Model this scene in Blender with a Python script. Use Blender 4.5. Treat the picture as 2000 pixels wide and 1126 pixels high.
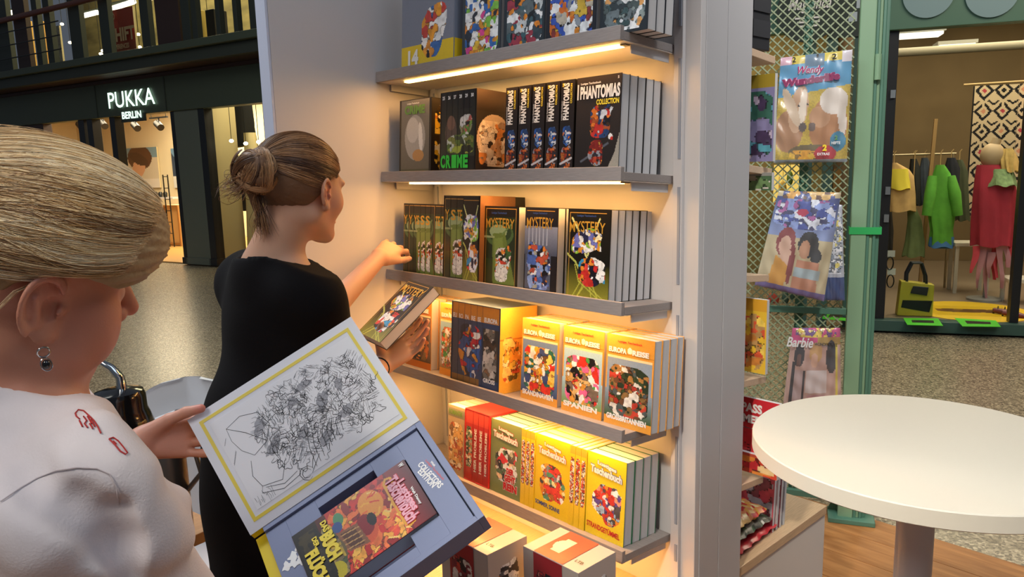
import bpy, bmesh, math, random
import numpy as np
from mathutils import Vector, Matrix
for o in list(bpy.data.objects): bpy.data.objects.remove(o, do_unlink=True)
SC = bpy.context.scene
COL = SC.collection
random.seed(4)
# ---------------------------------------------------------------- camera
CAMP = np.array([1.05354, -1.31173, 1.6])
CR = np.array([.68369021, .7292972, -.02633037]); CU = np.array([-.09956158, .12895683, .98663956]); CF = np.array([-.72294895, .67193432, -.1607765])
FPX = 1474.0
cd = bpy.data.cameras.new('camera'); cam = bpy.data.objects.new('camera', cd); COL.objects.link(cam)
cd.sensor_width = 36; cd.lens = 36 * FPX / 2000; cd.clip_start = .05; cd.clip_end = 200
M = Matrix.Identity(4)
for i in range(3):
    M[i][0] = CR[i]; M[i][1] = CU[i]; M[i][2] = -CF[i]; M[i][3] = CAMP[i]
cam.matrix_world = M
SC.camera = cam
# ---------------------------------------------------------------- light and exposure
SC.view_settings.view_transform = 'Standard'; SC.view_settings.look = 'None'
SC.view_settings.exposure = 0.16; SC.view_settings.gamma = 1.0; SC.view_settings.use_curve_mapping = False
W = bpy.data.worlds.new('hall_light'); SC.world = W; W.use_nodes = True
W.node_tree.nodes['Background'].inputs[0].default_value = (.62, .72, .88, 1)
W.node_tree.nodes['Background'].inputs[1].default_value = .11
def area(name, loc, target, size, sizey, energy, col, spread=None):
    l = bpy.data.lights.new(name, 'AREA'); l.shape = 'RECTANGLE'; l.size = size; l.size_y = sizey
    l.energy = energy; l.color = col
    if spread: l.spread = math.radians(spread)
    o = bpy.data.objects.new(name, l); COL.objects.link(o); o.location = loc
    o.rotation_euler = (Vector(target) - Vector(loc)).to_track_quat('-Z', 'Y').to_euler()
    return o
# glass roof of the hall: cool daylight from above right and behind the camera
area('skylight_daylight', (3.6, -.6, 5.6), (0, 0, 1.0), 3.2, 3.2, 50, (.74, .86, 1.0))
area('skylight_far', (-6.0, -2.0, 6.5), (-5.5, .5, 0), 5, 4, 120, (.95, .93, .85))
area('ceiling_spot_counter', (.9, -2.6, 3.4), (.55, .1, 1.05), .16, .16, 4.2, (1.0, .9, .74), 34)
area('fill_front', (.5, -2.9, 3.5), (-.2, -.4, 1.2), 1.1, 1.1, 30, (1.0, .93, .86))  # added fill from behind the camera, brightens the people and the white shirt
area('fill_magazines', (.9, .1, 3.3), (-.45, 1.75, 1.3), .25, .25, 9, (1.0, .95, .88), 80)  # added fill to brighten the magazine bags and bring out film highlights
area('fill_aisle', (-2.6, -1.2, 4.6), (-1.4, -.6, .6), 1.6, 1.6, 95, (.86, .92, 1.0))  # added fill over the left area, lifts the white shell chairs
# warm ceiling wash over the boutique side of the hall
area('hall_wash_right', (1.2, 4.4, 4.6), (-.6, 4.6, 0), 2.5, 2.5, 95, (1.0, .84, .62))
# ---------------------------------------------------------------- helpers
def px(a, b, t): return CAMP + (CF + CR * (a - 1000) / FPX - CU * (b - 563) / FPX) * t
def ray(a, b): return CF + CR * (a - 1000) / FPX - CU * (b - 563) / FPX
def hitplane(a, b, P0, n):
    d = ray(a, b); n = np.array(n, float); return CAMP + d * (((np.array(P0, float) - CAMP) @ n) / (d @ n))
def lin(c):
    if isinstance(c, str):
        c = [int(c[i:i + 2], 16) / 255 for i in (0, 2, 4)]
    return tuple(x / 12.92 if x <= .04045 else ((x + .055) / 1.055) ** 2.4 for x in c[:3])
MATS = {}
def mat(name, col='808080', rough=.5, metal=0, bump=0, bscale=60, var=0, vscale=8, emit=None, estr=0, trans=0, alpha=1, sss=0, coat=0, vcol=False, aniso=None, spec=None, ior=None):
    if name in MATS: return MATS[name]
    m = bpy.data.materials.new(name); m.use_nodes = True; MATS[name] = m
    nt = m.node_tree; b = nt.nodes['Principled BSDF']
    c = (*lin(col), 1)
    b.inputs['Base Color'].default_value = c; b.inputs['Roughness'].default_value = rough; b.inputs['Metallic'].default_value = metal
    if trans: b.inputs['Transmission Weight'].default_value = trans
    if alpha < 1: b.inputs['Alpha'].default_value = alpha
    if sss:
        b.inputs['Subsurface Weight'].default_value = sss; b.inputs['Subsurface Radius'].default_value = (.004, .0014, .0008); b.inputs['Subsurface Scale'].default_value = 1.0
    if coat: b.inputs['Coat Weight'].default_value = coat; b.inputs['Coat Roughness'].default_value = .08
    if spec is not None: b.inputs['Specular IOR Level'].default_value = spec
    if ior: b.inputs['IOR'].default_value = ior
    if emit: b.inputs['Emission Color'].default_value = (*lin(emit), 1); b.inputs['Emission Strength'].default_value = estr
    tc = None
    def coords(scale, stretch=None):
        t = nt.nodes.new('ShaderNodeTexCoord'); mp = nt.nodes.new('ShaderNodeMapping'); nt.links.new(t.outputs['Object'], mp.inputs[0])
        if stretch: mp.inputs['Scale'].default_value = stretch
        n = nt.nodes.new('ShaderNodeTexNoise'); n.inputs['Scale'].default_value = scale; n.inputs['Detail'].default_value = 4
        nt.links.new(mp.outputs[0], n.inputs['Vector']); return n
    src = None
    if vcol:
        a = nt.nodes.new('ShaderNodeVertexColor'); a.layer_name = 'Col'; src = a.outputs[0]; nt.links.new(src, b.inputs['Base Color'])
    if var:
        n = coords(vscale, aniso); mx = nt.nodes.new('ShaderNodeMixRGB'); mx.blend_type = 'MULTIPLY'; mx.inputs[0].default_value = 1
        rp = nt.nodes.new('ShaderNodeValToRGB'); rp.color_ramp.elements[0].position = .3; rp.color_ramp.elements[1].position = .7
        rp.color_ramp.elements[0].color = (1 - var,) * 3 + (1,); rp.color_ramp.elements[1].color = (1, 1, 1, 1)
        nt.links.new(n.outputs[0], rp.inputs[0])
        if src: nt.links.new(src, mx.inputs[1])
        else: mx.inputs[1].default_value = c
        nt.links.new(rp.outputs[0], mx.inputs[2]); nt.links.new(mx.outputs[0], b.inputs['Base Color'])
    if bump:
        n = coords(bscale, aniso); bp = nt.nodes.new('ShaderNodeBump'); bp.inputs['Strength'].default_value = bump; bp.inputs['Distance'].default_value = .002
        nt.links.new(n.outputs[0], bp.inputs['Height']); nt.links.new(bp.outputs[0], b.inputs['Normal'])
    return m
def tag(o, label=None, cat=None, group=None, kind=None):
    if label: o['label'] = label
    if cat: o['category'] = cat
    if group: o['group'] = group
    if kind: o['kind'] = kind
    return o
def empty(name, loc=(0, 0, 0), rz=0, mw=None):
    o = bpy.data.objects.new(name, None); o.empty_display_size = .05; COL.objects.link(o)
    if mw is not None: o.matrix_world = mw
    else: o.location = loc; o.rotation_euler = (0, 0, rz)
    return o
def frame(o, x, y, z):
    m = Matrix.Identity(4)
    for i in range(3): m[i][0] = x[i]; m[i][1] = y[i]; m[i][2] = z[i]; m[i][3] = o[i]
    return m
class MB:
    def __init__(s): s.v = []; s.f = []; s.c = []; s.sm = []
    def add(s, vs, fs, col=None, smooth=False):
        b = len(s.v); s.v += [tuple(map(float, p)) for p in vs]; s.f += [tuple(b + i for i in f) for f in fs]
        s.c += [col] * len(fs); s.sm += [smooth] * len(fs); return s
    def box(s, a, b, col=None, m=None, taper=None):
        x0, y0, z0 = a; x1, y1, z1 = b
        vs = [(x0, y0, z0), (x1, y0, z0), (x1, y1, z0), (x0, y1, z0), (x0, y0, z1), (x1, y0, z1), (x1, y1, z1), (x0, y1, z1)]
        if m is not None: vs = [m @ Vector(p) for p in vs]
        return s.add(vs, [(0, 3, 2, 1), (4, 5, 6, 7), (0, 1, 5, 4), (1, 2, 6, 5), (2, 3, 7, 6), (3, 0, 4, 7)], col)
    def bar(s, p, q, w, h=None, up=(0, 0, 1), col=None):
        p = Vector(p); q = Vector(q); h = h or w; d = (q - p).normalized(); u = Vector(up)
        if abs(d.dot(u)) > .98: u = Vector((0, 1, 0))
        r = d.cross(u).normalized(); u = r.cross(d)
        vs = [e + r * a * w / 2 + u * b * h / 2 for e in (p, q) for a, b in ((-1, -1), (1, -1), (1, 1), (-1, 1))]
        return s.add(vs, [(0, 1, 2, 3), (7, 6, 5, 4), (0, 4, 5, 1), (1, 5, 6, 2), (2, 6, 7, 3), (3, 7, 4, 0)], col)
    def tube(s, pts, r, n=10, cap=True, col=None, closed=False):
        pts = [Vector(p) for p in pts]; k = len(pts); rr = r if isinstance(r, (list, tuple)) else [r] * k
        vs = []; prev = None
        for i, p in enumerate(pts):
            if closed: d = pts[(i + 1) % k] - pts[i - 1]
            else: d = pts[min(i + 1, k - 1)] - pts[max(i - 1, 0)]
            d.normalize()
            if prev is None:
                a = Vector((0, 0, 1)) if abs(d.z) < .9 else Vector((1, 0, 0)); x = d.cross(a).normalized()
            else: x = (prev - d * prev.dot(d)).normalized()
            prev = x; y = d.cross(x)
            vs += [p + (x * math.cos(2 * math.pi * j / n) + y * math.sin(2 * math.pi * j / n)) * rr[i] for j in range(n)]
        fs = []
        for i in range(k if closed else k - 1):
            i2 = (i + 1) % k
            for j in range(n): fs.append((i * n + j, i2 * n + j, i2 * n + (j + 1) % n, i * n + (j + 1) % n))
        if cap and not closed: fs += [tuple(range(n)), tuple((k - 1) * n + n - 1 - j for j in range(n))]
        return s.add(vs, fs, col, True)
    def lathe(s, prof, c=(0, 0, 0), n=32, col=None, smooth=True):
        vs = []; fs = []; k = len(prof)
        for r, z in prof: vs += [(c[0] + r * math.cos(2 * math.pi * j / n), c[1] + r * math.sin(2 * math.pi * j / n), c[2] + z) for j in range(n)]
        for i in range(k - 1):
            for j in range(n): fs.append((i * n + j, i * n + (j + 1) % n, (i + 1) * n + (j + 1) % n, (i + 1) * n + j))
        if prof[0][0] > 1e-5: fs.append(tuple(range(n - 1, -1, -1)))
        if prof[-1][0] > 1e-5: fs.append(tuple((k - 1) * n + j for j in range(n)))
        return s.add(vs, fs, col, smooth)
    def prism(s, poly, h0, h1, m=None, col=None):   # polygon in local x,z extruded along y
        n = len(poly); vs = [(x, h0, z) for x, z in poly] + [(x, h1, z) for x, z in poly]
        if m is not None: vs = [m @ Vector(p) for p in vs]
        return s.add(vs, [tuple(range(n)), tuple(2 * n - 1 - i for i in range(n))] + [(i, n + i, n + (i + 1) % n, (i + 1) % n) for i in range(n)], col)
    def ellipsoid(s, c, r, n=16, k=10, m=None, col=None):
        vs = []; fs = []
        for i in range(k + 1):
            th = math.pi * i / k
            for j in range(n):
                ph = 2 * math.pi * j / n; p = Vector((r[0] * math.sin(th) * math.cos(ph), r[1] * math.sin(th) * math.sin(ph), r[2] * math.cos(th)))
                if m is not None: p = m @ p
                vs.append(p + Vector(c))
        for i in range(k):
            for j in range(n): fs.append((i * n + j, (i + 1) * n + j, (i + 1) * n + (j + 1) % n, i * n + (j + 1) % n))
        return s.add(vs, fs, col, True)
    def build(s, name, m, parent=None, bevel=0, mw=None, smooth=None):
        me = bpy.data.meshes.new(name); me.from_pydata(s.v, [], s.f); me.validate(clean_customdata=False)
        bm = bmesh.new(); bm.from_mesh(me); bmesh.ops.recalc_face_normals(bm, faces=bm.faces); bm.to_mesh(me); bm.free()
        if len(me.polygons) == len(s.sm): me.polygons.foreach_set('use_smooth', s.sm if smooth is None else [smooth] * len(s.sm))
        if any(c is not None for c in s.c):
            a = me.color_attributes.new('Col', 'FLOAT_COLOR', 'CORNER'); arr = []
            for p, c in zip(me.polygons, s.c): arr += [*lin(c or '808080'), 1] * p.loop_total
            a.data.foreach_set('color', arr)
        if any(s.sm) and not all(s.sm): pass
        me.materials.append(m)
        o = bpy.data.objects.new(name, me); COL.objects.link(o)
        if parent: o.parent = parent
        if mw is not None: o.matrix_world = mw
        if any(s.sm) and smooth is None:
            b = o.modifiers.new('split', 'EDGE_SPLIT'); b.split_angle = math.radians(42)
        if bevel:
            b = o.modifiers.new('bevel', 'BEVEL'); b.width = bevel; b.segments = 2; b.limit_method = 'ANGLE'
        return o
def kids(o): return [c for c in bpy.data.objects if c.parent == o]
def copy_tree(o, parent=None, mw=None):
    c = o.copy(); COL.objects.link(c); c.parent = parent
    if mw is not None: c.matrix_world = mw
    for ch in list(CH.get(o.name, kids(o))):
        copy_tree(ch, c)
    return c
CH = {}
# ---------------------------------------------------------------- lettering
TCACHE = {}
def text_mesh(s, bold=0, shear=0):
    k = (s, bold, shear)
    if k in TCACHE: return TCACHE[k]
    cu = bpy.data.curves.new('lettering', 'FONT'); cu.body = s; cu.size = 1; cu.offset = bold; cu.resolution_u = 3; cu.extrude = 0; cu.shear = shear; cu.align_x = 'LEFT'
    ob = bpy.data.objects.new('lettering', cu); COL.objects.link(ob); bpy.context.view_layer.update()
    me = bpy.data.meshes.new_from_object(ob.evaluated_get(bpy.context.evaluated_depsgraph_get()))
    n = len(me.vertices); co = np.empty(n * 3); me.vertices.foreach_get('co', co); co = co.reshape(-1, 3)
    fs = [tuple(p.vertices) for p in me.polygons]
    bpy.data.objects.remove(ob)
    if n:
        lo = co.min(0); hi = co.max(0); co = (co - lo) / np.maximum(hi - lo, 1e-6)
    TCACHE[k] = (co, fs); return TCACHE[k]
def text(name, s, x, z, w, h, y, m, parent, bold=.02, rot=0, arch=0, shear=0, mw=None, slope=0):
    """lettering on a local x,z plane, facing -y; x,z = lower left corner, w,h = size; rot in degrees about the lower left corner"""
    co, fs = text_mesh(s, bold, shear)
    X = co[:, 0] * w; Z = co[:, 1] * h + arch * (1 - (2 * co[:, 0] - 1) ** 2) + slope * co[:, 0]
    a = math.radians(rot); X, Z = X * math.cos(a) - Z * math.sin(a), X * math.sin(a) + Z * math.cos(a)
    b = MB(); b.add([(x + p, y, z + q) for p, q in zip(X, Z)], fs)
    me = bpy.data.meshes.new(name); me.from_pydata(b.v, [], b.f); me.materials.append(m)
    o = bpy.data.objects.new(name, me); COL.objects.link(o)
    if parent: o.parent = parent
    if mw is not None: o.matrix_world = mw
    return o
# ---------------------------------------------------------------- printed art: painted into a fine grid of coloured facets
class Art:
    def __init__(s, w, h, cell=.002, bg='808080'):
        s.w, s.h = w, h; s.nx = max(4, int(w / cell)); s.nz = max(4, int(h / cell))
        x = (np.arange(s.nx) + .5) / s.nx; z = (np.arange(s.nz) + .5) / s.nz
        s.X, s.Z = np.meshgrid(x, z, indexing='ij'); s.A = np.empty((s.nx, s.nz, 3)); s.A[:] = lin(bg)
        s.asp = w / h
    def mask(s, m, c, a=1):
        c = np.array(lin(c)); s.A[m] = s.A[m] * (1 - a) + c * a; return s
    def rect(s, x0, z0, x1, z1, c, a=1): return s.mask((s.X >= x0) & (s.X <= x1) & (s.Z >= z0) & (s.Z <= z1), c, a)
    def grad(s, z0, z1, c0, c1):
        k = np.clip((s.Z - z0) / (z1 - z0), 0, 1)[..., None]; m = (s.Z >= min(z0, z1)) & (s.Z <= max(z0, z1))
        g = np.array(lin(c0)) * (1 - k) + np.array(lin(c1)) * k; s.A[m] = g[m]; return s
    def ell(s, x, z, rx, rz, c, rot=0, a=1, edge=None):
        dx = (s.X - x); dz = (s.Z - z) / s.asp; cr, sr = math.cos(rot), math.sin(rot)
        u = (dx * cr + dz * sr) / rx; v = (-dx * sr + dz * cr) / (rz / s.asp); q = u * u + v * v
        if edge: s.mask(q < 1.35, edge, .8)
        return s.mask(q < 1, c, a)
    def poly(s, pts, c, a=1):
        ins = np.zeros(s.X.shape, bool); n = len(pts)
        for i in range(n):
            x0, z0 = pts[i]; x1, z1 = pts[(i + 1) % n]
            if z0 == z1: continue
            cr = ((s.Z > z0) != (s.Z > z1)) & (s.X < (x1 - x0) * (s.Z - z0) / (z1 - z0) + x0); ins ^= cr
        return s.mask(ins, c, a)
    def line(s, pts, wd, c, a=1):
        for (x0, z0), (x1, z1) in zip(pts[:-1], pts[1:]):
            dx, dz = (x1 - x0), (z1 - z0) / s.asp; L = dx * dx + dz * dz + 1e-9
            t = np.clip(((s.X - x0) * dx + (s.Z - z0) / s.asp * dz) / L, 0, 1)
            d = np.hypot(s.X - x0 - t * dx, (s.Z - z0) / s.asp - t * dz); s.mask(d < wd, c, a)
        return s
    def vn(s, cells, seed, asp=1):
        """smooth random field, about `cells` features across"""
        R = np.random.RandomState(seed); cz = max(2, int(cells / s.asp) + 2); g = R.rand(cells + 3, cz + 3); u = s.X * cells; v = s.Z * cz
        i, j = u.astype(int), v.astype(int); fu, fv = u - i, v - j; fu = fu * fu * (3 - 2 * fu); fv = fv * fv * (3 - 2 * fv)
        return (g[i, j] * (1 - fu) + g[i + 1, j] * fu) * (1 - fv) + (g[i, j + 1] * (1 - fu) + g[i + 1, j + 1] * fu) * fv
    def motley(s, x0, z0, x1, z1, pal, n, seed, r=.09, edge='181414'):
        """comic-like clutter: irregular outlined colour patches without any figure"""
        cells = max(4, int(.66 / max(r, .07))); F = []
        for i, c in enumerate(pal):
            f = .62 * s.vn(cells, seed * 31 + i) + .38 * s.vn(cells * 2 + 1, seed * 57 + i * 3); F.append(f + (.05 if i < 2 else 0))
        F = np.stack(F); o = np.argsort(F, axis=0); top = o[-1]; gap = np.take_along_axis(F, o[-1:], 0)[0] - np.take_along_axis(F, o[-2:-1], 0)[0]
        cx, cz, hx, hz = (x0 + x1) / 2, (z0 + z1) / 2, (x1 - x0) / 2, (z1 - z0) / 2
        q = (np.abs((s.X - cx) / hx) ** 3 + np.abs((s.Z - cz) / hz) ** 3) * .8 + 1.3 * (s.vn(cells // 2 + 2, seed + 5) - .5) * (.35 if hx > .36 else 1); reg = (q < (1.25 if hx > .36 else .9)) & (s.X >= x0 - .02) & (s.X <= x1 + .02) & (s.Z >= z0 - .02) & (s.Z <= z1 + .02)
        C = np.array([lin(c) for c in pal])[top]; sh = (.78 + .5 * s.vn(cells * 3, seed + 8))[..., None]; C = C * np.clip(sh, .6, 1.15)
        s.A[reg] = C[reg]; ol = reg & ((gap < .02) & (s.vn(cells, seed + 77) > .35)); s.A[ol] = s.A[ol] * .25 + np.array(lin(edge)) * .75
        return s
    def noise(s, amt, seed=0):
        s.A *= 1 + amt * (np.random.RandomState(seed).rand(s.nx, s.nz, 1) - .5); return s
    def mesh(s, name):
        xs = np.linspace(0, s.w, s.nx + 1); zs = np.linspace(0, s.h, s.nz + 1); X, Z = np.meshgrid(xs, zs, indexing='ij')
        co = np.stack([X, 0 * X, Z], -1).reshape(-1, 3); i, k = np.meshgrid(np.arange(s.nx), np.arange(s.nz), indexing='ij')
        b = (i * (s.nz + 1) + k).ravel(); f = np.stack([b, b + s.nz + 1, b + s.nz + 2, b + 1], 1)
        me = bpy.data.meshes.new(name); me.vertices.add(len(co)); me.vertices.foreach_set('co', co.ravel())
        me.loops.add(f.size); me.loops.foreach_set('vertex_index', f.ravel().astype(np.int32)); me.polygons.add(len(f))
        me.polygons.foreach_set('loop_start', np.arange(0, f.size, 4, dtype=np.int32)); me.update(calc_edges=True)
        a = me.color_attributes.new('Col', 'FLOAT_COLOR', 'CORNER')
        c = np.concatenate([np.clip(s.A.reshape(-1, 3), 0, 1), np.ones((len(f), 1))], 1); a.data.foreach_set('color', np.repeat(c, 4, 0).ravel().astype(np.float32))
        me.materials.append(PRINT); return me
    def put(s, name, parent, x, y, z, rz=0):
        o = bpy.data.objects.new(name, s.mesh(name)); COL.objects.link(o); o.parent = parent; o.location = (x, y, z); o.rotation_euler = (0, 0, rz); return o
PRINT = mat('printed_cover', vcol=True, rough=.32, coat=.15)
def smat(n, c, **k): return mat(n, c, **k)
WHITEP = mat('white_melamine', 'c4c2c4', .45, bump=.05, bscale=200)
GREYLAM = mat('grey_wood_laminate', '9a9290', .55, var=.22, vscale=30, aniso=(1, 14, 14), bump=.1, bscale=60)
OAK = mat('light_oak_laminate', 'cdb08e', .5, var=.22, vscale=22, aniso=(14, 1, 14))
INKW = mat('white_ink', 'ececea', .5); INKY = mat('yellow_ink', 'f2d838', .5); INKK = mat('black_ink', '141416', .5); INKR = mat('red_ink', 'c8202c', .5)
INKG = mat('green_ink', '38d040', .5); GOLD = mat('gold_ink', 'd8a840', .4, metal=.3); INKB = mat('blue_ink', '2b4a92', .5); INKGD = mat('dark_green_ink', '6c9a4c', .5)
PAPER = mat('page_edges', 'cfcfd2', .9, var=.10, vscale=400, aniso=(1, 30, .05))
BLACKC = mat('black_cover', '1b1917', .35)
# ================================================================ THE BOOTH
TI = .0744; CT, ST = math.cos(TI), math.sin(TI)
SZ = {1: 1.8576, 2: 1.5605, 3: 1.2584, 4: .9584, 5: .6576}
def SF(i, x=0, y=0, z=0):
    return frame((0, 0, SZ[i]), (1, 0, 0), (0, CT, -ST), (0, ST, CT)) @ Matrix.Translation((x, y, z))
XL, XR, YW = -.94, .07, .2      # wing wall, right end of the wall, front of the back panel
# floors
def terrazzo():
    m = mat('speckled_terrazzo', '6f6a5c', .27); nt = m.node_tree; b = nt.nodes['Principled BSDF']
    t = nt.nodes.new('ShaderNodeTexCoord'); v = nt.nodes.new('ShaderNodeTexVoronoi'); v.inputs['Scale'].default_value = 95
    r = nt.nodes.new('ShaderNodeValToRGB'); e = r.color_ramp.elements
    e[0].position = 0; e[0].color = (*lin('544c40'), 1); e[1].position = 1; e[1].color = (*lin('c0b296'), 1)
    for p, c in ((.3, '756b58'), (.55, '8a7e68'), (.8, 'a0947c')):
        q = e.new(p); q.color = (*lin(c), 1)
    s = nt.nodes.new('ShaderNodeSeparateColor'); nt.links.new(t.outputs['Object'], v.inputs['Vector']); nt.links.new(v.outputs['Color'], s.inputs[0]); nt.links.new(s.outputs[0], r.inputs[0])
    nt.links.new(r.outputs[0], b.inputs['Base Color']); return m
def planks():
    m = mat('warm_plank_floor', 'a9703f', .42); nt = m.node_tree; b = nt.nodes['Principled BSDF']
    t = nt.nodes.new('ShaderNodeTexCoord'); mp = nt.nodes.new('ShaderNodeMapping'); mp.inputs['Scale'].default_value = (1.2, 9, 9)
    n = nt.nodes.new('ShaderNodeTexNoise'); n.inputs['Scale'].default_value = 2.2; n.inputs['Detail'].default_value = 6; n.inputs['Distortion'].default_value = .6
    r = nt.nodes.new('ShaderNodeValToRGB'); e = r.color_ramp.elements; e[0].position = .3; e[0].color = (*lin('8a5428'), 1); e[1].position = .7; e[1].color = (*lin('c48a52'), 1)
    nt.links.new(t.outputs['Object'], mp.inputs[0]); nt.links.new(mp.outputs[0], n.inputs[0]); nt.links.new(n.outputs[0], r.inputs[0]); nt.links.new(r.outputs[0], b.inputs['Base Color']); return m
fl = MB().box((-26, -8, -.12), (8, 16, -.02)).build('floor', terrazzo()); tag(fl, kind='structure')
bf = tag(empty('platform'), kind='structure'); bf.name = 'floor_booth'
pm = planks()
PBO = []
# raised plank floor of the booth, boards side by side
first = None
for k in range(23):
    y0 = -2.6 + k * .2
    if first is None:
        first = MB().box((-1.9, 0, -.019), (2.2, .197, 0)).build('plank', pm, bf, bevel=.001); first.location = (0, y0, 0); o = first
    else:
        o = first.copy(); COL.objects.link(o); o.parent = bf; o.location = (0, y0, 0)
# walls of the booth
def structure(name, mb, m, bevel=.0015): return tag(mb.build(name, m, bevel=bevel), kind='structure')
structure('wall_left', MB().box((XL - .055, -.33, 0), (XL, .26, 2.75)), WHITEP)
structure('wall_back', MB().box((XL, YW, .0), (XR - .001, YW + .02, 2.75)), mat('booth_back_panel', 'c6c4c6', .45))
structure('wall_right', MB().box((XR - .05, YW + .0205, 0), (XR, .309, 2.75)), mat('booth_side_panel', 'b6b6ba', .45))
structure('wall_far', MB().box((XR - .05, .3105, 0), (XR, .42, 2.75)).box((XL, .39, 0), (XR - .0501, .42, 2.75)), mat('booth_side_panel', 'b6b6ba', .45))
structure('trim_1', MB().box((XL - .057, -.338, 0), (XL + .001, -.3305, 2.75)), mat('blue_white_edging', 'c3cbe0', .4), .001)
# slotted upright on the back panel
SLOT = mat('slot_shadow_groove', '8d93a0', .6)
for X0, lab in ((.005, 'right'), (-.915, 'left')):
    up = empty('slotted_upright', (X0, YW, 0)); tag(up, 'white slotted upright with rows of bracket slots at the %s end of the shelves' % lab, 'upright', 'slotted uprights')
    MB().box((0, -.012, .52), (.024, -.0005, 2.7)).build('rail', WHITEP, up, bevel=.001)
    for z0, z1 in ((.60, .645), (.70, .93), (1.0, 1.235), (1.31, 1.54), (1.605, 1.83), (1.9, 2.12)):
        MB().box((.014, -.0145, z0), (.021, -.0122, z1)).build('slot_cover', SLOT, up)
# base cabinets
def cabinet(label, x0, x1, y0, y1, h, name='base_cabinet'):
    r = empty(name, (x0, y0, 0)); tag(r, label, 'cabinet')
    w, d = x1 - x0, y1 - y0
    MB().box((.004, .004, 0), (w - .004, d, h - .0285)).build('body', mat('cabinet_white', 'd2cfca', .5), r, bevel=.0015)
    MB().box((0, 0, h - .028), (w, d, h)).build('top', OAK, r, bevel=.0015)
    return r
b1 = cabinet('white base cabinet with light oak top under the lit book shelves', XL + .001, XR, -.32, YW - .001, .5)
for k in range(2):
    MB().box((.01 + k * .5, -.016, .03), (.505 + k * .5, -.001, .465)).build('door', mat('cabinet_white', 'd2cfca', .5), b1, bevel=.0015)
cabinet('white base cabinet with pale oak top behind the booth wall under the magazine bags', XL + .001, XR - .005, .421, .957, .5)
# shelves
LED = mat('warm_led_diffuser', 'fff1c8', .4, emit='ffcf70', estr=11)
EDGEK = mat('led_end_cap', '8a7c66', .5)
def shelf(i, label):
    r = empty('wall_shelf', mw=SF(i)); tag(r, label, 'shelf', 'tilted wall shelves')
    MB().box((-.938, .0122, .0018), (0, .196, .02)).build('board', GREYLAM, r, bevel=.001)
    MB().box((-.937, .0125, 0), (-.001, .1955, .0016)).build('underside_panel', mat('pale_underside', 'd6cfc6', .5), r)
    MB().box((-.938, 0, 0), (0, .012, .031)).build('front_lip', GREYLAM, r, bevel=.001)
    MB().box((-.84, .036, -.005), (-.03, .052, -.0002)).build('led_strip', LED, r)
    MB().box((-.0297, .036, -.0035), (-.014, .052, -.0002)).build('led_end_cap', EDGEK, r)
    for X in (-.93, -.012): MB().box((X, .05, -.02), (X + .003, .19, -.0003)).build('bracket', WHITEP, r)
    l = bpy.data.lights.new('shelf_led', 'AREA'); l.shape = 'RECTANGLE'; l.size = .80; l.size_y = .014; l.energy = LEDW; l.color = (1.0, .47, .13)
    o = bpy.data.objects.new('shelf_led', l); COL.objects.link(o); o.parent = r; o.location = (-.435, .044, -.006)
    return r
LEDW = 3.0
for i, lab in ((1, 'top grey wood shelf with a long glowing LED strip under it'), (2, 'second grey wood shelf from the top, at eye level'), (3, 'middle grey wood shelf carrying the dark gold-lettered books'),
               (4, 'fourth shelf from the top carrying the orange travel books'), (5, 'lowest grey wood shelf carrying the yellow pocket books')): shelf(i, lab)
# ---------------------------------------------------------------- books
def cover_texts(o, texts, y=0):
    for k, t in enumerate(texts):
        s, x, z, w, h, m = t[:6]; kw = dict(t[6]) if len(t) > 6 else {}
        out = kw.pop('out', None)
        if out: text('lettering_outline', s, x - .0012, z - .0012, w + .0024, h + .0024, y - .0006, out, o, bold=kw.get('bold', .03) + .035, rot=kw.get('rot', 0), arch=kw.get('arch', 0), shear=kw.get('shear', 0), slope=kw.get('slope', 0))
        kw.setdefault('bold', .03)
        text('lettering', s, x, z, w, h, y - .0011, m, o, **kw)
def book(mw, w, t, h, cm, label, group, art=None, texts=(), name='paperback', spine_art=None, facing='front'):
    """facing front: cover towards -y, spine at x=0. facing spine: spine towards -y, w = depth, t = thickness along x"""
    r = empty(name, mw=mw); tag(r, label, 'book', group)
    if facing == 'front':
        MB().box((.0012, .001, .0015), (w - .0015, t - .001, h - .0015)).build('page_block', PAPER, r)
        c = MB().box((0, 0, 0), (w, .0008, h)).box((0, t - .0008, 0), (w, t, h)).box((0, .0008, 0), (.0011, t - .0008, h)).build('cover', cm, r)
        if art is not None: art.put('front_print', r, .0004, -.0003, .0004)
    else:
        MB().box((.001, .0012, .0015), (t - .001, w - .0015, h - .0015)).build('page_block', PAPER, r)
        MB().box((0, 0, 0), (.0008, w, h)).box((t - .0008, 0, 0), (t, w, h)).box((.0008, 0, 0), (t - .0008, .0011, h)).build('cover', cm, r)
        if art is not None: art.put('spine_print', r, .0004, -.0003, .0004)
    cover_texts(r, texts, -.0005)
    return r
def row_behind(first, n, t, name, group, where):
    """books queued behind a face-out book: each one a thing with cover and page block"""
    ords = ['second', 'third', 'fourth', 'fifth', 'sixth', 'seventh']
    for k in range(1, n):
        c = first.copy(); COL.objects.link(c); c.matrix_world = first.matrix_world @ Matrix.Translation((random.uniform(-.0015, .0015), k * t, 0))
        c['label'] = '%s paperback in the row %s, page edges showing' % (ords[k - 1], where); c['group'] = group
        for ch in first.children:
            if ch.name.split('.')[0] in ('page_block', 'cover'):
                d = ch.copy(); COL.objects.link(d); d.parent = c
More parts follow.
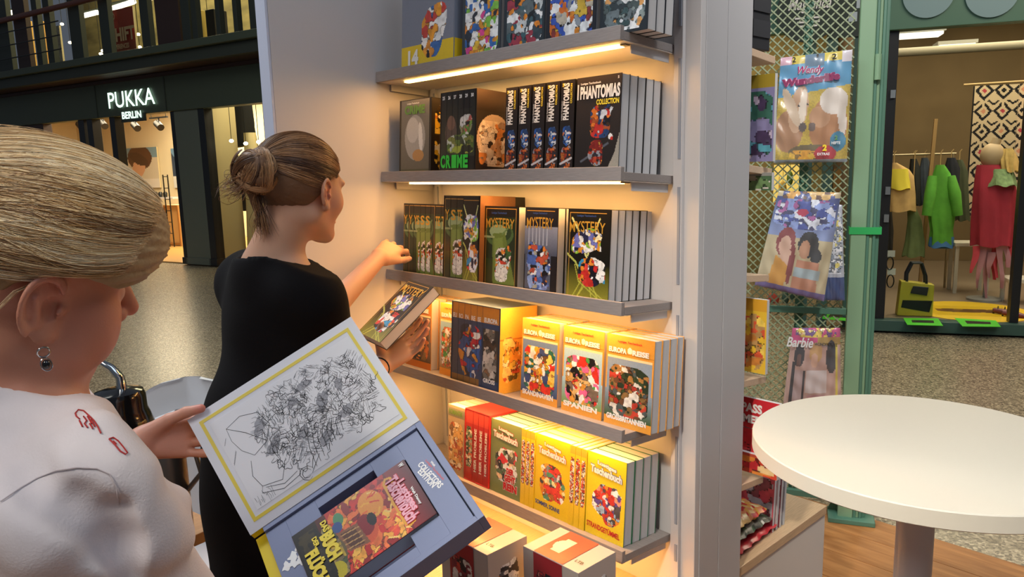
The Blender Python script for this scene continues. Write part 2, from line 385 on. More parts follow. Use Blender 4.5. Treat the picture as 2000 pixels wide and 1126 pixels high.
def slipcase(mw, w, d, h, m, label, side_art=None, wall=.003, group='slipcases'):
    r = empty('slipcase', mw=mw); tag(r, label, 'slipcase', group)
    MB().box((0, 0, 0), (wall, d, h)).box((w - wall, 0, 0), (w, d, h)).box((wall, d - wall, 0), (w - wall, d, h)).box((wall, 0, 0), (w - wall, d - wall, wall)).box((wall, 0, h - wall), (w - wall, d - wall, h)).build('case', m, r, bevel=.0005)
    if side_art is not None:
        o = side_art.put('side_print', r, w + .0003, .0005, .0005, math.pi / 2)
    return r
BH = .2185; BW = .133
# ---- shelf 2
A = Art(BW - .001, BH - .001, .0019, '2b2523').grad(0, 1, '1e1b1c', '3a302a')
A.poly([(.72, 0), (1, 0), (1, .42), (.9, .2)], 'a8a49a', .8).line([(.15, .12), (.75, .3)], .02, '555a66')
A.motley(.35, .38, .85, .74, ['26406e', '6d8fc0', 'c8cfd8', '9c4f2a', 'd8772c', '1a1a20', 'b8322c', '3a2a22'], 34, 3, .085)
A.motley(.3, .08, .62, .35, ['7a2420', 'a8442c', '2a2a34', 'b98a3a', '8a8c96', '3a2620'], 22, 4, .07).ell(.8, .37, .05, .03, 'e8e8e8').ell(.83, .35, .03, .02, 'c03028').noise(.12)
b = book(SF(2, -.165, .030, .020), BW, .029, BH, BLACKC, 'black face-out comic paperback with big white title and yellow COLLECTION line', 'black face-out paperbacks on the second shelf', A,
         [('PHANTOMIAS', .012, .168, .118, .030, INKW, dict(bold=.045, out=INKK)), ('COLLECTION', .062, .153, .066, .0125, INKY, dict(bold=.04)), ('Lustiges Taschenbuch', .013, .2, .06, .006, INKW, {}), ('I', .003, .168, .004, .035, INKW, dict(bold=.08)), ('5', .122, .207, .004, .006, INKW, {})])
row_behind(b, 5, .0295, 'paperback', 'black face-out paperbacks on the second shelf', 'at the right end of the second shelf')
sp = Art(.0245, BH - .001, .0014, '241e1d')
sp.motley(.2, .26, .8, .5, ['26406e', '6d8fc0', 'c8cfd8', 'd8772c', '1a1a20'], 16, 5, .38).motley(.15, .05, .8, .26, ['7a3420', 'a8602c', '2a2a34', '8a8c96', '3a2620'], 16, 6, .3).line([(.1, .1), (.9, .16)], .06, 'b9bcc4').noise(.1)
g = 'black spine-out paperbacks on the second shelf'
s0 = None
nm = ['first', 'second', 'third', 'fourth', 'fifth']
for k in range(5):
    x = -.4105 + k * .0485
    lb = '%s from the left of the five black spine-out comic volumes with vertical white title' % nm[k]
    if s0 is None:
        s0 = book(SF(2, x, .030, .020), BW, .0255 + .0195, BH, BLACKC, lb, g, None, [], facing='spine')
        a2 = Art(.044, BH - .001, .0014, '241e1d'); a2.motley(.25, .3, .85, .5, ['26406e', '6d8fc0', 'c8cfd8', 'd8772c', '1a1a20', '2c58a8'], 20, 5, .26).motley(.15, .05, .85, .28, ['8a3420', 'a8602c', '2a2a34', '8a8c96', '3a2620', 'c86a30'], 20, 6, .24).line([(.1, .1), (.9, .16)], .06, 'b9bcc4').noise(.1)
        a2.put('spine_print', s0, .0004, -.0003, .0004)
        cover_texts(s0, [('PHANTOMIAS', .029, .125, .086, .019, INKW, dict(rot=90, bold=.045)), ('COLLECTION', .038, .163, .046, .006, INKY, dict(rot=90, bold=.03)), ('Lustiges Taschenbuch', .0085, .125, .045, .0035, INKW, dict(rot=90)), (('5'), .006, .203, .006, .008, INKY, {})], -.0005)
    else:
        c = copy_tree(s0, mw=SF(2, x, .030, .020)); c['label'] = lb
# slipcase of six crime volumes
side = Art(.13, .225, .0022, '2a2320').grad(.75, 1, '241c19', '4a3a30').ell(.5, .42, .48, .3, 'b59c86').motley(.1, .12, .9, .62, ['c9b29a', '8b725f', 'd6c3ad', 'b88a64', '3a2c26', 'c47a3c', 'e0d2c2'], 40, 8, .13).noise(.1)
slipcase(SF(2, -.662, .0125, .0205), .156, .134, .2255, BLACKC, 'black slipcase open at the front holding six green-lettered crime volumes', side)
pic = Art(.149, .2185, .0017, '23231f').grad(0, 1, '2c3426', '171514')
pic.ell(.3, .5, .17, .2, '5b4a40').ell(.3, .62, .12, .09, '7a5a4a').ell(.72, .58, .13, .13, 'b9b7b2', 0, 1, '101010').motley(.55, .45, .9, .7, ['d4d2cc', '6b8f3a', '1a1a1a', 'b85a50', '8a8c60'], 18, 2, .07).motley(.2, .25, .95, .45, ['556b2a', '9aa83c', '24281c', '7c7f3a', '3a4430', 'c0c8b8'], 26, 9, .1)
pic.rect(.62, .8, .84, .92, '0e0e10').rect(.55, .78, .9, .8, '0e0e10').rect(0, 0, 1, .2, '14140f').noise(.1)
for k in range(6):
    q = Art.__new__(Art); n0 = int(pic.nx * k / 6); n1 = int(pic.nx * (k + 1) / 6); q.w = .0235; q.h = .2185; q.nx = n1 - n0; q.nz = pic.nz; q.A = pic.A[n0:n1]
    lab = ['leftmost', 'second', 'third', 'fourth', 'fifth', 'rightmost'][k] + ' crime volume standing inside the black slipcase'
    book(SF(2, -.662 + .0045 + k * .0246, .0128, .0245), .126, .0242, .2185, BLACKC, lab, 'crime volumes in the black slipcase', q, [(str(25 + k), .006, .2, .011, .010, INKW, dict(bold=.04)), ('CRIME'[k:k + 1] if k < 5 else 'E', .0015, .013, .0215, .036, INKG, dict(bold=.05))] if k < 5 else [('30', .006, .2, .011, .010, INKW, dict(bold=.04))], facing='spine')
# crime slipcase at the left end
A = Art(.140, .2185, .0019, '77746c').grad(0, 1, '5b5a50', '7d7a72').ell(.5, .5, .36, .3, 'a7a5a0').ell(.42, .6, .22, .17, 'c2c1bd').ell(.7, .5, .07, .2, 'e0dfdb', .1).ell(.62, .26, .2, .08, 'b98a52').rect(0, 0, 1, .08, '4c5038').noise(.1)
side = Art(.13, .2185, .0022, '2c2620').motley(.1, .1, .95, .9, ['d8a828', 'e8c048', '3a2c1c', 'c0702a', '1c1a18', '9a8a6a', 'e8d8b0'], 46, 12, .14).noise(.1)
c1 = slipcase(SF(2, -.8795, .028, .0205), .158, .134, .2215, BLACKC, 'grey crime box at the left end of the second shelf with pale round picture', side)
MB().box((0, -.0016, 0), (.158, -.0002, .2215)).build('front_panel', BLACKC, c1)
A.put('front_print', c1, .009, -.002, .001); cover_texts(c1, [('CRIME', .028, .178, .1, .026, INKGD, dict(bold=.05)), ('Lustiges Taschenbuch', .04, .206, .06, .006, INKW, {})], -.0022)
# ---- shelf 3
MYB = mat('dark_olive_cover', '1f1c12', .3, coat=.3)
def green_beam(w=.133, h=.2175, cell=.0019):
    A = Art(w, h, cell, '171711').rect(.05, .04, .93, .95, '20301a').grad(0, .35, '3c3a20', '27401c').rect(0, 0, .05, 1, '12110c').rect(.93, 0, 1, 1, '12110c')
    A.ell(.45, .66, .42, .16, '4c6a3a').ell(.45, .68, .36, .12, '2c4426').ell(.42, .69, .26, .085, '98b080').poly([(.25, .66), (.62, .68), (.95, .04), (.28, .04)], '6b8238').poly([(.3, .6), (.55, .62), (.7, .1), (.35, .1)], '86a050', .6)
    A.motley(.34, .08, .8, .56, ['e6e6e0', 'f0f0ea', 'd8e0d0', 'e08a30', '1c2418', '3c6a34', 'c8402a'], 26, 21, .085).line([(0, .62), (.3, .62)], .02, 'b9c890', .6).line([(.55, .66), (.8, .78)], .02, '6c8a50').rect(0, .87, 1, 1, '15120c')
    for p in (.045, .93): A.line([(p, .02), (p, .97)], .006, 'b58a3c')
    return A.line([(.045, .97), (.93, .97)], .006, 'b58a3c').noise(.1)
def frame_lines(A, c='b58a3c'): 
    return A.line([(.05, .03), (.05, .96)], .006, c).line([(.9, .03), (.9, .96)], .006, c).line([(.05, .96), (.9, .96)], .006, c)
g3 = 'dark gold-lettered paperbacks on the middle shelf'
b = book(SF(3, -.508, .030, .020), .135, .0265, .2175, MYB, 'face-out dark paperback with gold title and a green light beam', g3, green_beam(), [('MYSTERY', .008, .158, .112, .026, GOLD, dict(bold=.01, arch=.003)), ('Lustiges Taschenbuch', .03, .196, .06, .007, INKB, {})])
row_behind(b, 5, .0268, 'p', g3, 'behind the green light beam cover')
A = Art(.116, .2175, .0019, '1d1c20').rect(.04, .04, .82, .8, '555c70').grad(.45, .78, '4c5264', '8c93a8').rect(.04, .78, .86, .95, '20202a')
for k in range(6): A.rect(.12 + k * .11, .56, .15 + k * .11, .76, 'aab2c4')
A.motley(.1, .06, .8, .58, ['4a68b0', '8ea8dc', 'e6e8ee', 'c0543c', 'e0862c', '30304a', '1a1a20', 'a8a490', '7c8cc0'], 60, 22, .1).noise(.1); frame_lines(A)
b = book(SF(3, -.349, .030, .020), .117, .0265, .2175, MYB, 'face-out dark paperback with gold title and a blue and grey picture', g3, A, [('MYSTERY', .008, .163, .094, .028, GOLD, dict(bold=.01, arch=.003)), ('Lustiges Taschenbuch', .03, .2, .05, .006, INKB, {})])
row_behind(b, 5, .0268, 'p', g3, 'behind the blue and grey picture cover')
def swirl_art(w, h, cell=.0019, seed=23):
    A = Art(w, h, cell, '14140f').grad(0, .4, '8f8c30', '15150f')
    for k in range(7): A.line([(random.Random(k).uniform(0, 1), 0), (.45 + .05 * k - .15, .2), (.2 + .1 * k, .38)], .012, 'c8c850', .7)
    A.line([(.1, .9), (.28, .75), (.4, .55), (.5, .45)], .02, 'd8dc90').line([(.75, .9), (.62, .72), (.5, .5)], .016, 'd8dc90').line([(0, .5), (.2, .42), (.35, .3)], .02, 'b8c060')
    A.motley(.12, .5, .8, .78, ['6f74c0', 'e8ecf0', 'd8922c', '24284a', '86b838', 'f0e8c0'], 20, seed, .07).motley(.3, .14, .9, .46, ['e8ecf0', 'f4f4f0', 'c8302c', 'd8443c', '1c1c24', '3a9ad0', 'e08a30', '20203a'], 34, seed + 1, .1)
    return frame_lines(A).noise(.1)
b = book(SF(3, -.199, .030, .020), .135, .0265, .2175, MYB, 'face-out gold-titled paperback with yellow lightning at the right end of the middle shelf', g3, swirl_art(.134, .2165), [('MYSTERY', .007, .16, .112, .026, GOLD, dict(bold=.01, arch=.003)), ('Lustiges Taschenbuch', .03, .198, .06, .006, INKB, {})])
row_behind(b, 6, .0268, 'p', g3, 'at the right end of the middle shelf')
gb = green_beam(.133, .2175, .0017)
def strip(A, a, b2, w, dark=.12):
    q = Art.__new__(Art); n0 = int(A.nx * a); n1 = int(A.nx * b2); q.w = w; q.h = A.h; q.nx = n1 - n0; q.nz = A.nz; q.A = A.A[n0:n1].copy(); return q
labs = ['first', 'second', 'third', 'fourth', 'fifth', 'sixth', 'seventh', 'eighth']
tx = ['Y', 'Y', 'YS', 'S', 'S', '', 'TE', 'T']
st = [(0.02, .25), (.02, .25), (.1, .45), (.3, .55), (.3, .55), (.75, .97), (.35, .6), (.35, .6)]
x = -.8865
for k in range(8):
    wd = [.026, .026, .034, .026, .026, .022, .028, .026][k]
    book(SF(3, x, .028, .020), .13, wd - .0006, .2175, MYB, '%s from the left of the eight slim dark green spines' % labs[k], 'dark green spines on the middle shelf', strip(gb, *st[k], wd - .0014), [(tx[k], .003, .155, wd - .007, .028, GOLD, dict(bold=.02))] if tx[k] else [], facing='spine')
    x += wd
side = Art(.13, .244, .003, '6c4a30').noise(.1)
slipcase(SF(3, -.668, .0125, .0205), .160, .175, .244, BLACKC, 'tall black slipcase with green volumes standing beside the slim dark spines', side)
sw = swirl_art(.133, .237, .0017, 31)
for k, (x0, wd, a, b2, s, ar) in enumerate(((.005, .026, .05, .25, 'Y', gb), (.0315, .028, .25, .5, 'S', gb), (.060, .028, .45, .7, 'TE', gb), (.0885, .066, .1, .8, '', sw))):
    q = strip(ar, a, b2, wd - .001); q.h = .236
    book(SF(3, -.668 + x0, .0135, .0245), .15, wd - .0004, .237, MYB, ['leftmost', 'second', 'third', 'wide rightmost'][k] + ' volume inside the tall black slipcase on the middle shelf', 'volumes in the tall black slipcase', q, [(s, .003, .17, wd - .007, .03, GOLD, dict(bold=.02))] if s else [], facing='spine')
# ---- shelf 4
ORC = mat('orange_cover', 'e3a044', .4, coat=.15)
def travel(w, h, seed, pal, sky, low, cell=.0019, bandc='e6a040'):
    A = Art(w, h, cell, bandc).rect(.03, .1, .97, .76, sky).grad(.1, .4, low, sky).rect(0, .8, 1, .81, 'c88230').rect(.03, .75, .97, .77, 'f0d8a8')
    A.motley(.1, .14, .9, .66, pal, 80, seed, .11); A.ell(.5, .85, .05, .035, 'f4e8d0'); return A.noise(.1)
g4 = 'orange travel paperbacks on the fourth shelf'
def trav_book(x, w, name_, art, desc, z=.02, n=4, where=''):
    b = book(SF(4, x, .052, z), w, .029, .2205, ORC, desc, g4, art, [('EUROPA', .008, .178, w * .38, .013, INKW, dict(bold=.05, out=ORC)), ('REISE', .56 * w, .178, w * .34, .013, INKW, dict(bold=.05, out=ORC)), ('Lustiges Taschenbuch', w * .25, .203, w * .5, .006, INKR, {})] + ([(name_, w * .06, .014, w * .84, .014, INKW, dict(bold=.05))] if name_ else []))
    row_behind(b, n, .0295, 'p', g4, where); return b
trav_book(-.393, .137, 'SKANDINAVIEN', travel(.136, .2195, 41, ['e8e4da', 'd8382c', 'e8b030', '2c6a5c', 'f0d060', '3c4c7c', 'c88a3a', 'f0f0f0', '705030'], '6f88b0', '3c5078'), 'face-out orange travel book titled SKANDINAVIEN with blue mountain picture', where='behind the SKANDINAVIEN cover')
trav_book(-.241, .135, 'SPANIEN', travel(.134, .2195, 42, ['f0f0f0', 'e86a9c', 'd8382c', '1c1c20', 'c8a060', 'e0b878', '4c9a50', 'e8a040', '807060'], 'a8cce0', '7c9c50'), 'face-out orange travel book titled SPANIEN with pale towers and pink dots', where='behind the SPANIEN cover')
trav_book(-.098, .141, 'GROSSBRITANNIEN', travel(.140, .2195, 43, ['c04434', 'a87a44', 'e0dcd4', '3a4a30', '6a4a34', '8a6a40', '2c3a2c', 'b03c30', '505a5c'], '8fa0b4', '3e5a34'), 'face-out orange travel book titled GROSSBRITANNIEN at the right end of its shelf', n=4, where='at the right end of the fourth shelf')
trav_book(-.754, .09, '', travel(.089, .2195, 44, ['f0f0f0', 'c86a4c', '4c9a50', 'c8a060', 'e0b878', 'e86a3c', '807060'], '9cc0d8', 'b08a50'), 'pale orange travel book left of the blue slipcase on the fourth shelf', n=4, where='left of the blue slipcase')
trav_book(-.934, .136, '', travel(.135, .2195, 45, ['6a4a34', '3a2c24', 'c86a2c', '8a6a40', 'e0a050', '2a2a30'], '7c6a60', '5c4430', bandc='c8742c'), 'dark orange travel book at the left end of the fourth shelf behind the hand', n=4, where='at the left end of the fourth shelf')
side = Art(.14, .2395, .0022, 'e8b448').rect(0, .62, 1, .64, 'c88230').motley(.1, .14, .6, .66, ['f0d080', 'e8a040', 'd85a3c', 'f4e8c8', '6a5a30', 'e0c050', 'c88a3a'], 40, 46, .11).noise(.1)
slipcase(SF(4, -.657, .018, .0205), .212, .14, .240, mat('blue_grey_case', '3d4a62', .35), 'blue-grey slipcase with orange top band holding travel volumes on the fourth shelf', side)
pic = Art(.204, .2335, .0019, '33486e').rect(0, .8, 1, 1, 'c88a38').motley(.15, .1, .62, .75, ['d8383c', '2f5aa8', 'e8ecf0', '3c4c7c', 'e0a040', '24304c', 'c83040', '4c80c8'], 60, 47, .1).rect(.66, .12, 1, .74, '3c3a38').motley(.68, .14, .98, .72, ['6c6a64', 'a8a49c', '4c3c30', '2c2c2c', '8a6a50', 'c8c4bc'], 40, 48, .08).rect(0, 0, .6, .1, '8a6a3c').noise(.1)
for k, (a, b2) in enumerate(((0, .135), (.135, .27), (.27, .405), (.405, .54), (.54, .66), (.66, 1))):
    q = strip(pic, a, b2, .2035 * (b2 - a) - .0012)
    t4 = {2: 'EUROPA', 5: 'EUROPA'}.get(k)
    bk = book(SF(4, -.657 + .0042 + .2035 * a, .0188, .0245), .13, .2035 * (b2 - a) - .0004, .2335, mat('blue_grey_case', '3d4a62', .35), ['first', 'second', 'third', 'fourth', 'fifth', 'wide last'][k] + ' travel volume from the left inside the blue-grey slipcase', 'travel volumes in the blue-grey slipcase', q, facing='spine')
    if k == 5: cover_texts(bk, [('EUROPA', .008, .19, .055, .014, INKW, dict(bold=.05)), ('GROSS', .008, .02, .05, .013, INKW, dict(bold=.05))], -.0005)
    elif k < 5: cover_texts(bk, [(['EU', 'RO', 'PA', 'RE', 'ISE'][k], .004, .188, .2035 * (b2 - a) - .01, .014, INKW, dict(bold=.04))], -.0005)
# ---- shelf 5
YEC = mat('yellow_cover', 'ecc828', .4, coat=.15); REDC = mat('red_cover', 'c02c30', .4, coat=.15); GRC = mat('green_cover', '2f6a4c', .4, coat=.15)
g5 = 'pocket books on the lowest shelf'
def ltb(w, h, bg, seed, pal, cell=.0019):
    A = Art(w, h, cell, bg).motley(.18, .2, .88, .64, pal, 90, seed, .1); return A.noise(.08)
FUN = ['e8ecf0', 'f4f4f0', 'd8443c', '5a4a9c', 'e08a30', '7c8894', '4c4a50', 'f0a080', '9ab8d0', 'c8302c']
def logo(x, z, w, out, c1=INKW, c2=INKR, sl=-.008):
    return [('Lustiges', x + w * .22, z + .021, w * .6, .013, c1, dict(bold=.05, out=c2, slope=sl)), ('Taschenbuch', x, z, w, .020, c1, dict(bold=.05, out=c2, slope=sl))]
b = book(SF(5, -.151, .038, .020), .124, .032, .2125, GRC, 'face-out yellow pocket book titled STRANDGETÜMMEL', g5, ltb(.123, .2115, 'efd02a', 51, FUN), logo(.012, .163, .1, 0, INKW, INKB) + [('STRANDGETÜMMEL', .006, .020, .106, .017, INKR, dict(bold=.03, slope=-.006))])
row_behind(b, 4, .0325, 'p', g5, 'at the right end of the lowest shelf')
b = book(SF(5, -.336, .038, .020), .126, .032, .2125, YEC, 'face-out yellow pocket book titled SOMMER, SONNE', g5, ltb(.125, .2115, 'ecca26', 52, ['e8ecf0', 'd8443c', 'e08a30', 'f4e8b0', '4c4a50', '5a9a7c', 'b06a3c', '8a8c96', 'e8a838']), logo(.012, .163, .1, 0) + [('SOMMER, SONNE', .006, .018, .09, .014, INKB, dict(bold=.03, slope=-.004))])
row_behind(b, 4, .0325, 'p', g5, 'behind the SOMMER, SONNE cover')
b = book(SF(5, -.518, .038, .020), .127, .032, .2125, GRC, 'face-out green pocket book with red lettering DER GEHT REIN', g5, ltb(.126, .2115, '7c8a58', 53, ['e8ecf0', 'd8343c', '1c1c24', '6a5a4a', 'c8ccb0', 'e8c8a0', '4c6a4c']), logo(.012, .163, .1, 0) + [('DER', .07, .066, .03, .018, INKR, dict(bold=.06, out=INKW)), ('GEHT', .062, .044, .045, .02, INKR, dict(bold=.06, out=INKW)), ('REIN', .058, .018, .056, .022, INKR, dict(bold=.06, out=INKW))])
row_behind(b, 4, .0325, 'p', g5, 'behind the DER GEHT REIN cover')
def yspines(x0, n, w, seed, lab):
    for k in range(n):
        A = Art(w - .0015, .2115, .0015, 'e8c42a').motley(.1, .3, .9, .84, ['e8ecf0', 'c8302c', '4c3a30', 'e0a040', '7c8c9c', 'b03c30', 'f0e8d0', '8a5a3c'], 34, seed + k, .3).rect(0, .9, 1, 1, 'e0a838').noise(.1)
        book(SF(5, x0 + k * w, .036, .020), .13, w - .0006, .2125, YEC, '%s of the three narrow yellow spines %s' % (['left', 'middle', 'right'][k], lab), 'yellow spines on the lowest shelf', A, [], facing='spine')
yspines(-.3895, 3, .0176, 61, 'left of the SOMMER, SONNE book'); yspines(-.209, 3, .0189, 71, 'left of the STRANDGETÜMMEL book')
slipcase(SF(5, -.632, .0335, .0205), .112, .14, .2175, REDC, 'red slipcase with lit top holding red-spined volumes on the lowest shelf', None)
for k, wd in enumerate((.034, .024, .024, .022)):
    x0 = -.632 + .0042 + sum((.034, .024, .024, .022)[:k])
    A = Art(wd - .0015, .2095, .0018, 'b8262c').rect(0, .82, 1, 1, 'c8443c').noise(.08)
    if k == 0: A.motley(.1, .2, .9, .75, ['3c6a4c', 'a8b0a0', '2c3a34', 'c86a4c', '7c9a6c', 'e8e4d8'], 30, 81, .3)
    book(SF(5, x0, .0345, .0245), .13, wd - .0005, .2105, REDC, ['wide pictured', 'second', 'third', 'last'][k] + ' volume inside the red slipcase on the lowest shelf', 'red volumes in the red slipcase', A, [] if k == 0 else [('HIER PROBLEME', wd - .006, .03, .13, wd - .013, INKW, dict(rot=90, bold=.03))], facing='spine')
A = Art(.078, .2115, .0019, 'b4a48c').motley(.1, .1, .9, .75, ['d8b070', 'c87a4c', 'e8d8b8', '8a6a50', 'f0e8d8', 'a8503c'], 40, 82, .14).rect(0, .84, 1, .96, '8f9084').noise(.1)
b = book(SF(5, -.714, .036, .020), .079, .032, .2125, mat('sandy_cover', 'b4a48c', .4), 'sandy coloured pocket book at the left of the red slipcase', g5, A, [('ROMANTIK', .006, .184, .064, .016, INKGD, dict(bold=.03))])
row_behind(b, 4, .0325, 'p', g5, 'left of the red slipcase')
# ---- shelf 1
gA = 'dark face-out books on the top shelf'
DK = mat('night_blue_cover', '20242c', .3, coat=.3)
for k, (x, w, bg, pal, lab, sd) in enumerate(((-.566, .153, '39424a', ['e8ecf0', 'f0f0f0', '7ab84c', 'd84a94', 'e08a30', 'c88a30', '3a6ab0', '2c3440', 'e8c040'], 'face-out book with green and pink dots beside the grey collectors box', 91),
        (-.402, .145, '2c343c', ['9a3c4c', 'e8ecf0', '5c6a70', 'e08a30', '3a4a54', '40606a', 'c8d0d4', '222a30'], 'face-out book with a dim teal picture, second dark book on the top shelf', 92),
        (-.2515, .155, '20222c', ['e8ecf0', '3a5ab8', 'd88a30', '8a94a0', 'c86a2c', '1c1c24', '8a3c3c', 'b8b0a0', 'd0b040'], 'face-out book with blue, white and orange picture on the top shelf', 93),
        (-.0845, .132, '262e36', ['6c7a80', 'e8ecf0', '40585c', 'd8a060', '303c42', '8a9898', '4c5a5c'], 'rightmost face-out book on the top shelf, grey-green picture', 94))):
    A = Art(w - .001, .2185, .0019, bg).motley(.1, .05, .92, .85, pal, 90, sd, .1).noise(.1)
    b = book(SF(1, x, .030, .020), w, .03, .22, DK, lab, gA, A, [('MYSTERY', .01, .18, w - .02, .024, GOLD, dict(bold=.01))])
    row_behind(b, 3, .0305, 'p', gA, ['behind the green and pink cover', 'behind the dim teal cover', 'behind the blue and orange cover', 'at the right end of the top shelf'][k])
bx = empty('collectors_box', mw=SF(1, -.832, .020, .0205)); tag(bx, 'grey-blue collectors box with yellow foot and number 14 on the top shelf', 'box')
GB = mat('grey_blue_board', '7b8497', .45)
MB().box((0, 0, 0), (.243, .04, .34)).build('case', GB, bx, bevel=.001)
A = Art(.241, .338, .0024, '7d8598').rect(0, 0, 1, .2, 'e6c628').motley(.42, .1, .88, .5, ['e8ecf0', 'e8a030', '1c1c24', '3a6ab0', 'f0f0f0', 'c8443c', 'd89038'], 30, 95, .09).noise(.06)
A.put('front_print', bx, .001, -.0008, .001); MB().box((.2432, .002, .001), (.2438, .039, .068)).build('yellow_foot', YEC, bx)
cover_texts(bx, [('COLLECTORS', .02, .232, .12, .018, INKW, dict(bold=.03)), ('EDITION', .045, .208, .08, .018, INKW, dict(bold=.03)), ('14', .035, .012, .05, .045, INKW, dict(bold=.05))], -.0012)
# ---- the two big boxes standing on the base cabinet
SILV = mat('silver_grey_carton', 'b4aca8', .4, coat=.2)
def big_box(x, y, lab, w=.174, d=.128, h=.2185):
    r = empty('gift_box', (x, y, .5005)); tag(r, lab, 'box', 'red and silver boxes on the base cabinet')
    MB().box((0, 0, 0), (w, d, h)).build('carton', SILV, r, bevel=.001)
    A = Art(w * .52, d - .002, .0022, 'd8503e').rect(.25, .25, .55, .75, 'e8c0b0').ell(.35, .5, .22, .2, 'e8c8b8').noise(.08)
    m = A.mesh('top_print'); o = bpy.data.objects.new('top_print', m); COL.objects.link(o); o.parent = r; o.location = (w * .2, .001, h + .0012); o.rotation_euler = (-math.pi / 2, 0, 0)
    f = Art(w * .52, h - .002, .0022, 'a03038').motley(.1, .2, .9, .8, ['c8443c', 'd8d4d0', '803040', '2c2c34', 'e0a090'], 30, 7, .12); f.put('front_print', r, w * .2, -.0008, .001)
    s = Art(d - .002, h - .002, .0024, 'b8b0ac').motley(.2, .45, .75, .85, ['e8ecf0', '2c2c34', '7c8088', 'e08a30', '5c5c64', 'f0f0f0'], 24, 17, .13); s.put('side_print', r, w + .0008, .001, .001, math.pi / 2)
    return r
r1 = big_box(-.150, -.18, 'red and silver gift box on the base cabinet nearest the shelf end')
r2 = big_box(-.352, -.268, 'red and silver gift box on the base cabinet partly under the open case')
for r in (r1, r2):
    mw = r.matrix_world.copy()
    o = text('lettering', 'LTB', .135, .03, .022, .010, -.0, INKK, None, bold=.01); o.parent = r; o.matrix_basis = Matrix.Translation((0, 0, .2200)) @ Matrix.Rotation(-math.pi / 2, 4, 'X')
# ================================================================ THE HALL AROUND THE BOOTH
class Fr:
    def __init__(s, o, ang):
        s.o = np.array(o, float); a = math.radians(ang); s.x = np.array([math.cos(a), math.sin(a), 0]); s.y = np.array([-math.sin(a), math.cos(a), 0])
        s.M = frame(s.o, s.x, s.y, (0, 0, 1))
    def p(s, a, b, y=0):
        """pixel -> local (x, z) on the vertical plane at local depth y"""
        q = hitplane(a, b, s.o + s.y * y, s.y) - s.o; return float(q @ s.x), float(q[2])
    def f(s, a, b, z=0):
        """pixel -> local (x, y) on the floor plane at height z"""
        q = hitplane(a, b, (0, 0, z), (0, 0, 1)) - s.o; return float(q @ s.x), float(q @ s.y)
    def root(s, name, label, cat, group=None, x=0, y=0, z=0):
        r = empty(name, mw=s.M @ Matrix.Translation((x, y, z))); tag(r, label, cat, group); return r
def cloth(rows, depth, nf=7, fold=.12, seed=0, n=40, c=(0, 0)):
    """closed draped shape: rows of (z, x_left, x_right)"""
    b = MB(); vs = []; R = random.Random(seed); ph = R.uniform(0, 6)
    for i, (z, xl, xr) in enumerate(rows):
        k = i / max(1, len(rows) - 1)
        for j in range(n):
            a = 2 * math.pi * j / n; w = 1 + fold * k * math.sin(nf * a + ph) + .03 * math.sin(3 * a + 5 * k)
            vs.append(((xl + xr) / 2 + (xr - xl) / 2 * math.cos(a) * w, c[1] + depth * (.5 + .6 * k) * math.sin(a) * w, z + .012 * k * math.sin(nf * a * .5 + ph)))
    m = len(rows); fs = [(i * n + j, i * n + (j + 1) % n, (i + 1) * n + (j + 1) % n, (i + 1) * n + j) for i in range(m - 1) for j in range(n)]
    fs += [tuple(range(n)), tuple((m - 1) * n + n - 1 - j for j in range(n))]
    return b.add(vs, fs, None, True)
# ---------------------------------------------------------------- right: glazed boutique
R = Fr((-1.74, 5.89, 0), 29.4)
GRN = mat('green_painted_steel', '4d7361', .45); GRND = mat('dark_green_steel', '35524a', .45); NEARB = mat('black_frame', '15171a', .4)
xl, zt = R.p(1738, 62); xb, zb = R.p(1720, 634); xr, _ = R.p(2000, 50)
HZ = zt
hd = empty('shopfront_header', mw=R.M); tag(hd, 'green steel header above the boutique window with pale round discs', 'header')
MB().box((xl - .06, -.1, HZ), (xl + 3.6, .06, HZ + 1.4)).build('panel', GRN, hd, bevel=.004)
for a, b_ in ((1813, -12), (1937, -14), (2062, -16)):
    x, z = R.p(a, b_, -.1)
    o = MB().lathe([(0, 0), (.185, 0), (.2, .006), (.2, .02), (0, .02)], n=40).build('disc', mat('pale_disc', '7c99a0', .5), hd); o.matrix_parent_inverse = Matrix.Identity(4); o.matrix_basis = Matrix.Translation((x, -.1, z)) @ Matrix.Rotation(math.pi / 2, 4, 'X')
zfl = .10
tag(MB().box((xl - .2, -.12, 0), (xl + 3.6, .02, zfl)).build('trim_2', GRND, mw=R.M, bevel=.003), kind='structure')
tag(MB().box((xl - .2, .02, zfl - .05), (xl + 3.6, 4.6, zfl - .002)).build('floor', mat('boutique_floor', '8b7a66', .35), mw=R.M), kind='structure')
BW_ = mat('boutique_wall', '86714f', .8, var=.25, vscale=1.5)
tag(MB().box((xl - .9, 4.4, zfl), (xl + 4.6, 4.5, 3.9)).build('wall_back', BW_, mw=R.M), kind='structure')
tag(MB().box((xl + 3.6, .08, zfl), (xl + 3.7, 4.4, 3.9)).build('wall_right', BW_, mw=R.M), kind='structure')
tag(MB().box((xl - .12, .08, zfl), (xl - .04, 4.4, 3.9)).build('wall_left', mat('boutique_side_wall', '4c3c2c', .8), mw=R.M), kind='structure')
tag(MB().box((xl - .03, .08, 3.6), (xl + 3.7, 4.5, 3.7)).build('ceiling', mat('boutique_ceiling', '6c5c44', .8), mw=R.M), kind='structure')
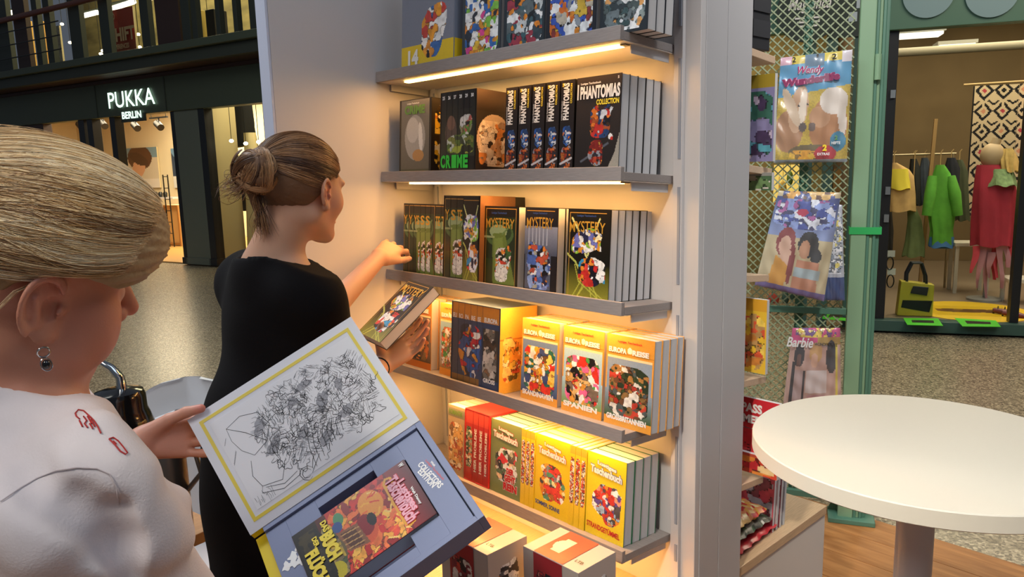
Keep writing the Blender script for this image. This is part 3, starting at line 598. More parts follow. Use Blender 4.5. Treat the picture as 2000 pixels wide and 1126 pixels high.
for nm, a0, a1, lb in (('window_jamb', 1722, 1740, 'black window jamb of the boutique beside the green pole'), ('window_mullion', 1978, 1996, 'dark window mullion at the right edge of the boutique window')):
    x0, _ = R.p(a0, 350); x1, _ = R.p(a1, 350)
    x0 += .05 * (nm == 'window_mullion'); x1 += .05 * (nm == 'window_mullion')
    j = R.root(nm, lb, 'frame'); MB().box((x0, -.04, zfl), (x1, .05, HZ)).build('post', NEARB, j, bevel=.003)
    if nm == 'window_jamb':
        for pz in (1.0, 1.25, 2.1, 2.9): MB().box((x1 - .05, -.07, pz), (x1 - .01, -.041, pz + .07)).build('clip', mat('steel_clip', 'a8aeb0', .3, metal=.8), j)
GL = mat('window_glass', 'f4faf8', .02, trans=1.0, ior=1.02, spec=.5)
w1 = R.root('window_1', None, None); tag(w1, kind='structure'); x0, _ = R.p(1741, 350); x1, _ = R.p(1977, 350)
MB().box((x0, -.004, zfl), (x1, .004, HZ)).build('pane', GL, w1)
def arealocal(Fm, name, loc, size, sizey, e, col):
    l = bpy.data.lights.new(name, 'AREA'); l.shape = 'RECTANGLE'; l.size = size; l.size_y = sizey; l.energy = e; l.color = col
    o = bpy.data.objects.new(name, l); COL.objects.link(o); o.matrix_world = Fm @ Matrix.Translation(loc); return o
arealocal(R.M, 'boutique_light', (xl + 1.4, 2.0, 3.5), 2.2, 2.2, 85, (1.0, .82, .56))
arealocal(R.M, 'boutique_window_light', (xl + 1.2, .6, 3.3), 1.8, .5, 30, (1.0, .88, .7))
# lamps in its ceiling
for k, (a0, b0, a1, b1_) in enumerate(((1752, 66, 1842, 82), (1835, 88, 1905, 96))):
    x0, z0 = R.p(a0, b0, 1.5 + k); x1, _ = R.p(a1, b1_, 1.5 + k)
    c = R.root('ceiling_light', ['long pale ceiling light just inside the boutique window', 'second pale ceiling light deeper in the boutique'][k], 'lamp', 'boutique ceiling lights')
    MB().box((x0, 1.5 + k, z0 - .03), (x1, 1.75 + k, z0)).build('diffuser', mat('cool_tube', 'ffffff', .4, emit='fff2d8', estr=1.6), c); MB().box((x0 - .02, 1.48 + k, z0 + .001), (x1 + .02, 1.77 + k, z0 + .04)).build('housing', mat('lamp_housing', '9a9a92', .5), c)
x0, z0 = R.p(1738, 104, 2.4); x1, z1 = R.p(2010, 84, 2.4)
c = R.root('duct', 'long horizontal pipe under the boutique ceiling', 'pipe'); MB().tube([(x0, 2.4, z0), (x1, 2.4, z0)], .05).build('pipe', mat('duct_grey', '8c8672', .5), c)
# patterned rug hanging at the right
D = 2.3
x0, z1 = R.p(1902, 168, D); x1, z0 = R.p(2040, 420, D)
A = Art(x1 - x0, z1 - z0, .012, 'cdb793'); A.rect(0, 0, .015, 1, '1c1814')
for i in range(5):
    for k in range(7):
        cx, cz = .02 + i * .24, .03 + k * .155
        A.poly([(cx, cz), (cx + .12, cz + .075), (cx + .24, cz), (cx + .12, cz - .075)], '1d1a1a').poly([(cx + .045, cz), (cx + .12, cz + .048), (cx + .195, cz), (cx + .12, cz - .048)], 'cdb793').poly([(cx + .085, cz), (cx + .12, cz + .02), (cx + .155, cz), (cx + .12, cz - .02)], ['b0404c', '1d1a1a', 'c88a6a'][(i + k) % 3])
        A.line([(cx + .12, cz + .075), (cx + .12, cz + .03)], .012, 'cdb793').line([(cx, cz + .05), (cx + .06, cz + .075)], .012, '1d1a1a').line([(cx + .24, cz + .05), (cx + .18, cz + .078)], .012, '1d1a1a')
rg = R.root('hanging_rug', 'black and cream geometric rug hanging behind the mannequin', 'rug'); MB().box((x0, D + .002, z0), (x1, D + .014, z1)).build('weave', mat('rug_back', '2c2620', .9), rg)
A.put('pattern', rg, x0, D, z0)
MB().tube([(x0 - .1, D + .01, z1 + .02), (x1, D + .01, z1 + .03)], .012).build('rod', mat('wood_rod', 'b89a66', .5), rg)
# garment rail and clothes
D = 1.9
x0, zr = R.p(1735, 303, D); x1, _ = R.p(1868, 296, D)
rl = R.root('garment_rail', 'thin metal garment rail holding the clothes in the boutique', 'rail')
MB().tube([(x0 - .1, D, zr), (x1, D, zr)], .011).build('rod', mat('rail_steel', 'a89878', .35, metal=.6), rl)
MB().tube([(x1 - .03, D, zr), (x1 - .03, D, zfl)], .013).build('leg', mat('rail_steel', 'a89878', .35, metal=.6), rl); MB().tube([(x0, D, zr), (x0, D, zfl)], .013).build('leg', mat('rail_steel', 'a89878', .35, metal=.6), rl)
def rows_px(pts, y): 
    out = []
    for b_, a0, a1 in pts:
        xx0, z = R.p(a0, b_, y); xx1, _ = R.p(a1, b_, y); out.append((z, xx0, xx1))
    return out
GR = [('cream jacket with yellow yoke hanging at the left of the boutique rail', D - .25, [(318, 1740, 1752), (332, 1733, 1776), (345, 1730, 1785), (380, 1729, 1788), (412, 1728, 1789)], 'd8b070', 'e0c83c'),
      ('bright green coat with blue hem hanging in the middle of the boutique window', D - .3, [(322, 1828, 1845), (340, 1822, 1856), (370, 1815, 1862), (410, 1812, 1866), (450, 1818, 1860), (478, 1815, 1862)], '62b03a', None),
      ('dark navy jacket hanging right of the green coat', D - .1, [(308, 1850, 1866), (330, 1844, 1874), (372, 1850, 1872)], '20222c', None),
      ('grey and green layered skirt hanging low in the boutique', D - .2, [(408, 1772, 1790), (430, 1772, 1800), (470, 1768, 1806), (500, 1762, 1806)], '6c7c4c', None),
      ('slate blue shirt hanging between the cream jacket and the green coat', D + .05, [(308, 1800, 1812), (330, 1796, 1820), (400, 1798, 1820)], '56606c', None),
      ('charcoal garment with a lime edge hanging beside the cream jacket', D + .02, [(310, 1778, 1790), (330, 1776, 1797), (400, 1780, 1798)], '2c2c28', None),
      ('olive dress hanging at the right end of the boutique rail', D + .1, [(312, 1868, 1880), (335, 1866, 1890), (430, 1866, 1894)], '4c5238', None),
      ('dark patterned trousers hanging behind the window jamb', D + .05, [(410, 1730, 1742), (450, 1728, 1745), (500, 1730, 1742)], '3a3834', None)]
for lb, y, pts, c1_, c2_ in GR:
    g_ = R.root('garment', lb, 'garment', 'clothes on the boutique rail'); rw = rows_px(pts, y)
    b_ = cloth(rw, .07, 8, .10, len(lb)); o = b_.build('cloth', mat('cloth_' + c1_, c1_, .85, var=.3, vscale=9), g_); o.location = (0, y, 0)
    cx = (rw[0][1] + rw[0][2]) / 2
    MB().tube([(cx, y, rw[0][0] - .01), (cx, y, max(zr, rw[0][0]) + .02), (cx + .02, y, max(zr, rw[0][0]) + .045)], .005).build('hanger', mat('hanger_wood', 'b89a66', .5), g_)
    if c2_:
        k = cloth([(rw[1][0] + .01, rw[1][1] + .02, rw[1][2] - .02), (rw[2][0] - .06, rw[2][1] + .02, rw[2][2] - .04), (rw[3][0] + .06, rw[3][1] + .04, rw[3][2] - .05)], .06, 7, .05, 3).build('yoke', mat('cloth_yellow', 'e0cc40', .85), g_); k.location = (0, y - .03, 0)
    if 'blue hem' in lb:
        k = cloth([(rw[-1][0] + .09, rw[-1][1] - .004, rw[-1][2] + .004), (rw[-1][0] - .02, rw[-1][1] - .005, rw[-1][2] + .005)], .09, 8, .03, 3).build('hem', mat('cloth_blue_hem', '3a6a9c', .85), g_); k.location = (0, y, 0)
        for s in ((1, 0), (0, 1)):
            xa, za = R.p(1822 if s[0] else 1856, 345, y); xb_, zb_ = R.p(1808 if s[0] else 1868, 420, y)
            MB().tube([(xa, y, za), ((xa + xb_) / 2, y - .05, (za + zb_) / 2 + .03), (xb_, y - .05, zb_)], [.05, .06, .05]).build('sleeve', mat('cloth_' + c1_, c1_, .85), g_)
# wooden post
x0, z1 = R.p(1826, 232, D - .05); c = R.root('wooden_post', 'slim bare wooden post standing among the clothes', 'post'); MB().bar((x0 + .01, D - .05, z1), (x0 - .05, D - .05, zfl), .035, up=(0, 1, 0)).build('post', mat('bare_wood', 'a88450', .6), c)
# mannequin in red
D = 1.15
mq = R.root('mannequin', 'headless beige mannequin in a red dress with long pink ribbons', 'mannequin')
cx, cz = R.p(1938, 310, D)
MB().ellipsoid((cx, D, cz + .03), (.11, .1, .13), 24, 16).tube([(cx, D, cz + .1), (cx + .03, D, cz + .2)], [.05, .042], 16).build('torso', mat('mannequin_beige', 'b49a74', .6), mq)
MB().tube([(cx + .02, D, cz - .1), (cx + .02, D, zfl + .03)], .016).lathe([(.0, 0), (.16, 0), (.16, .02), (0, .03)], (cx + .02, D, zfl)).build('stand', mat('stand_grey', '8c8c88', .4), mq)
rw = rows_px([(322, 1908, 1958), (345, 1903, 1980), (380, 1900, 1983), (430, 1898, 1984), (478, 1897, 1975)], D)
o = cloth(rw, .16, 9, .09, 5).build('dress', mat('cloth_crimson', 'b02c3c', .8, var=.3, vscale=6), mq); o.location = (0, D, 0)
rw2 = rows_px([(290, 1955, 1976), (310, 1948, 1984), (335, 1950, 1986)], D)
o = cloth(rw2, .1, 11, .2, 6).build('ruffle', mat('cloth_straw', 'd8b468', .85, var=.3, vscale=20), mq); o.location = (0, D - .03, 0)
rw2 = rows_px([(330, 1925, 1975), (345, 1928, 1980), (362, 1922, 1984)], D)
o = cloth(rw2, .17, 12, .08, 7).build('patched_bodice', mat('cloth_patchwork', '8aa46c', .85, var=.5, vscale=25), mq); o.location = (0, D - .02, 0)
RB = mat('ribbon_pink', 'b48088', .8); RB2 = mat('ribbon_red', 'c0404c', .8)
for k, (a0, b0, a1, b1_) in enumerate(((1902, 478, 1893, 530), (1915, 475, 1905, 560), (1925, 470, 1922, 585), (1935, 470, 1938, 545), (1948, 475, 1950, 560), (1958, 470, 1965, 520), (1970, 440, 1972, 500), (1910, 480, 1912, 520), (1930, 490, 1926, 540), (1942, 480, 1940, 540))):
    xa, za = R.p(a0, b0, D); xb_, zb_ = R.p(a1, b1_, D); yy = D - .1 + .02 * (k % 4)
    b_ = MB(); n_ = 8; vs = []
    for i in range(n_):
        t_ = i / (n_ - 1); w_ = .035 * (1 - .65 * t_); x_ = xa + (xb_ - xa) * t_ + .012 * math.sin(5 * t_ + k); z_ = za + (zb_ - za) * t_
        vs += [(x_ - w_, yy + .02 * math.sin(4 * t_ + k), z_), (x_ + w_, yy + .02 * math.cos(5 * t_ + k), z_), (x_ + w_, yy + .004 + .02 * math.cos(5 * t_ + k), z_), (x_ - w_, yy + .004 + .02 * math.sin(4 * t_ + k), z_)]
    fs = [(4 * i + j, 4 * i + (j + 1) % 4, 4 * i + 4 + (j + 1) % 4, 4 * i + 4 + j) for i in range(n_ - 1) for j in range(4)]
    b_.add(vs, fs, None, True).build('ribbon', RB if k % 3 else RB2, mq)
# stool, bag, decals, shoes
def stool(a, b_, lb, D):
    x, z = R.p(a, b_, D); s_ = R.root('stool', lb, 'stool', 'white stools'); WS = mat('white_stool', 'c8c2b0', .5)
    MB().box((x, D, z - .04), (x + .36, D + .3, z)).build('seat', WS, s_, bevel=.005)
    for i in (0, 1):
        for k in (0, 1): MB().box((x + .01 + i * .3, D + .01 + k * .25, zfl), (x + .045 + i * .3, D + .045 + k * .25, z - .0405)).build('leg', WS, s_)
stool(1866, 474, 'white wooden stool behind the red dress', 1.5); stool(1971, 545, 'white stool at the right edge of the boutique window', .9)
hx, hy = R.f(1752, 616, zfl); 
hb = R.root('handbag', 'yellow box-shaped handbag with black straps on the boutique floor', 'bag')
MB().prism([(0, 0), (.30, 0), (.30, .30), (.02, .33)], 0, .12).build('body', mat('bag_yellow', 'b4a42c', .5), hb, bevel=.006).matrix_basis = Matrix.Translation((hx, hy, zfl + .001))
o = MB().prism([(.03, .08), (.27, .04), (.29, .15), (.04, .15)], -.004, -.0005).build('black_panel', NEARB, hb); o.location = (hx, hy, zfl + .001)
for dy in (.02, .1):
    o = MB().tube([(.07, dy, .28), (.07, dy, .40), (.11, dy, .50), (.19, dy, .50), (.23, dy, .38), (.24, dy, .26)], .012, 8).build('strap', NEARB, hb); o.location = (hx, hy, zfl)
o = MB().prism([(.10, .22), (.24, .2), (.25, .28), (.12, .29)], -.02, -.0045).build('clasp', mat('bag_black_leather', '24262a', .3), hb, bevel=.004); o.location = (hx, hy, zfl)
cx, cy = R.f(1895, 607, zfl); dc = R.root('floor_decal', 'round yellow sticker with brown marks on the boutique floor', 'sticker', None, cx, cy, zfl)
MB().lathe([(0, 0), (.52, 0), (.52, .002), (0, .002)], n=48, smooth=False).build('disc', mat('decal_yellow', 'e0b820', .5), dc)
MA = Art(.7, .5, .02, 'e0b820').motley(.1, .35, .9, .65, ['5a3c1c', '7a5424', 'e0b820'], 30, 4, .05); o = MA.put('print', dc, -.35, .25, .0024); o.rotation_euler = (-math.pi / 2, 0, 0); o.location = (-.35, -.25, .0026); o.rotation_euler = (-math.pi / 2, 0, 0)
for k, q in enumerate((((1764, 621), (1832, 622), (1842, 636), (1772, 634)), ((1864, 621), (1945, 626), (1955, 638), (1880, 637)), ((1610, 608), (1668, 612), (1672, 628), (1606, 622)))):
    P_ = [R.f(a, b_, zfl) for a, b_ in q]; cx = sum(p[0] for p in P_) / 4; cy = sum(p[1] for p in P_) / 4
    d_ = R.root('floor_decal', ['green square sticker left of the yellow disc on the boutique floor', 'green square sticker in front of the yellow disc', 'green sticker on the floor seen through the lattice'][k], 'sticker', 'green floor stickers')
    b_ = MB(); vs = [(p[0], p[1], zfl - .001) for p in P_] + [(p[0], p[1], zfl + .003) for p in P_]; b_.add(vs, [(0, 1, 2, 3), (7, 6, 5, 4)] + [(i, (i + 1) % 4, 4 + (i + 1) % 4, 4 + i) for i in range(4)])
    b_.build('sheet', mat('decal_green', '4cc828', .5), d_)
    vs = [(cx + (p[0] - cx) * .62, cy + (p[1] - cy) * .35, zfl + h) for h in (.0031, .0045) for p in P_]; MB().add(vs, [(0, 1, 2, 3), (7, 6, 5, 4)] + [(i, (i + 1) % 4, 4 + (i + 1) % 4, 4 + i) for i in range(4)]).build('black_mark', NEARB, d_)
for k, (a, b_) in enumerate(((1940, 612), (1958, 617))):
    cx, cy = R.f(a, b_, zfl); s_ = R.root('shoe', ['left', 'right'][k] + ' dark red strappy shoe on the yellow floor disc', 'shoe', 'red shoes', cx, cy, zfl)
    b_ = MB(); pts = [(0, 0, .035), (.05, -.03, .03), (.11, -.06, .02), (.16, -.09, .018)]; b_.tube(pts, [.022, .026, .033, .018], 10).build('upper', mat('shoe_red', '6a2424', .35), s_)
    MB().tube([(.0, 0, .05), (.0, .0, .0)], .008).build('heel', NEARB, s_)
    for t_ in (.02, .07): MB().tube([(t_, -.03 - t_ * .3, .03), (t_ + .01, -.01 - t_ * .5, .075), (t_ + .02, .02 - t_ * .6, .03)], .004, 6).build('strap', NEARB, s_)
# black white bracket things on the jamb
for k, (a, b_) in enumerate(((1732, 495), (1733, 530))):
    x, z = R.p(a, b_, .12); s_ = R.root('hanging_tag', ['upper', 'lower'][k] + ' black and white belt tag hanging beside the window jamb', 'tag', 'tags by the jamb')
    MB().box((x, .12, z - .03), (x + .07, .125, z + .03)).build('card', mat('card_white', 'd8d4c8', .6), s_); MB().tube([(x + .03 + .03 * math.cos(q), .118, z - .09 + .06 * math.sin(q)) for q in np.linspace(0, 6.28, 14)[:-1]], .006, 6, closed=True).build('loop', NEARB, s_)
# ---------------------------------------------------------------- shop beyond the lattice, left of the boutique
xq = xl - .12
tag(MB().box((xl - 2.9, -.02, HZ + .05), (xl - .12, .10, HZ + 1.4)).build('wall_front', mat('sign_green', '4a7660', .5), mw=R.M), kind='structure')
tag(MB().box((xl - 2.9, 3.2, 0), (xl - .13, 3.3, 4.0)).build('wall_back', mat('shop_back_wall', '9a8a58', .8, var=.5, vscale=2.2), mw=R.M), kind='structure')
tag(MB().box((xl - 2.9, .0, 3.7), (xl - .13, 3.2, 3.8)).build('ceiling', mat('shop_ceiling', '3c382c', .8), mw=R.M), kind='structure')
arealocal(R.M, 'shop_light', (xl - 1.3, 1.6, 3.5), 2.0, 1.6, 60, (1.0, .80, .48))
xs, zs_ = R.p(1578, 22, -.05); sg = R.root('shop_sign', 'round dark shop sign with white script on the green band behind the lattice', 'sign')
o = MB().lathe([(0, 0), (.27, 0), (.27, .03), (0, .03)], n=40, smooth=False).build('disc', mat('sign_dark', '22302a', .5), sg); o.matrix_basis = Matrix.Translation((xs, -.05, zs_)) @ Matrix.Rotation(math.pi / 2, 4, 'X')
text('lettering', 'Magnifica', xs - .17, zs_ - .02, .36, .13, -.084, INKW, sg, bold=.01, shear=.3)
for k in range(3): MB().box((xs - .11 + .02 * k, -.084, zs_ - .07 - .035 * k), (xs + .12 - .02 * k, -.0815, zs_ - .055 - .035 * k)).build('text_line', INKW, sg)
xs, zs_ = R.p(1668, 14, -.05); sg = R.root('shop_poster', 'dark poster with pale squares at the right of the green sign band', 'poster')
MB().box((xs - .2, -.04, zs_ - .25), (xs + .26, -.0205, zs_ + .4)).build('panel', mat('sign_dark', '22302a', .5), sg)
for k in range(5): MB().box((xs - .04 + .09 * (k % 2) + .03 * k, -.044, zs_ - .12 + .11 * (k // 2)), (xs + .03 + .09 * (k % 2) + .03 * k, -.0405, zs_ - .04 + .11 * (k // 2))).build('square', mat('pale_blue_square', 'aab8c4', .5), sg)
for k, a in enumerate((1572, 1612, 1664)):
    x0, _ = R.p(a, 400); p_ = R.root('shopfront_post', ['left', 'middle', 'right'][k] + ' dark green shopfront post behind the lattice', 'post', 'shopfront posts behind the lattice'); MB().box((x0 - .04, -.02, 0), (x0 + .05, .08, HZ + .05)).build('post', GRND, p_, bevel=.004)
for k, (a0, b0, a1, b1_, c_) in enumerate(((1512, 322, 1562, 395, 'e8c868'), (1620, 470, 1662, 560, 'b8a078'), (1500, 440, 1560, 520, '5c6a44'), (1630, 330, 1665, 420, '8c6c3c'))):
    x0, z1 = R.p(a0, b0, 2.2); x1, z0 = R.p(a1, b1_, 2.2); s_ = R.root('wall_hanging', ['bright yellow lit panel', 'pale brown panel', 'olive panel', 'brown panel'][k] + ' in the shop behind the lattice', 'panel', 'panels in the shop behind the lattice')
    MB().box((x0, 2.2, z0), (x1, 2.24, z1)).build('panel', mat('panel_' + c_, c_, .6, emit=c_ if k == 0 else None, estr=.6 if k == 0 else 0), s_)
RC = random.Random(5)
for k in range(22):
    a = RC.uniform(1500, 1672); b_ = RC.uniform(335, 590); x, z = R.p(a, b_, 1.3); c_ = RC.choice(['c8503c', 'd8b050', '6c8a3c', 'd88aa0', '8a6a3c', 'c8c0a0', '3c5a4c', 'e0702c'])
    s_ = R.root('hanging_trinket', '%s trinket hanging in the shop behind the lattice' % {'c8503c': 'red', 'd8b050': 'yellow', '6c8a3c': 'green', 'd88aa0': 'pink', '8a6a3c': 'brown', 'c8c0a0': 'cream', '3c5a4c': 'dark green', 'e0702c': 'orange'}[c_], 'trinket', 'trinkets seen through the lattice', x, 1.3, z)
    MB().ellipsoid((0, 0, 0), (RC.uniform(.03, .07), .03, RC.uniform(.05, .12)), 12, 8).tube([(0, 0, .04), (0, 0, .3)], .003, 5).build('body', mat('trinket_' + c_, c_, .6), s_)
# ---------------------------------------------------------------- green pole and lattice gate
L = Fr((-.245, 1.93, 0), 26.8)
PG = mat('sage_green_paint', '86a886', .42); PG2 = mat('deep_green_paint', '55806c', .42)
gp = L.root('gate_pole', 'tall sage green steel pole right of the wire lattice', 'pole')
MB().box((-.06, -.03, 0), (.0, .03, 3.2)).build('post', PG, gp, bevel=.004)
for k, (x0, x1, y0) in enumerate(((.0005, .012, -.026), (.0125, .024, -.018), (.0245, .036, -.026), (.0365, .05, -.014))): MB().box((x0, y0, 0.02), (x1, .03, 3.2)).build('profile', (PG2, PG, PG2, PG2)[k], gp, bevel=.002)
for z in (2.25, 1.9): MB().lathe([(0, 0), (.012, 0), (.012, .1), (0, .1)], (.012, -.036, z), 12).build('hinge', PG, gp)
MB().box((-.10, -.06, 0), (.09, .07, .022)).build('foot_plate', PG2, gp, bevel=.003)
MB().prism([(-.1, .022), (.08, .022), (.02, .15), (-.05, .15)], .031, .039).build('gusset', PG2, gp)
x, z = L.p(1690, 449, -.03); rb = L.root('ribbon', 'bright green ribbon tied around the green pole', 'ribbon')
MB().box((-.063, -.034, z - .018), (.054, -.0305, z + .012)).box((-.066, -.034, z - .018), (-.063, .034, z + .012)).box((.054, -.034, z - .018), (.057, .034, z + .012)).box((-.063, .031, z - .018), (.054, .034, z + .012)).build('band', mat('ribbon_green', '2fae5c', .5), rb)
gt = L.root('lattice_gate', 'green diamond wire lattice gate hung with magazine bags', 'gate')
GWd, GHt = 1.15, 3.1
wm = MB(); sp_ = .037; sl = 1.0
import itertools
def clipline(x0, z0, dx, dz, xa, xb, za, zb):
    ts = []
    t0, t1 = -1e9, 1e9
    for p, d, lo, hi in ((x0, dx, xa, xb), (z0, dz, za, zb)):
        a_, b_ = (lo - p) / d, (hi - p) / d
        if a_ > b_: a_, b_ = b_, a_
        t0 = max(t0, a_); t1 = min(t1, b_)
    return (t0, t1) if t0 < t1 else None
k = -60
for sgn in (1, -1):
    for k in range(-120, 140):
        r_ = clipline(-GWd, k * sp_, 1, sgn * sl, -GWd - .0, -.075, .12, GHt)
        if r_: wm.bar((-GWd + r_[0], .004 * sgn, k * sp_ + sgn * sl * r_[0]), (-GWd + r_[1], .004 * sgn, k * sp_ + sgn * sl * r_[1]), .0052, .004, up=(0, 1, 0))
tag(wm.build('wire_mesh', mat('lattice_green', '9aa684', .5), gt), kind='stuff')
x1, z1 = L.p(1640, 607, 0)
for z in (z1, .10, GHt): MB().box((-GWd, -.014, z - .014), (-.0605, .014, z + .014)).build('rail', PG2, gt, bevel=.002)
x1, _ = L.p(1566, 400, .03); MB().box((x1 - .015, .016, .1), (x1 + .02, .04, GHt)).build('stile', PG2, gt); MB().box((-GWd - .03, -.015, .1), (-GWd, .015, GHt)).build('stile', PG2, gt)
# ---------------------------------------------------------------- magazine bags
FILM = mat('clear_film', 'f4f8ff', .08, alpha=.10, bump=1.0, bscale=26, spec=1.0)
def bag(Fm, quad, y, art_fn, name, label, group, seed=0, bulge=.02, cell=.0045, film=True, texts=()):
    """pillow shaped bag: quad = four pixels TL TR BR BL on the plane at depth y"""
    P_ = [Fm.p(a, b_, y) for a, b_ in quad]; TL, TR, BR, BL = [np.array(p) for p in P_]
    r = Fm.root(name, label, 'magazine bag', group, float(BL[0]), y, float(BL[1]))
    w = (np.linalg.norm(TR - TL) + np.linalg.norm(BR - BL)) / 2; h = (np.linalg.norm(TL - BL) + np.linalg.norm(TR - BR)) / 2
    A = Art(w, h, cell); art_fn(A); o = A.put('front_print', r, 0, 0, 0); me = o.data
    n = len(me.vertices); co = np.empty(n * 3); me.vertices.foreach_get('co', co); co = co.reshape(-1, 3)
    def warp(u, v, off, s=1):
        q = ((BL[None] * ((1 - u) * (1 - v))[:, None]) + BR[None] * (u * (1 - v))[:, None] + TL[None] * ((1 - u) * v)[:, None] + TR[None] * (u * v)[:, None]) - BL[None]
        cr = .0035 * np.sin(21 * u + 13 * v + seed) * np.sin(17 * v - 9 * u + seed * 2) + .003 * np.sin(47 * u * (1 - v) + 31 * v)
        yy = -s * bulge * (np.clip(4 * u * (1 - u), 0, 1) ** .5) * (np.clip(4 * v * (1 - v), 0, 1) ** .4) + cr - off
        return np.stack([q[:, 0], yy, q[:, 1]], 1)
    u = co[:, 0] / w; v = co[:, 2] / h; me.vertices.foreach_set('co', warp(u, v, .0).ravel()); me.update()
    for p in me.polygons: p.use_smooth = True
    def sheet(nm, m, off, s, nu=14, nv=18):
        U, V = np.meshgrid(np.linspace(0, 1, nu), np.linspace(0, 1, nv), indexing='ij'); C = warp(U.ravel(), V.ravel(), off, s)
        b_ = MB(); b_.add(C, [(i * nv + k, (i + 1) * nv + k, (i + 1) * nv + k + 1, i * nv + k + 1) for i in range(nu - 1) for k in range(nv - 1)], None, True); return b_.build(nm, m, r)
    sheet('back', mat('bag_back', 'a8a8ac', .4), -.006, -.6)
    if film: sheet('film', FILM, .006, 1.15, 26, 34)
    for t in texts:
        s, x, z, tw, th, m = t[:6]; kw = dict(t[6]) if len(t) > 6 else {}; kw.setdefault('bold', .03); out = kw.pop('out', None)
        if out: text('lettering_outline', s, x * w, z * h, tw * w, th * h, -bulge - .003, out, r, **{**kw, 'bold': kw['bold'] + .04})
        text('lettering', s, x * w, z * h, tw * w, th * h, -bulge - .0036, m, r, **kw)
    return r
MAG = mat('magenta_ink', 'b01c6c', .5); PNK = mat('pink_ink', 'e88ab0', .5)
def horse(A):
    A.rect(0, 0, 1, 1, 'c0a428').noise(.3).rect(0, .7, 1, .92, '4c96c0').poly([(0, .62), (1, .7), (1, .74), (0, .70)], '4c96c0').rect(0, .92, 1, 1, 'd8c034').rect(0, .92, .16, 1, 'd8a8b8').rect(.86, .9, 1, 1, 'e8e0e8').rect(.35, .88, .62, 1, '5a7890')
    A.ell(.18, .3, .2, .2, 'a8784c').ell(.3, .5, .13, .22, 'c8a07c', -.1).ell(.36, .52, .055, .17, 'e4d4c0', -.05).ell(.2, .52, .07, .2, 'd4bca0', .4).ell(.37, .33, .05, .045, '5a4c44').ell(.3, .53, .012, .01, '201814').ell(.42, .54, .012, .01, '201814')
    A.ell(.72, .34, .26, .26, 'b07844').ell(.6, .42, .14, .1, 'c09066', .5).ell(.5, .33, .05, .04, '6a5448').ell(.78, .56, .2, .12, 'dcd0c4', -.6).ell(.9, .42, .06, .18, 'e0d4c8', .1).ell(.5, .1, .3, .07, '6c5c30').motley(.2, .03, .6, .12, ['e8a820', 'f0c030', '8a6a20'], 16, 5, .06)
    A.ell(.86, .19, .11, .09, '2c7c9c').ell(.7, .08, .15, .075, 'b81c2c').rect(0, 0, 1, .025, '7c868c')
bag(L, ((1525, 113), (1665, 97), (1654, 316), (1511, 318)), -.06, horse, 'magazine_bag', 'large clear magazine bag with two chestnut horses hung at the top of the lattice', 'bags on the lattice', 1, .022, .0042,
    texts=[('Wendy', .3, .80, .36, .085, MAG, dict(shear=.3, bold=.02, out=INKW)), ('Wunderlife', .08, .70, .8, .075, mat('plum_ink', '8a2c5c', .5), dict(bold=.06, slope=.02, out=PNK)), ('2', .22, .925, .05, .05, INKK, {}), ('2', .76, .93, .06, .05, INKK, {}), ('2', .68, .1, .06, .06, INKY, dict(bold=.06)), ('EXTRAS', .61, .06, .17, .025, INKW, {}), ('2', .84, .2, .04, .04, INKGD, {}), ('HEFTE', .8, .16, .12, .025, INKW, {})])
MB_ = L.p(1596, 118, -.03); hk = L.root('peg_hook', 'metal hook carrying the horse magazine bag', 'hook', 'hooks on the lattice'); MB().tube([(MB_[0], 0, MB_[1]), (MB_[0], -.07, MB_[1]), (MB_[0], -.075, MB_[1] + .02)], .004, 8).build('hook', mat('hook_steel', '9a9a9a', .3, metal=.9), hk)
def ladies(A):
    A.rect(0, 0, 1, 1, 'c8b890').grad(.55, .95, '8c9cc8', '2c3c7c').motley(.05, .66, .95, .92, ['3c4c9c', '8ca0d8', 'e0e4f0', '2c2c5c', 'a85c9c'], 50, 3, .08).motley(.1, .93, .9, 1, ['d8a040', 'e0b870', '3c4c8c', '6c4c3c'], 18, 8, .06)
    A.ell(.3, .5, .14, .15, '8a3430').ell(.3, .46, .09, .1, 'dcb49c').ell(.35, .3, .1, .14, 'dcb49c').poly([(.14, .02), (.4, .05), (.42, .26), (.2, .36)], 'd89c30').ell(.44, .28, .04, .2, '8a3430').ell(.64, .5, .15, .13, '1c1816').ell(.6, .45, .08, .09, 'c08c68').ell(.78, .4, .08, .07, '1c1816').poly([(.5, .05), (.86, .05), (.84, .34), (.52, .34)], 'c88a68').rect(.5, .18, .88, .27, 'a8b8bc').rect(.0, 0, 1, .06, '6c5a94').ell(.46, .8, .09, .035, 'b8284c')
bag(L, ((1521, 372), (1643, 376), (1609, 588), (1474, 556)), -.10, ladies, 'magazine_bag', 'tilted clear magazine bag with drawn ladies in yellow in the middle of the lattice', 'bags on the lattice', 2, .025, .0045)
def bluewhite(A): A.rect(0, 0, 1, 1, 'b8bcc8').rect(0, 0, 1, .25, '24407c').motley(.1, .3, .9, .9, ['d8dce4', '8c98a8', 'e8d870', 'f4f4f8', '6c7480'], 40, 4, .14)
bag(L, ((1628, 398), (1645, 400), (1650, 586), (1606, 586)), -.05, bluewhite, 'magazine_bag', 'silvery bag with blue foot peeking out behind the tilted ladies bag', 'bags on the lattice', 3, .015, .005)
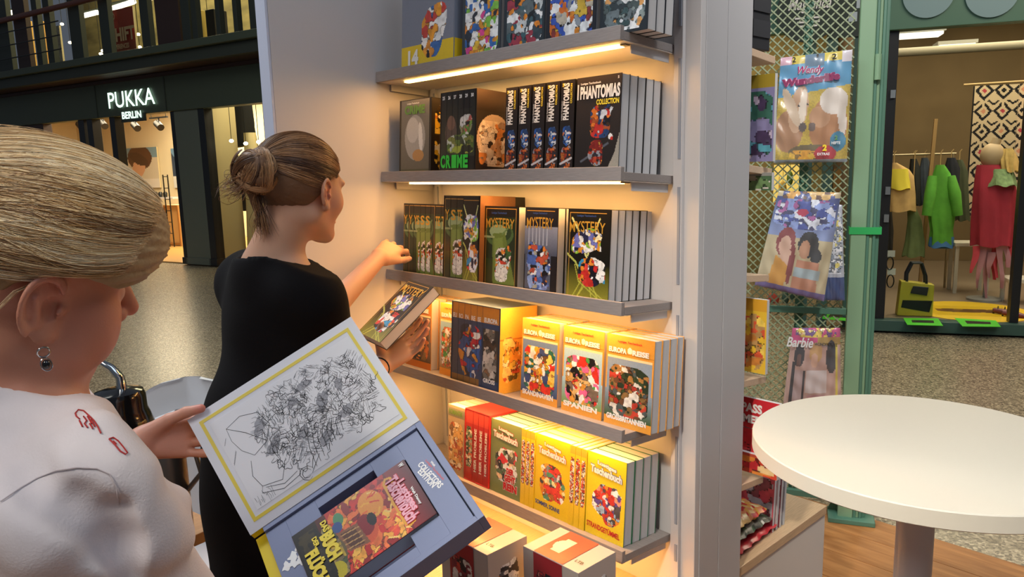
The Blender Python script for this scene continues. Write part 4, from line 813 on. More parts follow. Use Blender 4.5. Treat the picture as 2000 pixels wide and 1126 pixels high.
def dolls(A):
    A.rect(0, 0, 1, 1, 'c49c8c').rect(0, .82, 1, 1, 'c83c78').motley(.1, .9, .9, 1, ['e0c040', 'c83c78', '6c3c7c', 'f0d8a0'], 20, 9, .07).rect(.55, .8, 1, .9, 'b08a34').ell(.2, .68, .1, .14, '241816').ell(.2, .62, .05, .08, '6a4434').ell(.52, .72, .13, .12, 'd0a060').ell(.5, .62, .07, .09, 'd8a88c').ell(.82, .66, .1, .2, '30201c').rect(.1, .1, .3, .5, 'b89a94').rect(.36, .22, .74, .5, 'dccac4').poly([(.36, 0), (.74, 0), (.72, .2), (.4, .2)], 'c48c8c').rect(.9, .1, .94, .8, 'd8c03c').rect(.08, 0, .14, .6, '241816').rect(.3, 0, .34, .5, '2c2020')
bag(L, ((1548, 640), (1641, 640), (1643, 800), (1528, 800)), -.09, dolls, 'magazine_bag', 'clear magazine bag with pink header and pale fashion dolls hung low on the lattice', 'bags on the lattice', 4, .02, .0042, texts=[('Barbie', .04, .8, .5, .12, INKW, dict(shear=.3, bold=.02)), ('WUNDERTÜTE', .56, .83, .42, .045, INKK, dict(bold=.02))])
# display shelves on the far side of the booth wall
OAKE = mat('pale_shelf_wood', 'd2b79c', .5, var=.15, vscale=20, aniso=(1, 14, 14)); POS = [1.848, 1.568, 1.29, 1.012, .725]
for k, z in enumerate(POS):
    s_ = empty('display_shelf', (XR - .001, .4205, z)); tag(s_, ['top', 'second', 'third', 'fourth', 'lowest'][k] + ' pale wooden display shelf sticking out behind the booth wall', 'shelf', 'display shelves behind the booth wall')
    MB().prism([(0, 0), (0, .018), (-.115, .006), (-.115, -.012)], -.9, 0, m=Matrix.Rotation(-math.pi / 2, 4, 'Z')).build('board', OAKE, s_, bevel=.001)
E2 = Fr((XR - .03, .53, 0), 0)     # plane through the shelf ends, facing the viewer from behind the wall
bb = empty('storage_box', (-.19, .432, 1.8672)); tag(bb, 'black box with ribbed sides standing on the top display shelf', 'box')
MB().box((0, 0, 0), (.25, .09, .40)).build('body', mat('box_black', '23252b', .5), bb, bevel=.002)
for k in range(6): MB().box((.2502, .004, .03 + k * .06), (.253, .086, .07 + k * .06)).build('rib', mat('box_rib', '2e3036', .5), bb)
def smallart(pal, top, seed):
    def f(A): A.rect(0, 0, 1, 1, pal[0]).motley(.05, .05, .95, .8, pal, 50, seed, .13).rect(0, .84, 1, 1, top)
    return f
def mag(label, x, y, z, w, h, t, rz, art, mname='magazine', group='magazines on the display shelves', tilt=0):
    r = empty(mname, mw=Matrix.Translation((x, y, z)) @ Matrix.Rotation(rz, 4, 'Z') @ Matrix.Rotation(tilt, 4, 'X')); tag(r, label, 'magazine', group)
    MB().box((0, 0, 0), (w, t, h)).build('pages', PAPER, r); A = Art(w, h, .004); art(A); A.put('front_print', r, 0, -.0006, 0); return r
# these stand on the far-side shelves and stick out past the wall end
def farmag(px0, px1, z, h, label, art, y=.50, t=.012):
    p0 = hitplane(px0, 400, (0, y, 0), (0, 1, 0))[0]; p1 = hitplane(px1, 400, (0, y, 0), (0, 1, 0))[0]
    return mag(label, p0 - .12, y, z, p1 - p0 + .12, h, t, 0, art)
farmag(1452, 1507, 1.593, .215, 'lilac magazine bag standing on the second display shelf', smallart(['8c86b0', '4c3c5c', 'c8b8d0', '3c6a5c', '5aa0b4', 'e0d4dc'], 'a89030', 3), .485)
farmag(1452, 1506, 1.52, .045, 'green printed bag hanging just under the second display shelf', smallart(['4c6a4c', 'a8a090', '6c8a5c', 'd0c8c0'], '8c8c88', 4), .485)
farmag(1452, 1504, 1.036, .20, 'yellow magazine bag on the fourth display shelf', smallart(['e0b838', 'c8803c', 'f0d060', 'd85a3c', 'b8905c'], 'd8a030', 5), .49)
farmag(1446, 1536, .800, .07, 'red printed carton with white lettering behind the round table', smallart(['c82c34', 'c82c34', 'd83c40'], 'c82c34', 6), .51)
r = farmag(1446, 1536, .872, .085, 'red price card with big white letters behind the round table', lambda A: A.rect(0, 0, 1, 1, 'cc2c36'), .51)
text('lettering', 'SOMMER-SPASS', .0, .045, .20, .026, -.002, INKW, r, bold=.05); text('lettering', 'SPASS-SOMMER', .0, .014, .2, .024, -.002, INKW, r, bold=.05)
farmag(1447, 1534, .725 + .025, .055, 'orange and red magazine under the red price card', smallart(['d84a34', 'e08a3c', 'c83038', 'e8c890'], 'c8503c', 7), .495)
# bags piled on the far cabinet
REDF = mat('red_film', 'b82430', .25, coat=.3)
def pillow(x, y, z, w, d, h, rz, m, label, seed, art=None):
    r = empty('snack_bag', (x, y, z), rz); tag(r, label, 'bag', 'bags piled on the pale oak cabinet'); b_ = MB(); nu, nv = 20, 16; vs = []; R_ = random.Random(seed)
    for s in (0, 1):
        for i in range(nu):
            for k in range(nv):
                u, v = i / (nu - 1), k / (nv - 1); e = (4 * u * (1 - u)) ** .45 * (4 * v * (1 - v)) ** .45
                vs.append((u * w + .004 * math.sin(30 * v), v * d + .004 * math.sin(24 * u), h * .5 + (1 if s else -1) * e * h * .5 + .004 * math.sin(15 * u + 9 * v + seed) * e))
    o_ = nu * nv; fs = [(s * o_ + i * nv + k, s * o_ + (i + 1) * nv + k, s * o_ + (i + 1) * nv + k + 1, s * o_ + i * nv + k + 1) for s in (0, 1) for i in range(nu - 1) for k in range(nv - 1)]
    cols = None
    if art:
        rr = random.Random(seed + 9); b_.add(vs, fs, None, True); b_.c = [rr.choice(art) for _ in fs]; b_.build('bag_film', PRINT, r)
    else: b_.add(vs, fs, None, True).build('bag_film', m, r)
    return r
pillow(-.14, .45, .501, .185, .25, .034, .05, REDF, 'flat red bag at the bottom of the pile on the oak cabinet', 1)
pillow(-.15, .45, .530, .185, .22, .04, 0, None, 'dark grey and green bag in the middle of the pile on the oak cabinet', 2, ['3c4038', '5a5e50', '2a2a28', '8a8c80', '4c6a4c', 'c8c8c0'])
pillow(-.15, .44, .565, .185, .2, .045, .02, None, 'orange and red toy bag on top of the pile on the oak cabinet', 3, ['c83c34', 'd8a040', 'e0b878', 'b82430', 'd88a5c', 'e8d8a0'])
for k in range(4):
    mag(['first', 'second', 'third', 'last'][k] + ' magazine of the upright row behind the bag pile', -.14, .67 + k * .022, .501, .17 - .0, .24, .010, 0, smallart([['c8505c', 'b8b0b8', '8a4c54'], ['c8b0b0', 'd06070', 'a8a8b0'], ['9c5a60', 'c8c8cc', 'b08890'], ['a8a8b0', '8c5a60', 'c8c0c4']][k], 'b03c48', k), group='upright magazines on the oak cabinet', tilt=-.06)
# ================================================================ LEFT: SHOP AND GALLERY ACROSS THE HALL
Lf = Fr((-12.6, 3.8, 0), 15.7)
DG = mat('old_green_steel', '465040', .5); DG2 = mat('dark_cladding', '343a32', .55); BRW = mat('rust_brown_trim', '3c2620', .55); PIL = mat('grey_green_pillar', '656c60', .5)
x0, zA = Lf.p(0, 250); xe, _ = Lf.p(560, 190); xL = x0 - 2.5; xe += 1.5
zb = Lf.p(300, 222)[1]; z1 = Lf.p(300, 147)[1]; z2 = Lf.p(300, 130, -.62)[1]; z3 = Lf.p(300, 104, -.72)[1]; z4 = Lf.p(300, 89, -.72)[1]; ZC = z3 - .12
def tl(name, lb, cat, group=None): return Lf.root(name, lb, cat, group)
f_ = tl('shop_fascia', 'dark green steel fascia carrying the illuminated shop name', 'fascia')
MB().box((xL, -.12, zb), (xe, .1, z1)).build('panel', DG, f_, bevel=.01); MB().box((xL, -.16, z1 - .06), (xe, -.121, z1)).build('lip', BRW, f_)
for a in (200, 336): 
    q, _ = Lf.p(a, 200); MB().box((q - .012, -.128, zb), (q + .012, -.121, z1 - .07)).build('seam', DG2, f_)
f2 = tl('gallery_beam', 'wide dark beam under the gallery balustrade', 'beam')
MB().box((xL, -.5, z1 + .01), (xe, .1, z2)).build('soffit', BRW, f2, bevel=.01); MB().box((xL, -.62, z2 + .001), (xe, .1, z3 + .0)).build('beam', DG2, f2, bevel=.01); MB().box((xL, -.72, z3 + .001), (xe, .12, z4)).build('cap', DG, f2, bevel=.01)
lz = mat('sign_glow', 'd8f4e4', .4, emit='d4f6e4', estr=1.5)
sg = tl('shop_name_sign', 'glowing white letters PUKKA above BERLIN on the dark fascia', 'sign')
pa, pz = Lf.p(213, 213, -.15); pb, pz2 = Lf.p(300, 170, -.15); hz = Lf.p(300, 205, -.15)[1]
text('lettering', 'PUKKA', pa, (pz + hz) / 2 + .01, pb - pa, (pz2 - hz) * .95, -.15, lz, sg, bold=.01)
pa, _ = Lf.p(238, 225, -.15); pb, _ = Lf.p(276, 225, -.15); q0 = Lf.p(257, 231, -.15)[1]; q1 = Lf.p(257, 217, -.15)[1]
text('lettering', 'BERLIN', pa, q0, pb - pa, q1 - q0, -.15, lz, sg, bold=.03)
MB().box((pa - .05, -.14, q0 - .06), (pb + .1, -.1205, zb + .02)).build('backing', DG2, sg)
# lower storey: pillars, door posts
def post(a0, a1, label, m, zt=zb, y0=-.08, y1=.1, name='pillar', grp='shopfront pillars'):
    p0, _ = Lf.p(a0, 380); p1, _ = Lf.p(a1, 380); r = tl(name, label, 'pillar', grp); MB().box((p0, y0, 0), (p1, y1, zt)).build('shaft', m, r, bevel=.006)
    MB().box((p0 - .02, y0 - .02, 0), (p1 + .02, y1 + .02, .12)).build('foot', m, r, bevel=.004); return r
post(362, 408, 'broad grey-green pillar right of the lit doorway', PIL); post(408, 420, 'slim black window post beside the broad grey-green pillar', NEARB); post(533, 552, 'black window post nearest the booth wing', NEARB)
post(-60, 40, 'wide dark pillar at the left edge', DG2); post(60, 108, 'brown-black pillar left of the lit doorway', BRW)
post(176, 187, 'left black door post of the lit doorway', NEARB); post(193, 203, 'middle black door post of the lit doorway', NEARB); post(237, 247, 'right black door post of the lit doorway', NEARB); post(355, 362, 'black edge post of the lit doorway', NEARB)
# lit shop interior
YWL = mat('cream_shop_wall', 'e6dab8', .8); p0, _ = Lf.p(104, 300); p1, _ = Lf.p(365, 300); DI = 4.2
st = lambda n, mb, m: tag(mb.build(n, m, mw=Lf.M), kind='structure')
st('wall_back', MB().box((p0 - 6.5, DI, 0), (p1 + 3.8, DI + .1, ZC - .01)), YWL); ZC = z3 - .12; st('wall_left', MB().box((p0 - 6.6, .11, 0), (p0 - 6.5, DI, ZC - .01)), YWL)
st('wall_right', MB().box((p1 + .15, .11, 0), (p1 + .25, .9, ZC - .01)), mat('beige_side_wall', 'a89a74', .7))
st('ceiling', MB().box((p0 - 6.6, .11, ZC), (p1 + 3.9, DI + .1, ZC + .05)), mat('cream_ceiling', 'c8a468', .8))
st('floor', MB().box((p0 - 6.5, .0, -.019), (p1 + 4, DI, 0.004)), mat('honey_floor', 'c89a58', .3))
arealocal(Lf.M, 'shop_interior_light', ((p0 + p1) / 2 - 1.2, 2.3, ZC - .05), 4.5, 2.6, 420, (1.0, .86, .58))
def poster(a0, b0, a1, b1_, y, c, label, name='wall_picture', motl=None, grp='pictures in the lit shop', cell=.03):
    q0, w1_ = Lf.p(a0, b0, y); q1, w0 = Lf.p(a1, b1_, y); r = tl(name, label, 'picture', grp); A = Art(q1 - q0, w1_ - w0, cell, c); (motl or (lambda A: A))(A)
    MB().box((q0, y + .001, w0), (q1, y + .04, w1_)).build('board', mat('picture_board', 'c8b890', .6), r); A.put('front_print', r, q0, y, w0); return r
poster(243, 290, 313, 366, DI - .06, 'd8cdb8', 'large photo of a resting face with dark hair on the cream shop wall', motl=lambda A: A.rect(0, .75, 1, 1, '7c9cb0').ell(.45, .75, .38, .3, '5c3c28').ell(.4, .5, .22, .22, 'd8a480', .5).ell(.42, .72, .3, .14, '4c3020', -.3).rect(0, 0, 1, .22, 'e8e0d4'))
poster(333, 290, 376, 366, DI - .06, '6c94b8', 'photo of a dark blue mountain slope on the cream shop wall', motl=lambda A: A.rect(0, 0, 1, .3, 'd8d8d4').poly([(0, .3), (0, .9), (.5, .55), (1, .4), (1, .3)], '34445c'))
# shelf of small goods, counter and rack inside
q0, w0 = Lf.p(288, 385, 3.6); q1, _ = Lf.p(325, 385, 3.6)
sh_ = tl('wall_ledge', 'narrow white ledge under the pictures in the lit shop', 'ledge'); MB().box((q0 - 1, 3.5, w0 - .04), (q1 + .4, 3.9, w0)).build('board', WHITEP, sh_)
for k in range(5):
    r = Lf.root('small_jar', 'small dark jar on the white ledge in the lit shop', 'jar', 'dark jars on the ledge', q0 - .1 + k * .2, 3.65, w0 + .001); MB().lathe([(.0, 0), (.05, 0), (.055, .1), (.03, .14), (0, .14)]).build('jar', NEARB, r); 
q0, w0 = Lf.p(322, 400, 2.0); q1, w1_ = Lf.p(352, 455, 2.0)
r = tl('counter', 'low wooden framed counter in the lit shop', 'counter'); WD = mat('honey_wood', 'b07c40', .5)
MB().box((q0, 2.0, 0), (q1, 2.6, w0)).build('body', mat('counter_cream', 'd8b074', .6), r); 
for xx in (q0 - .03, q1): MB().box((xx, 1.97, 0), (xx + .03, 2.0, w0)).build('frame_post', WD, r)
for zz in (0.05, w0 - .03): MB().box((q0, 1.97, zz), (q1, 2.0, zz + .03)).build('frame_rail', WD, r)
q0, w0 = Lf.p(318, 350, 1.8); r = tl('ladder_rack', 'thin dark ladder rack in the lit shop', 'rack'); q1, _ = Lf.p(327, 350, 1.8)
for xx in (q0, q1): MB().box((xx - .01, 1.8, 0.01), (xx + .01, 1.82, w0 + .1)).build('rail', NEARB, r)
for k in range(6): MB().box((q0, 1.8, .3 + k * .25), (q1, 1.82, .315 + k * .25)).build('rung', NEARB, r)
# track lights
for k, (a, b_) in enumerate(((158, 245), (203, 242), (266, 246), (311, 244))):
    q, w = Lf.p(a, b_, 1.6); r = tl('track_spotlight', ['first', 'second', 'third', 'fourth'][k] + ' black ceiling spotlight from the left in the lit shop', 'spotlight', 'black track spotlights')
    MB().box((q - .3, 1.58, w + .14), (q + .3, 1.62, w + .17)).build('track', NEARB, r); MB().tube([(q - .08, 1.6, w + .04), (q + .12, 1.55, w - .06)], .075, 14).build('head', NEARB, r); MB().box((q - .01, 1.59, w + .02), (q + .01, 1.61, w + .14)).build('stem', NEARB, r)
    for s_ in (-.25, .25): MB().tube([(q + s_, 1.6, w + .17), (q + s_, 1.6, ZC)], .006, 6).build('hanger', NEARB, r)
# display window between the pillar and the booth wing
p2, _ = Lf.p(420, 350); p3, _ = Lf.p(533, 350)
st('wall_partition', MB().box((p1 + .3, 1.9, 0), (p3 + 1.2, 2.0, ZC - .01)), mat('display_backdrop', 'b9a873', .8, var=.5, vscale=1.3)); bpy.data.objects['wall_partition'].name = 'wall_far'
arealocal(Lf.M, 'display_window_light', ((p2 + p3) / 2, .9, ZC - .05), 1.6, .8, 60, (1.0, .84, .52))
q0, w1_ = Lf.p(436, 200, 1.2); q1, w0 = Lf.p(496, 285, 1.2); BCL = mat('black_cloth', '0c0c0e', .95)
r = tl('hanging_cloth', 'large black cloth shape hanging in the display window', 'cloth'); o = cloth([(w1_ + .2, q0, q1), ((w1_ + w0) / 2, q0 + .05, q1 + .03), (w0, q0 + .15, q1 + .0)], .2, 7, .08, 3).build('cloth', BCL, r); o.location = (0, 1.2, 0)
poster(432, 338, 482, 412, 1.2, '2a2620', 'dark square picture standing in the display window', motl=lambda A: A.motley(.2, .2, .8, .8, ['3c342c', '1c1a18', '4c4438'], 12, 3, .12), grp='display window pieces')
q0, w1_ = Lf.p(482, 292, 1.0); q1, w0 = Lf.p(515, 500, 1.0)
r = tl('dress_form', 'pale cloth draped form in the display window', 'dress form'); o = cloth([(w1_ + .3, q0, q1), ((w1_ + w0) / 2, q0 - .05, q1 + .1), (.02, q0 - .1, q1 + .2)], .2, 6, .1, 8).build('cloth', mat('pale_cloth', 'c8b88c', .8), r); o.location = (0, 1.0, 0)
q0, w1_ = Lf.p(425, 215, .9); q1, _ = Lf.p(436, 215, .9); r = tl('column', 'slim pale column behind the display window glass', 'column', None); MB().box((q0, .9, 0), (q1, 1.05, 3.4)).build('shaft', mat('pale_column', 'a89c74', .7), r, bevel=.004)
w2 = tag(MB().box((p2, -.004, 0.12), (p3, .004, zb)).build('pane', GL, mw=Lf.M), kind='structure'); w2.name = 'window_2'
# gallery above
yb = 1.6; gz = z4
gl = mat('gallery_glow_wall', '8c7f50', .8, var=.6, vscale=1.1, aniso=(1, 1, 3))
st('wall_far', MB().box((xL, 3.6, gz), (xe, 3.7, gz + 3.4)), gl); st('ceiling', MB().box((xL, .2, gz + 3.4), (xe, 3.7, gz + 3.5)), mat('gallery_ceiling', '3c3a2c', .8)); st('floor', MB().box((xL, .13, z3), (xe, 3.7, z4 - .01)), DG2)
arealocal(Lf.M, 'gallery_light', (xe - 6.5, 2.2, gz + 3.3), 9, 1.4, 420, (1.0, .88, .50))
for k, (a0, a1) in enumerate(((-40, 16), (28, 52), (66, 76), (88, 100), (136, 158), (196, 214), (276, 292), (306, 352), (356, 372), (376, 386), (423, 431), (457, 465), (489, 500))):
    p0_, _ = Lf.p(a0, 60, -.3); p1_, _ = Lf.p(a1, 60, -.3); r = tl('gallery_post', 'gallery post number %d counted from the left edge' % (k + 1), 'post', 'dark posts of the gallery'); r['label'] = ['leftmost broad dark', 'second dark', 'third slim dark', 'fourth slim dark', 'fifth dark, left of the fluorescent tube,', 'sixth dark, left of the red poster,', 'seventh dark, right of the red poster,', 'very broad brown-black', 'slim dark, right of the very broad one,', 'thin dark, fourth from the booth,', 'thin dark, third from the booth,', 'thin dark, second from the booth,', 'thin dark, closest to the booth,'][k] + ' post of the upper gallery'
    MB().box((p0_, -.3, gz), (p1_, -.2, gz + 3.0)).build('post', BRW if k in (1, 7) else DG2, r, bevel=.005)
r = tl('balustrade', 'dark balustrade rails along the upper gallery', 'balustrade'); MB().box((xL, -.36, gz), (xe, -.305, gz + .06)).build('bottom_rail', DG2, r)
q, w = Lf.p(0, 42, -.4); q1, w1_ = Lf.p(235, 12, -.4); r2 = tl('handrail', 'red-brown handrail of the upper gallery at the top left', 'handrail'); MB().tube([(xL, -.4, w), (xe, -.4, w + .02)], .05).build('rail', mat('rail_red_brown', '6a3424', .4), r2)
for k in range(3): MB().tube([(xL, -.42, gz + .3 + .25 * k), (xL + 6, -.42, gz + .3 + .25 * k)], .012, 6).build('wire', NEARB, r2)
pr_ = poster(211, 22, 268, 108, .6, 'a8382c', 'red poster reading SHIFT behind the gallery posts', motl=lambda A: A.grad(0, .55, '8a5038', 'b03c30').rect(0, .55, .35, 1, 'c04434'), grp='gallery posters')
q, w = Lf.p(218, 82, .55); q1, w1_ = Lf.p(262, 58, .55); text('lettering', 'SHIFT', q, w - .02, q1 - q, .26, .55, mat('poster_ink', 'd8b890', .5), pr_, bold=.04)
q, w = Lf.p(216, 40, .55); text('lettering', 'DO', q, w, .14, .12, .55, mat('poster_ink', 'd8b890', .5), pr_, bold=.03)
q, w = Lf.p(220, 98, .55); text('lettering', 'EXPERIENCES', q, w, .55, .09, .55, mat('poster_ink', 'd8b890', .5), pr_, bold=.02)
poster(104, 52, 124, 126, .6, '9c9c98', 'grey speckled notice sheet in the upper gallery', motl=lambda A: A.noise(.7, 3), grp='gallery posters')
TUBE = mat('fluorescent_tube', 'ffffff', .4, emit='fff6d0', estr=5)
for k, (a0, b0, a1, b1_) in enumerate(((150, 34, 190, 24), (208, 20, 262, 3), (12, 28, 30, 22), (284, -2, 330, -14))):
    q, w = Lf.p(a0, b0, 1.6); q1, w1_ = Lf.p(a1, b1_, 1.6); r = tl('fluorescent_light', ['left', 'right', 'far left short', 'upper'][k] + ' glowing tube light in the upper gallery', 'lamp', 'gallery tube lights')
    MB().tube([(q, 1.6, w), (q1, 1.6, w1_)], .05, 10).build('tube', TUBE, r); MB().box((min(q, q1), 1.64, max(w, w1_) + .06), (max(q, q1), 1.7, max(w, w1_) + .1)).build('fitting', DG2, r); MB().tube([((q + q1) / 2, 1.67, max(w, w1_) + .1), ((q + q1) / 2, 1.67, gz + 3.4)], .008, 6).build('rod', NEARB, r)
BULB = mat('bulb_glow', 'ffffff', .4, emit='ffeec0', estr=8)
for k, (a, b_) in enumerate(((270, 67), (273, 92), (201, 99), (197, 105), (157, 108), (137, 83), (407, 51), (469, 45), (94, 49), (121, 47), (452, 275), (480, 280), (505, 277))):
    y = 1.3 if b_ < 200 else .5
    q, w = Lf.p(a, b_, y); r = tl('bulb', 'small glowing bulb in the %s' % ('upper gallery' if b_ < 200 else 'display window'), 'bulb', 'gallery bulbs' if b_ < 200 else 'display window bulbs'); MB().ellipsoid((q, y, w), (.04, .04, .03), 10, 6).build('globe', BULB, r); MB().tube([(q, y, w + .03), (q, y, gz + 3.4 if b_ < 200 else ZC)], .006, 5).build('cord', NEARB, r)
# strips of lit stock seen between the slim posts
for k, (a0, a1, c_) in enumerate(((52, 58, 'd8a850'), (76, 80, 'c89448'), (432, 436, '2c261c'), (400, 422, '2c2820'), (385, 396, 'd0b45c'))):
    q, w1_ = Lf.p(a0, 40 if k < 2 else 20, 1.0); q1, w0 = Lf.p(a1, 125 if k < 2 else 80, 1.0); r = tl('gallery_stand', ['slim amber stand behind the third gallery post', 'slim amber stand behind the fourth gallery post', 'dark slim stand right in the gallery', 'dark figure-sized stand with a bulb near it in the gallery', 'pale yellow stand in the right gallery bay'][k], 'stand', 'gallery stands'); MB().box((q, 1.0, gz), (q1, 1.12, w1_)).build('body', mat('stand_' + c_, c_, .6), r, bevel=.01)
# plain hall wall joining the two shopfronts behind the booth
wa = R.M @ Vector((xl - 2.95, .3, 0)); wb_ = Lf.M @ Vector((xe + .05, .3, 0))
tag(MB().bar((wa.x, wa.y, 2.4), (wb_.x, wb_.y, 2.4), .3, 4.76).build('wall_far', mat('hall_wall_green', '4a5446', .7)), kind='structure')
# ================================================================ ROUND WHITE TABLE
TW = mat('white_table_top', 'd2cec2', .5); TC = (.567, .211)
rt = empty('round_table', (TC[0], TC[1], 0)); tag(rt, 'round white bistro table on a single white leg', 'table')
MB().lathe([(0, 1.018), (.309, 1.018), (.311, 1.020), (.311, 1.048), (.309, 1.05), (0, 1.05)], n=96).build('tabletop', TW, rt)
MB().lathe([(0, .012), (.034, .012), (.034, 1.0175), (0, 1.0175)], n=32).build('column', mat('white_steel', 'c9c9d0', .35), rt); MB().lathe([(0, 0), (.2, 0), (.2, .01), (.04, .02), (0, .02)], n=64).build('base_plate', mat('white_steel', 'c9c9d0', .35), rt)
for o in rt.children:
    for p in o.data.polygons: p.use_smooth = abs(p.normal.z) < .9
# unlit disc, rod and stand added out of frame to shade the table top
SP = Vector((.9, -2.6, 3.4)); T1 = Vector(hitplane(1690, 815, (0, 0, 1.05), (0, 0, 1))); T2 = Vector(hitplane(2000, 862, (0, 0, 1.05), (0, 0, 1))); kS = .62
B1 = T1 + (SP - T1) * kS; B2 = T2 + (SP - T2) * kS; B3 = B1 + (B2 - B1) * 4.5
al = empty('shadow_blocker', (B3.x, B3.y, 0)); tag(al, 'added unseen disc on a rod and stand to shade the round table', 'lamp'); oa = Vector((B3.x, B3.y, 0))
MB().tube([B1 - oa, B3 - oa], .0075, 8).build('arm', WHITEP, al); MB().ellipsoid(B1 - oa, (.036, .028, .012), 20, 10).build('head', WHITEP, al); MB().tube([(0, 0, .01), (0, 0, B3.z)], .014, 12).build('pole', WHITEP, al); MB().lathe([(0, 0), (.15, 0), (.15, .012), (0, .015)], n=32).build('base', WHITEP, al)
# ================================================================ SIDE TABLE, CHAIRS, FLASK
zt_ = .76
def fz(a, b_, z): q = hitplane(a, b_, (0, 0, z), (0, 0, 1)); return Vector((q[0], q[1], z))
A0, A1, A2 = fz(345, 1060, zt_), fz(432, 1022, zt_), fz(352, 925, zt_)
e1 = (A1 - A0).normalized(); e2 = (A2 - A1).normalized(); e2 = (e2 - e1 * e2.dot(e1)).normalized()
tb = empty('side_table', mw=frame(A1 - Vector((0, 0, zt_)), e1, e2, (0, 0, 1) if e1.cross(e2).z > 0 else (0, 0, 1))); tag(tb, 'rectangular oak topped table with dark legs behind the woman in white', 'table')
if e1.cross(e2).z < 0: e2 = -e2
tb.matrix_world = frame(A1 - Vector((0, 0, zt_)), e1, e1.cross(e2) * 0 + e2, (0, 0, 1))
MB().box((-.75, 0, zt_ - .028), (0, .75, zt_)).build('tabletop', mat('oak_table_top', 'b99672', .45, var=.2, vscale=14, aniso=(1, 12, 1)), tb, bevel=.002)
for xx in (-.70, -.10):
    for yy in (.06, .64): MB().box((xx, yy, 0), (xx + .045, yy + .045, zt_ - .0285)).build('leg', mat('dark_brown_leg', '3a2620', .45), tb, bevel=.002)
CW = mat('white_plastic_shell', 'dcdee2', .35)
def shell_chair(o, ang, label, s=1.0):
    r = empty('shell_chair', o, ang); tag(r, label, 'chair', 'white shell chairs'); b_ = MB(); nu, nv = 41, 48; V = []
    for off in (0, 1):
        for i in range(nv):
            t_ = i / (nv - 1)          # seat front to back top
            if t_ < .5: k = t_ / .5; y = -.22 + .40 * k; z = .45 - .03 * math.sin(k * math.pi) ; w = .21 + .03 * k
            else: k = (t_ - .5) / .5; y = .18 + .10 * math.sin(k * 1.2) ; z = .45 + .40 * k ** .92; w = .24 * math.sqrt(max(.0, 1 - (max(0, k - .3) / .705) ** 3.2)) + .002
            # rounded corner between seat and back
            for j in range(nu):
                u = -1 + 2 * j / (nu - 1); x = w * math.sin(u * math.pi / 2) ; lift = .09 * abs(u) ** 3 * (math.sin(min(1, t_ * 1.3) * math.pi) ** .8 if t_ < .77 else .3)
                V.append((x, y - (lift if t_ > .5 else 0) * 1.0 - off * .0, z + (lift if t_ <= .5 else 0) - (.006 * off if t_ < .5 else 0)))
                if t_ >= .5 and off: V[-1] = (V[-1][0], V[-1][1] + .007, V[-1][2])
    o_ = nu * nv; fs = [(s_ * o_ + i * nu + j, s_ * o_ + i * nu + j + 1, s_ * o_ + (i + 1) * nu + j + 1, s_ * o_ + (i + 1) * nu + j) for s_ in (0, 1) for i in range(nv - 1) for j in range(nu - 1)]
    b_.add(V, fs, None, True).build('shell', CW, r)
    for xx in (-.17, .17):
        for yy in (-.18, .16): MB().tube([(xx * .6, yy * .6, .425), (xx * 1.25, yy * 1.3, 0)], [.014, .010], 10).build('leg', mat('pale_beech', 'c8a878', .5), r)
    return r
q = px(322, 752, 2.75); shell_chair((q[0] + .73 * .25, q[1] - .68 * .12, .0), math.radians(47), 'white plastic shell chair whose rounded back rises behind the black flask')
q = px(405, 1085, 2.28); shell_chair((q[0], q[1], .0), math.radians(75), 'second white shell chair half hidden behind the woman in black')
# pump flask
BKP = mat('black_gloss_plastic', '101114', .12, coat=.6); CHR = mat('chrome', 'c8ccd0', .12, metal=1.0); STL = mat('brushed_steel', '8f8a84', .3, metal=.9)
fc = px(236, 806, 1.95); fl_ = empty('pump_flask', (float(fc[0]), float(fc[1]), zt_)); hT = float(fc[2]) - zt_
tag(fl_, 'black topped vacuum pump flask with chrome lever on the oak table', 'flask')
MB().lathe([(0, .001), (.068, .001), (.07, .01), (.07, hT - .07), (.066, hT - .04), (0, hT - .04)], n=48).build('body', STL, fl_)
MB().lathe([(0, hT - .0395), (.074, hT - .0395), (.077, hT - .03), (.070, hT - .005), (.064, hT + .012), (.063, hT + .045), (.058, hT + .058), (.03, hT + .066), (0, hT + .067)], n=48).build('lid', BKP, fl_)
rx = Vector(CR); MB().tube([Vector((0, 0, hT + .066)) + rx * .01, Vector((0, 0, hT + .095)) + rx * .008, Vector((0, 0, hT + .12)) - rx * .012, Vector((0, 0, hT + .138)) - rx * .04, Vector((0, 0, hT + .148)) - rx * .062], [.013, .011, .011, .009, .006], 14).build('lever', CHR, fl_)
MB().tube([Vector((0, 0, hT - .06)) + rx * .07, Vector((0, 0, hT - .07)) + rx * .115, Vector((0, 0, hT - .2)) + rx * .115, Vector((0, 0, hT - .23)) + rx * .07], .009, 10).build('handle', BKP, fl_)
MB().tube([Vector((0, 0, hT + .03)) - rx * .06, Vector((0, 0, hT + .032)) - rx * .085, Vector((0, 0, hT + .02)) - rx * .1], [.01, .009, .007], 10).build('spout', BKP, fl_)
pc = px(334, 930, 1.72); pt = empty('coffee_pot', (float(pc[0]), float(pc[1]), zt_)); tag(pt, 'slim steel coffee pot with looped handle beside the flask', 'pot'); hp = .23
MB().lathe([(0, .001), (.036, .001), (.038, .01), (.036, hp - .03), (.03, hp), (0, hp + .006)], n=36).build('body', mat('dull_steel', '77706a', .35, metal=.85), pt)
MB().tube([Vector((0, 0, hp - .02)) + rx * .032, Vector((0, 0, hp - .01)) + rx * .06, Vector((0, 0, hp - .06)) + rx * .07, Vector((0, 0, hp - .10)) + rx * .036], .006, 8).build('handle', mat('dull_steel', '77706a', .35, metal=.85), pt)
MB().lathe([(0, hp + .005), (.03, hp + .001), (.028, hp + .014), (0, hp + .02)], n=32).build('lid', BKP, pt)
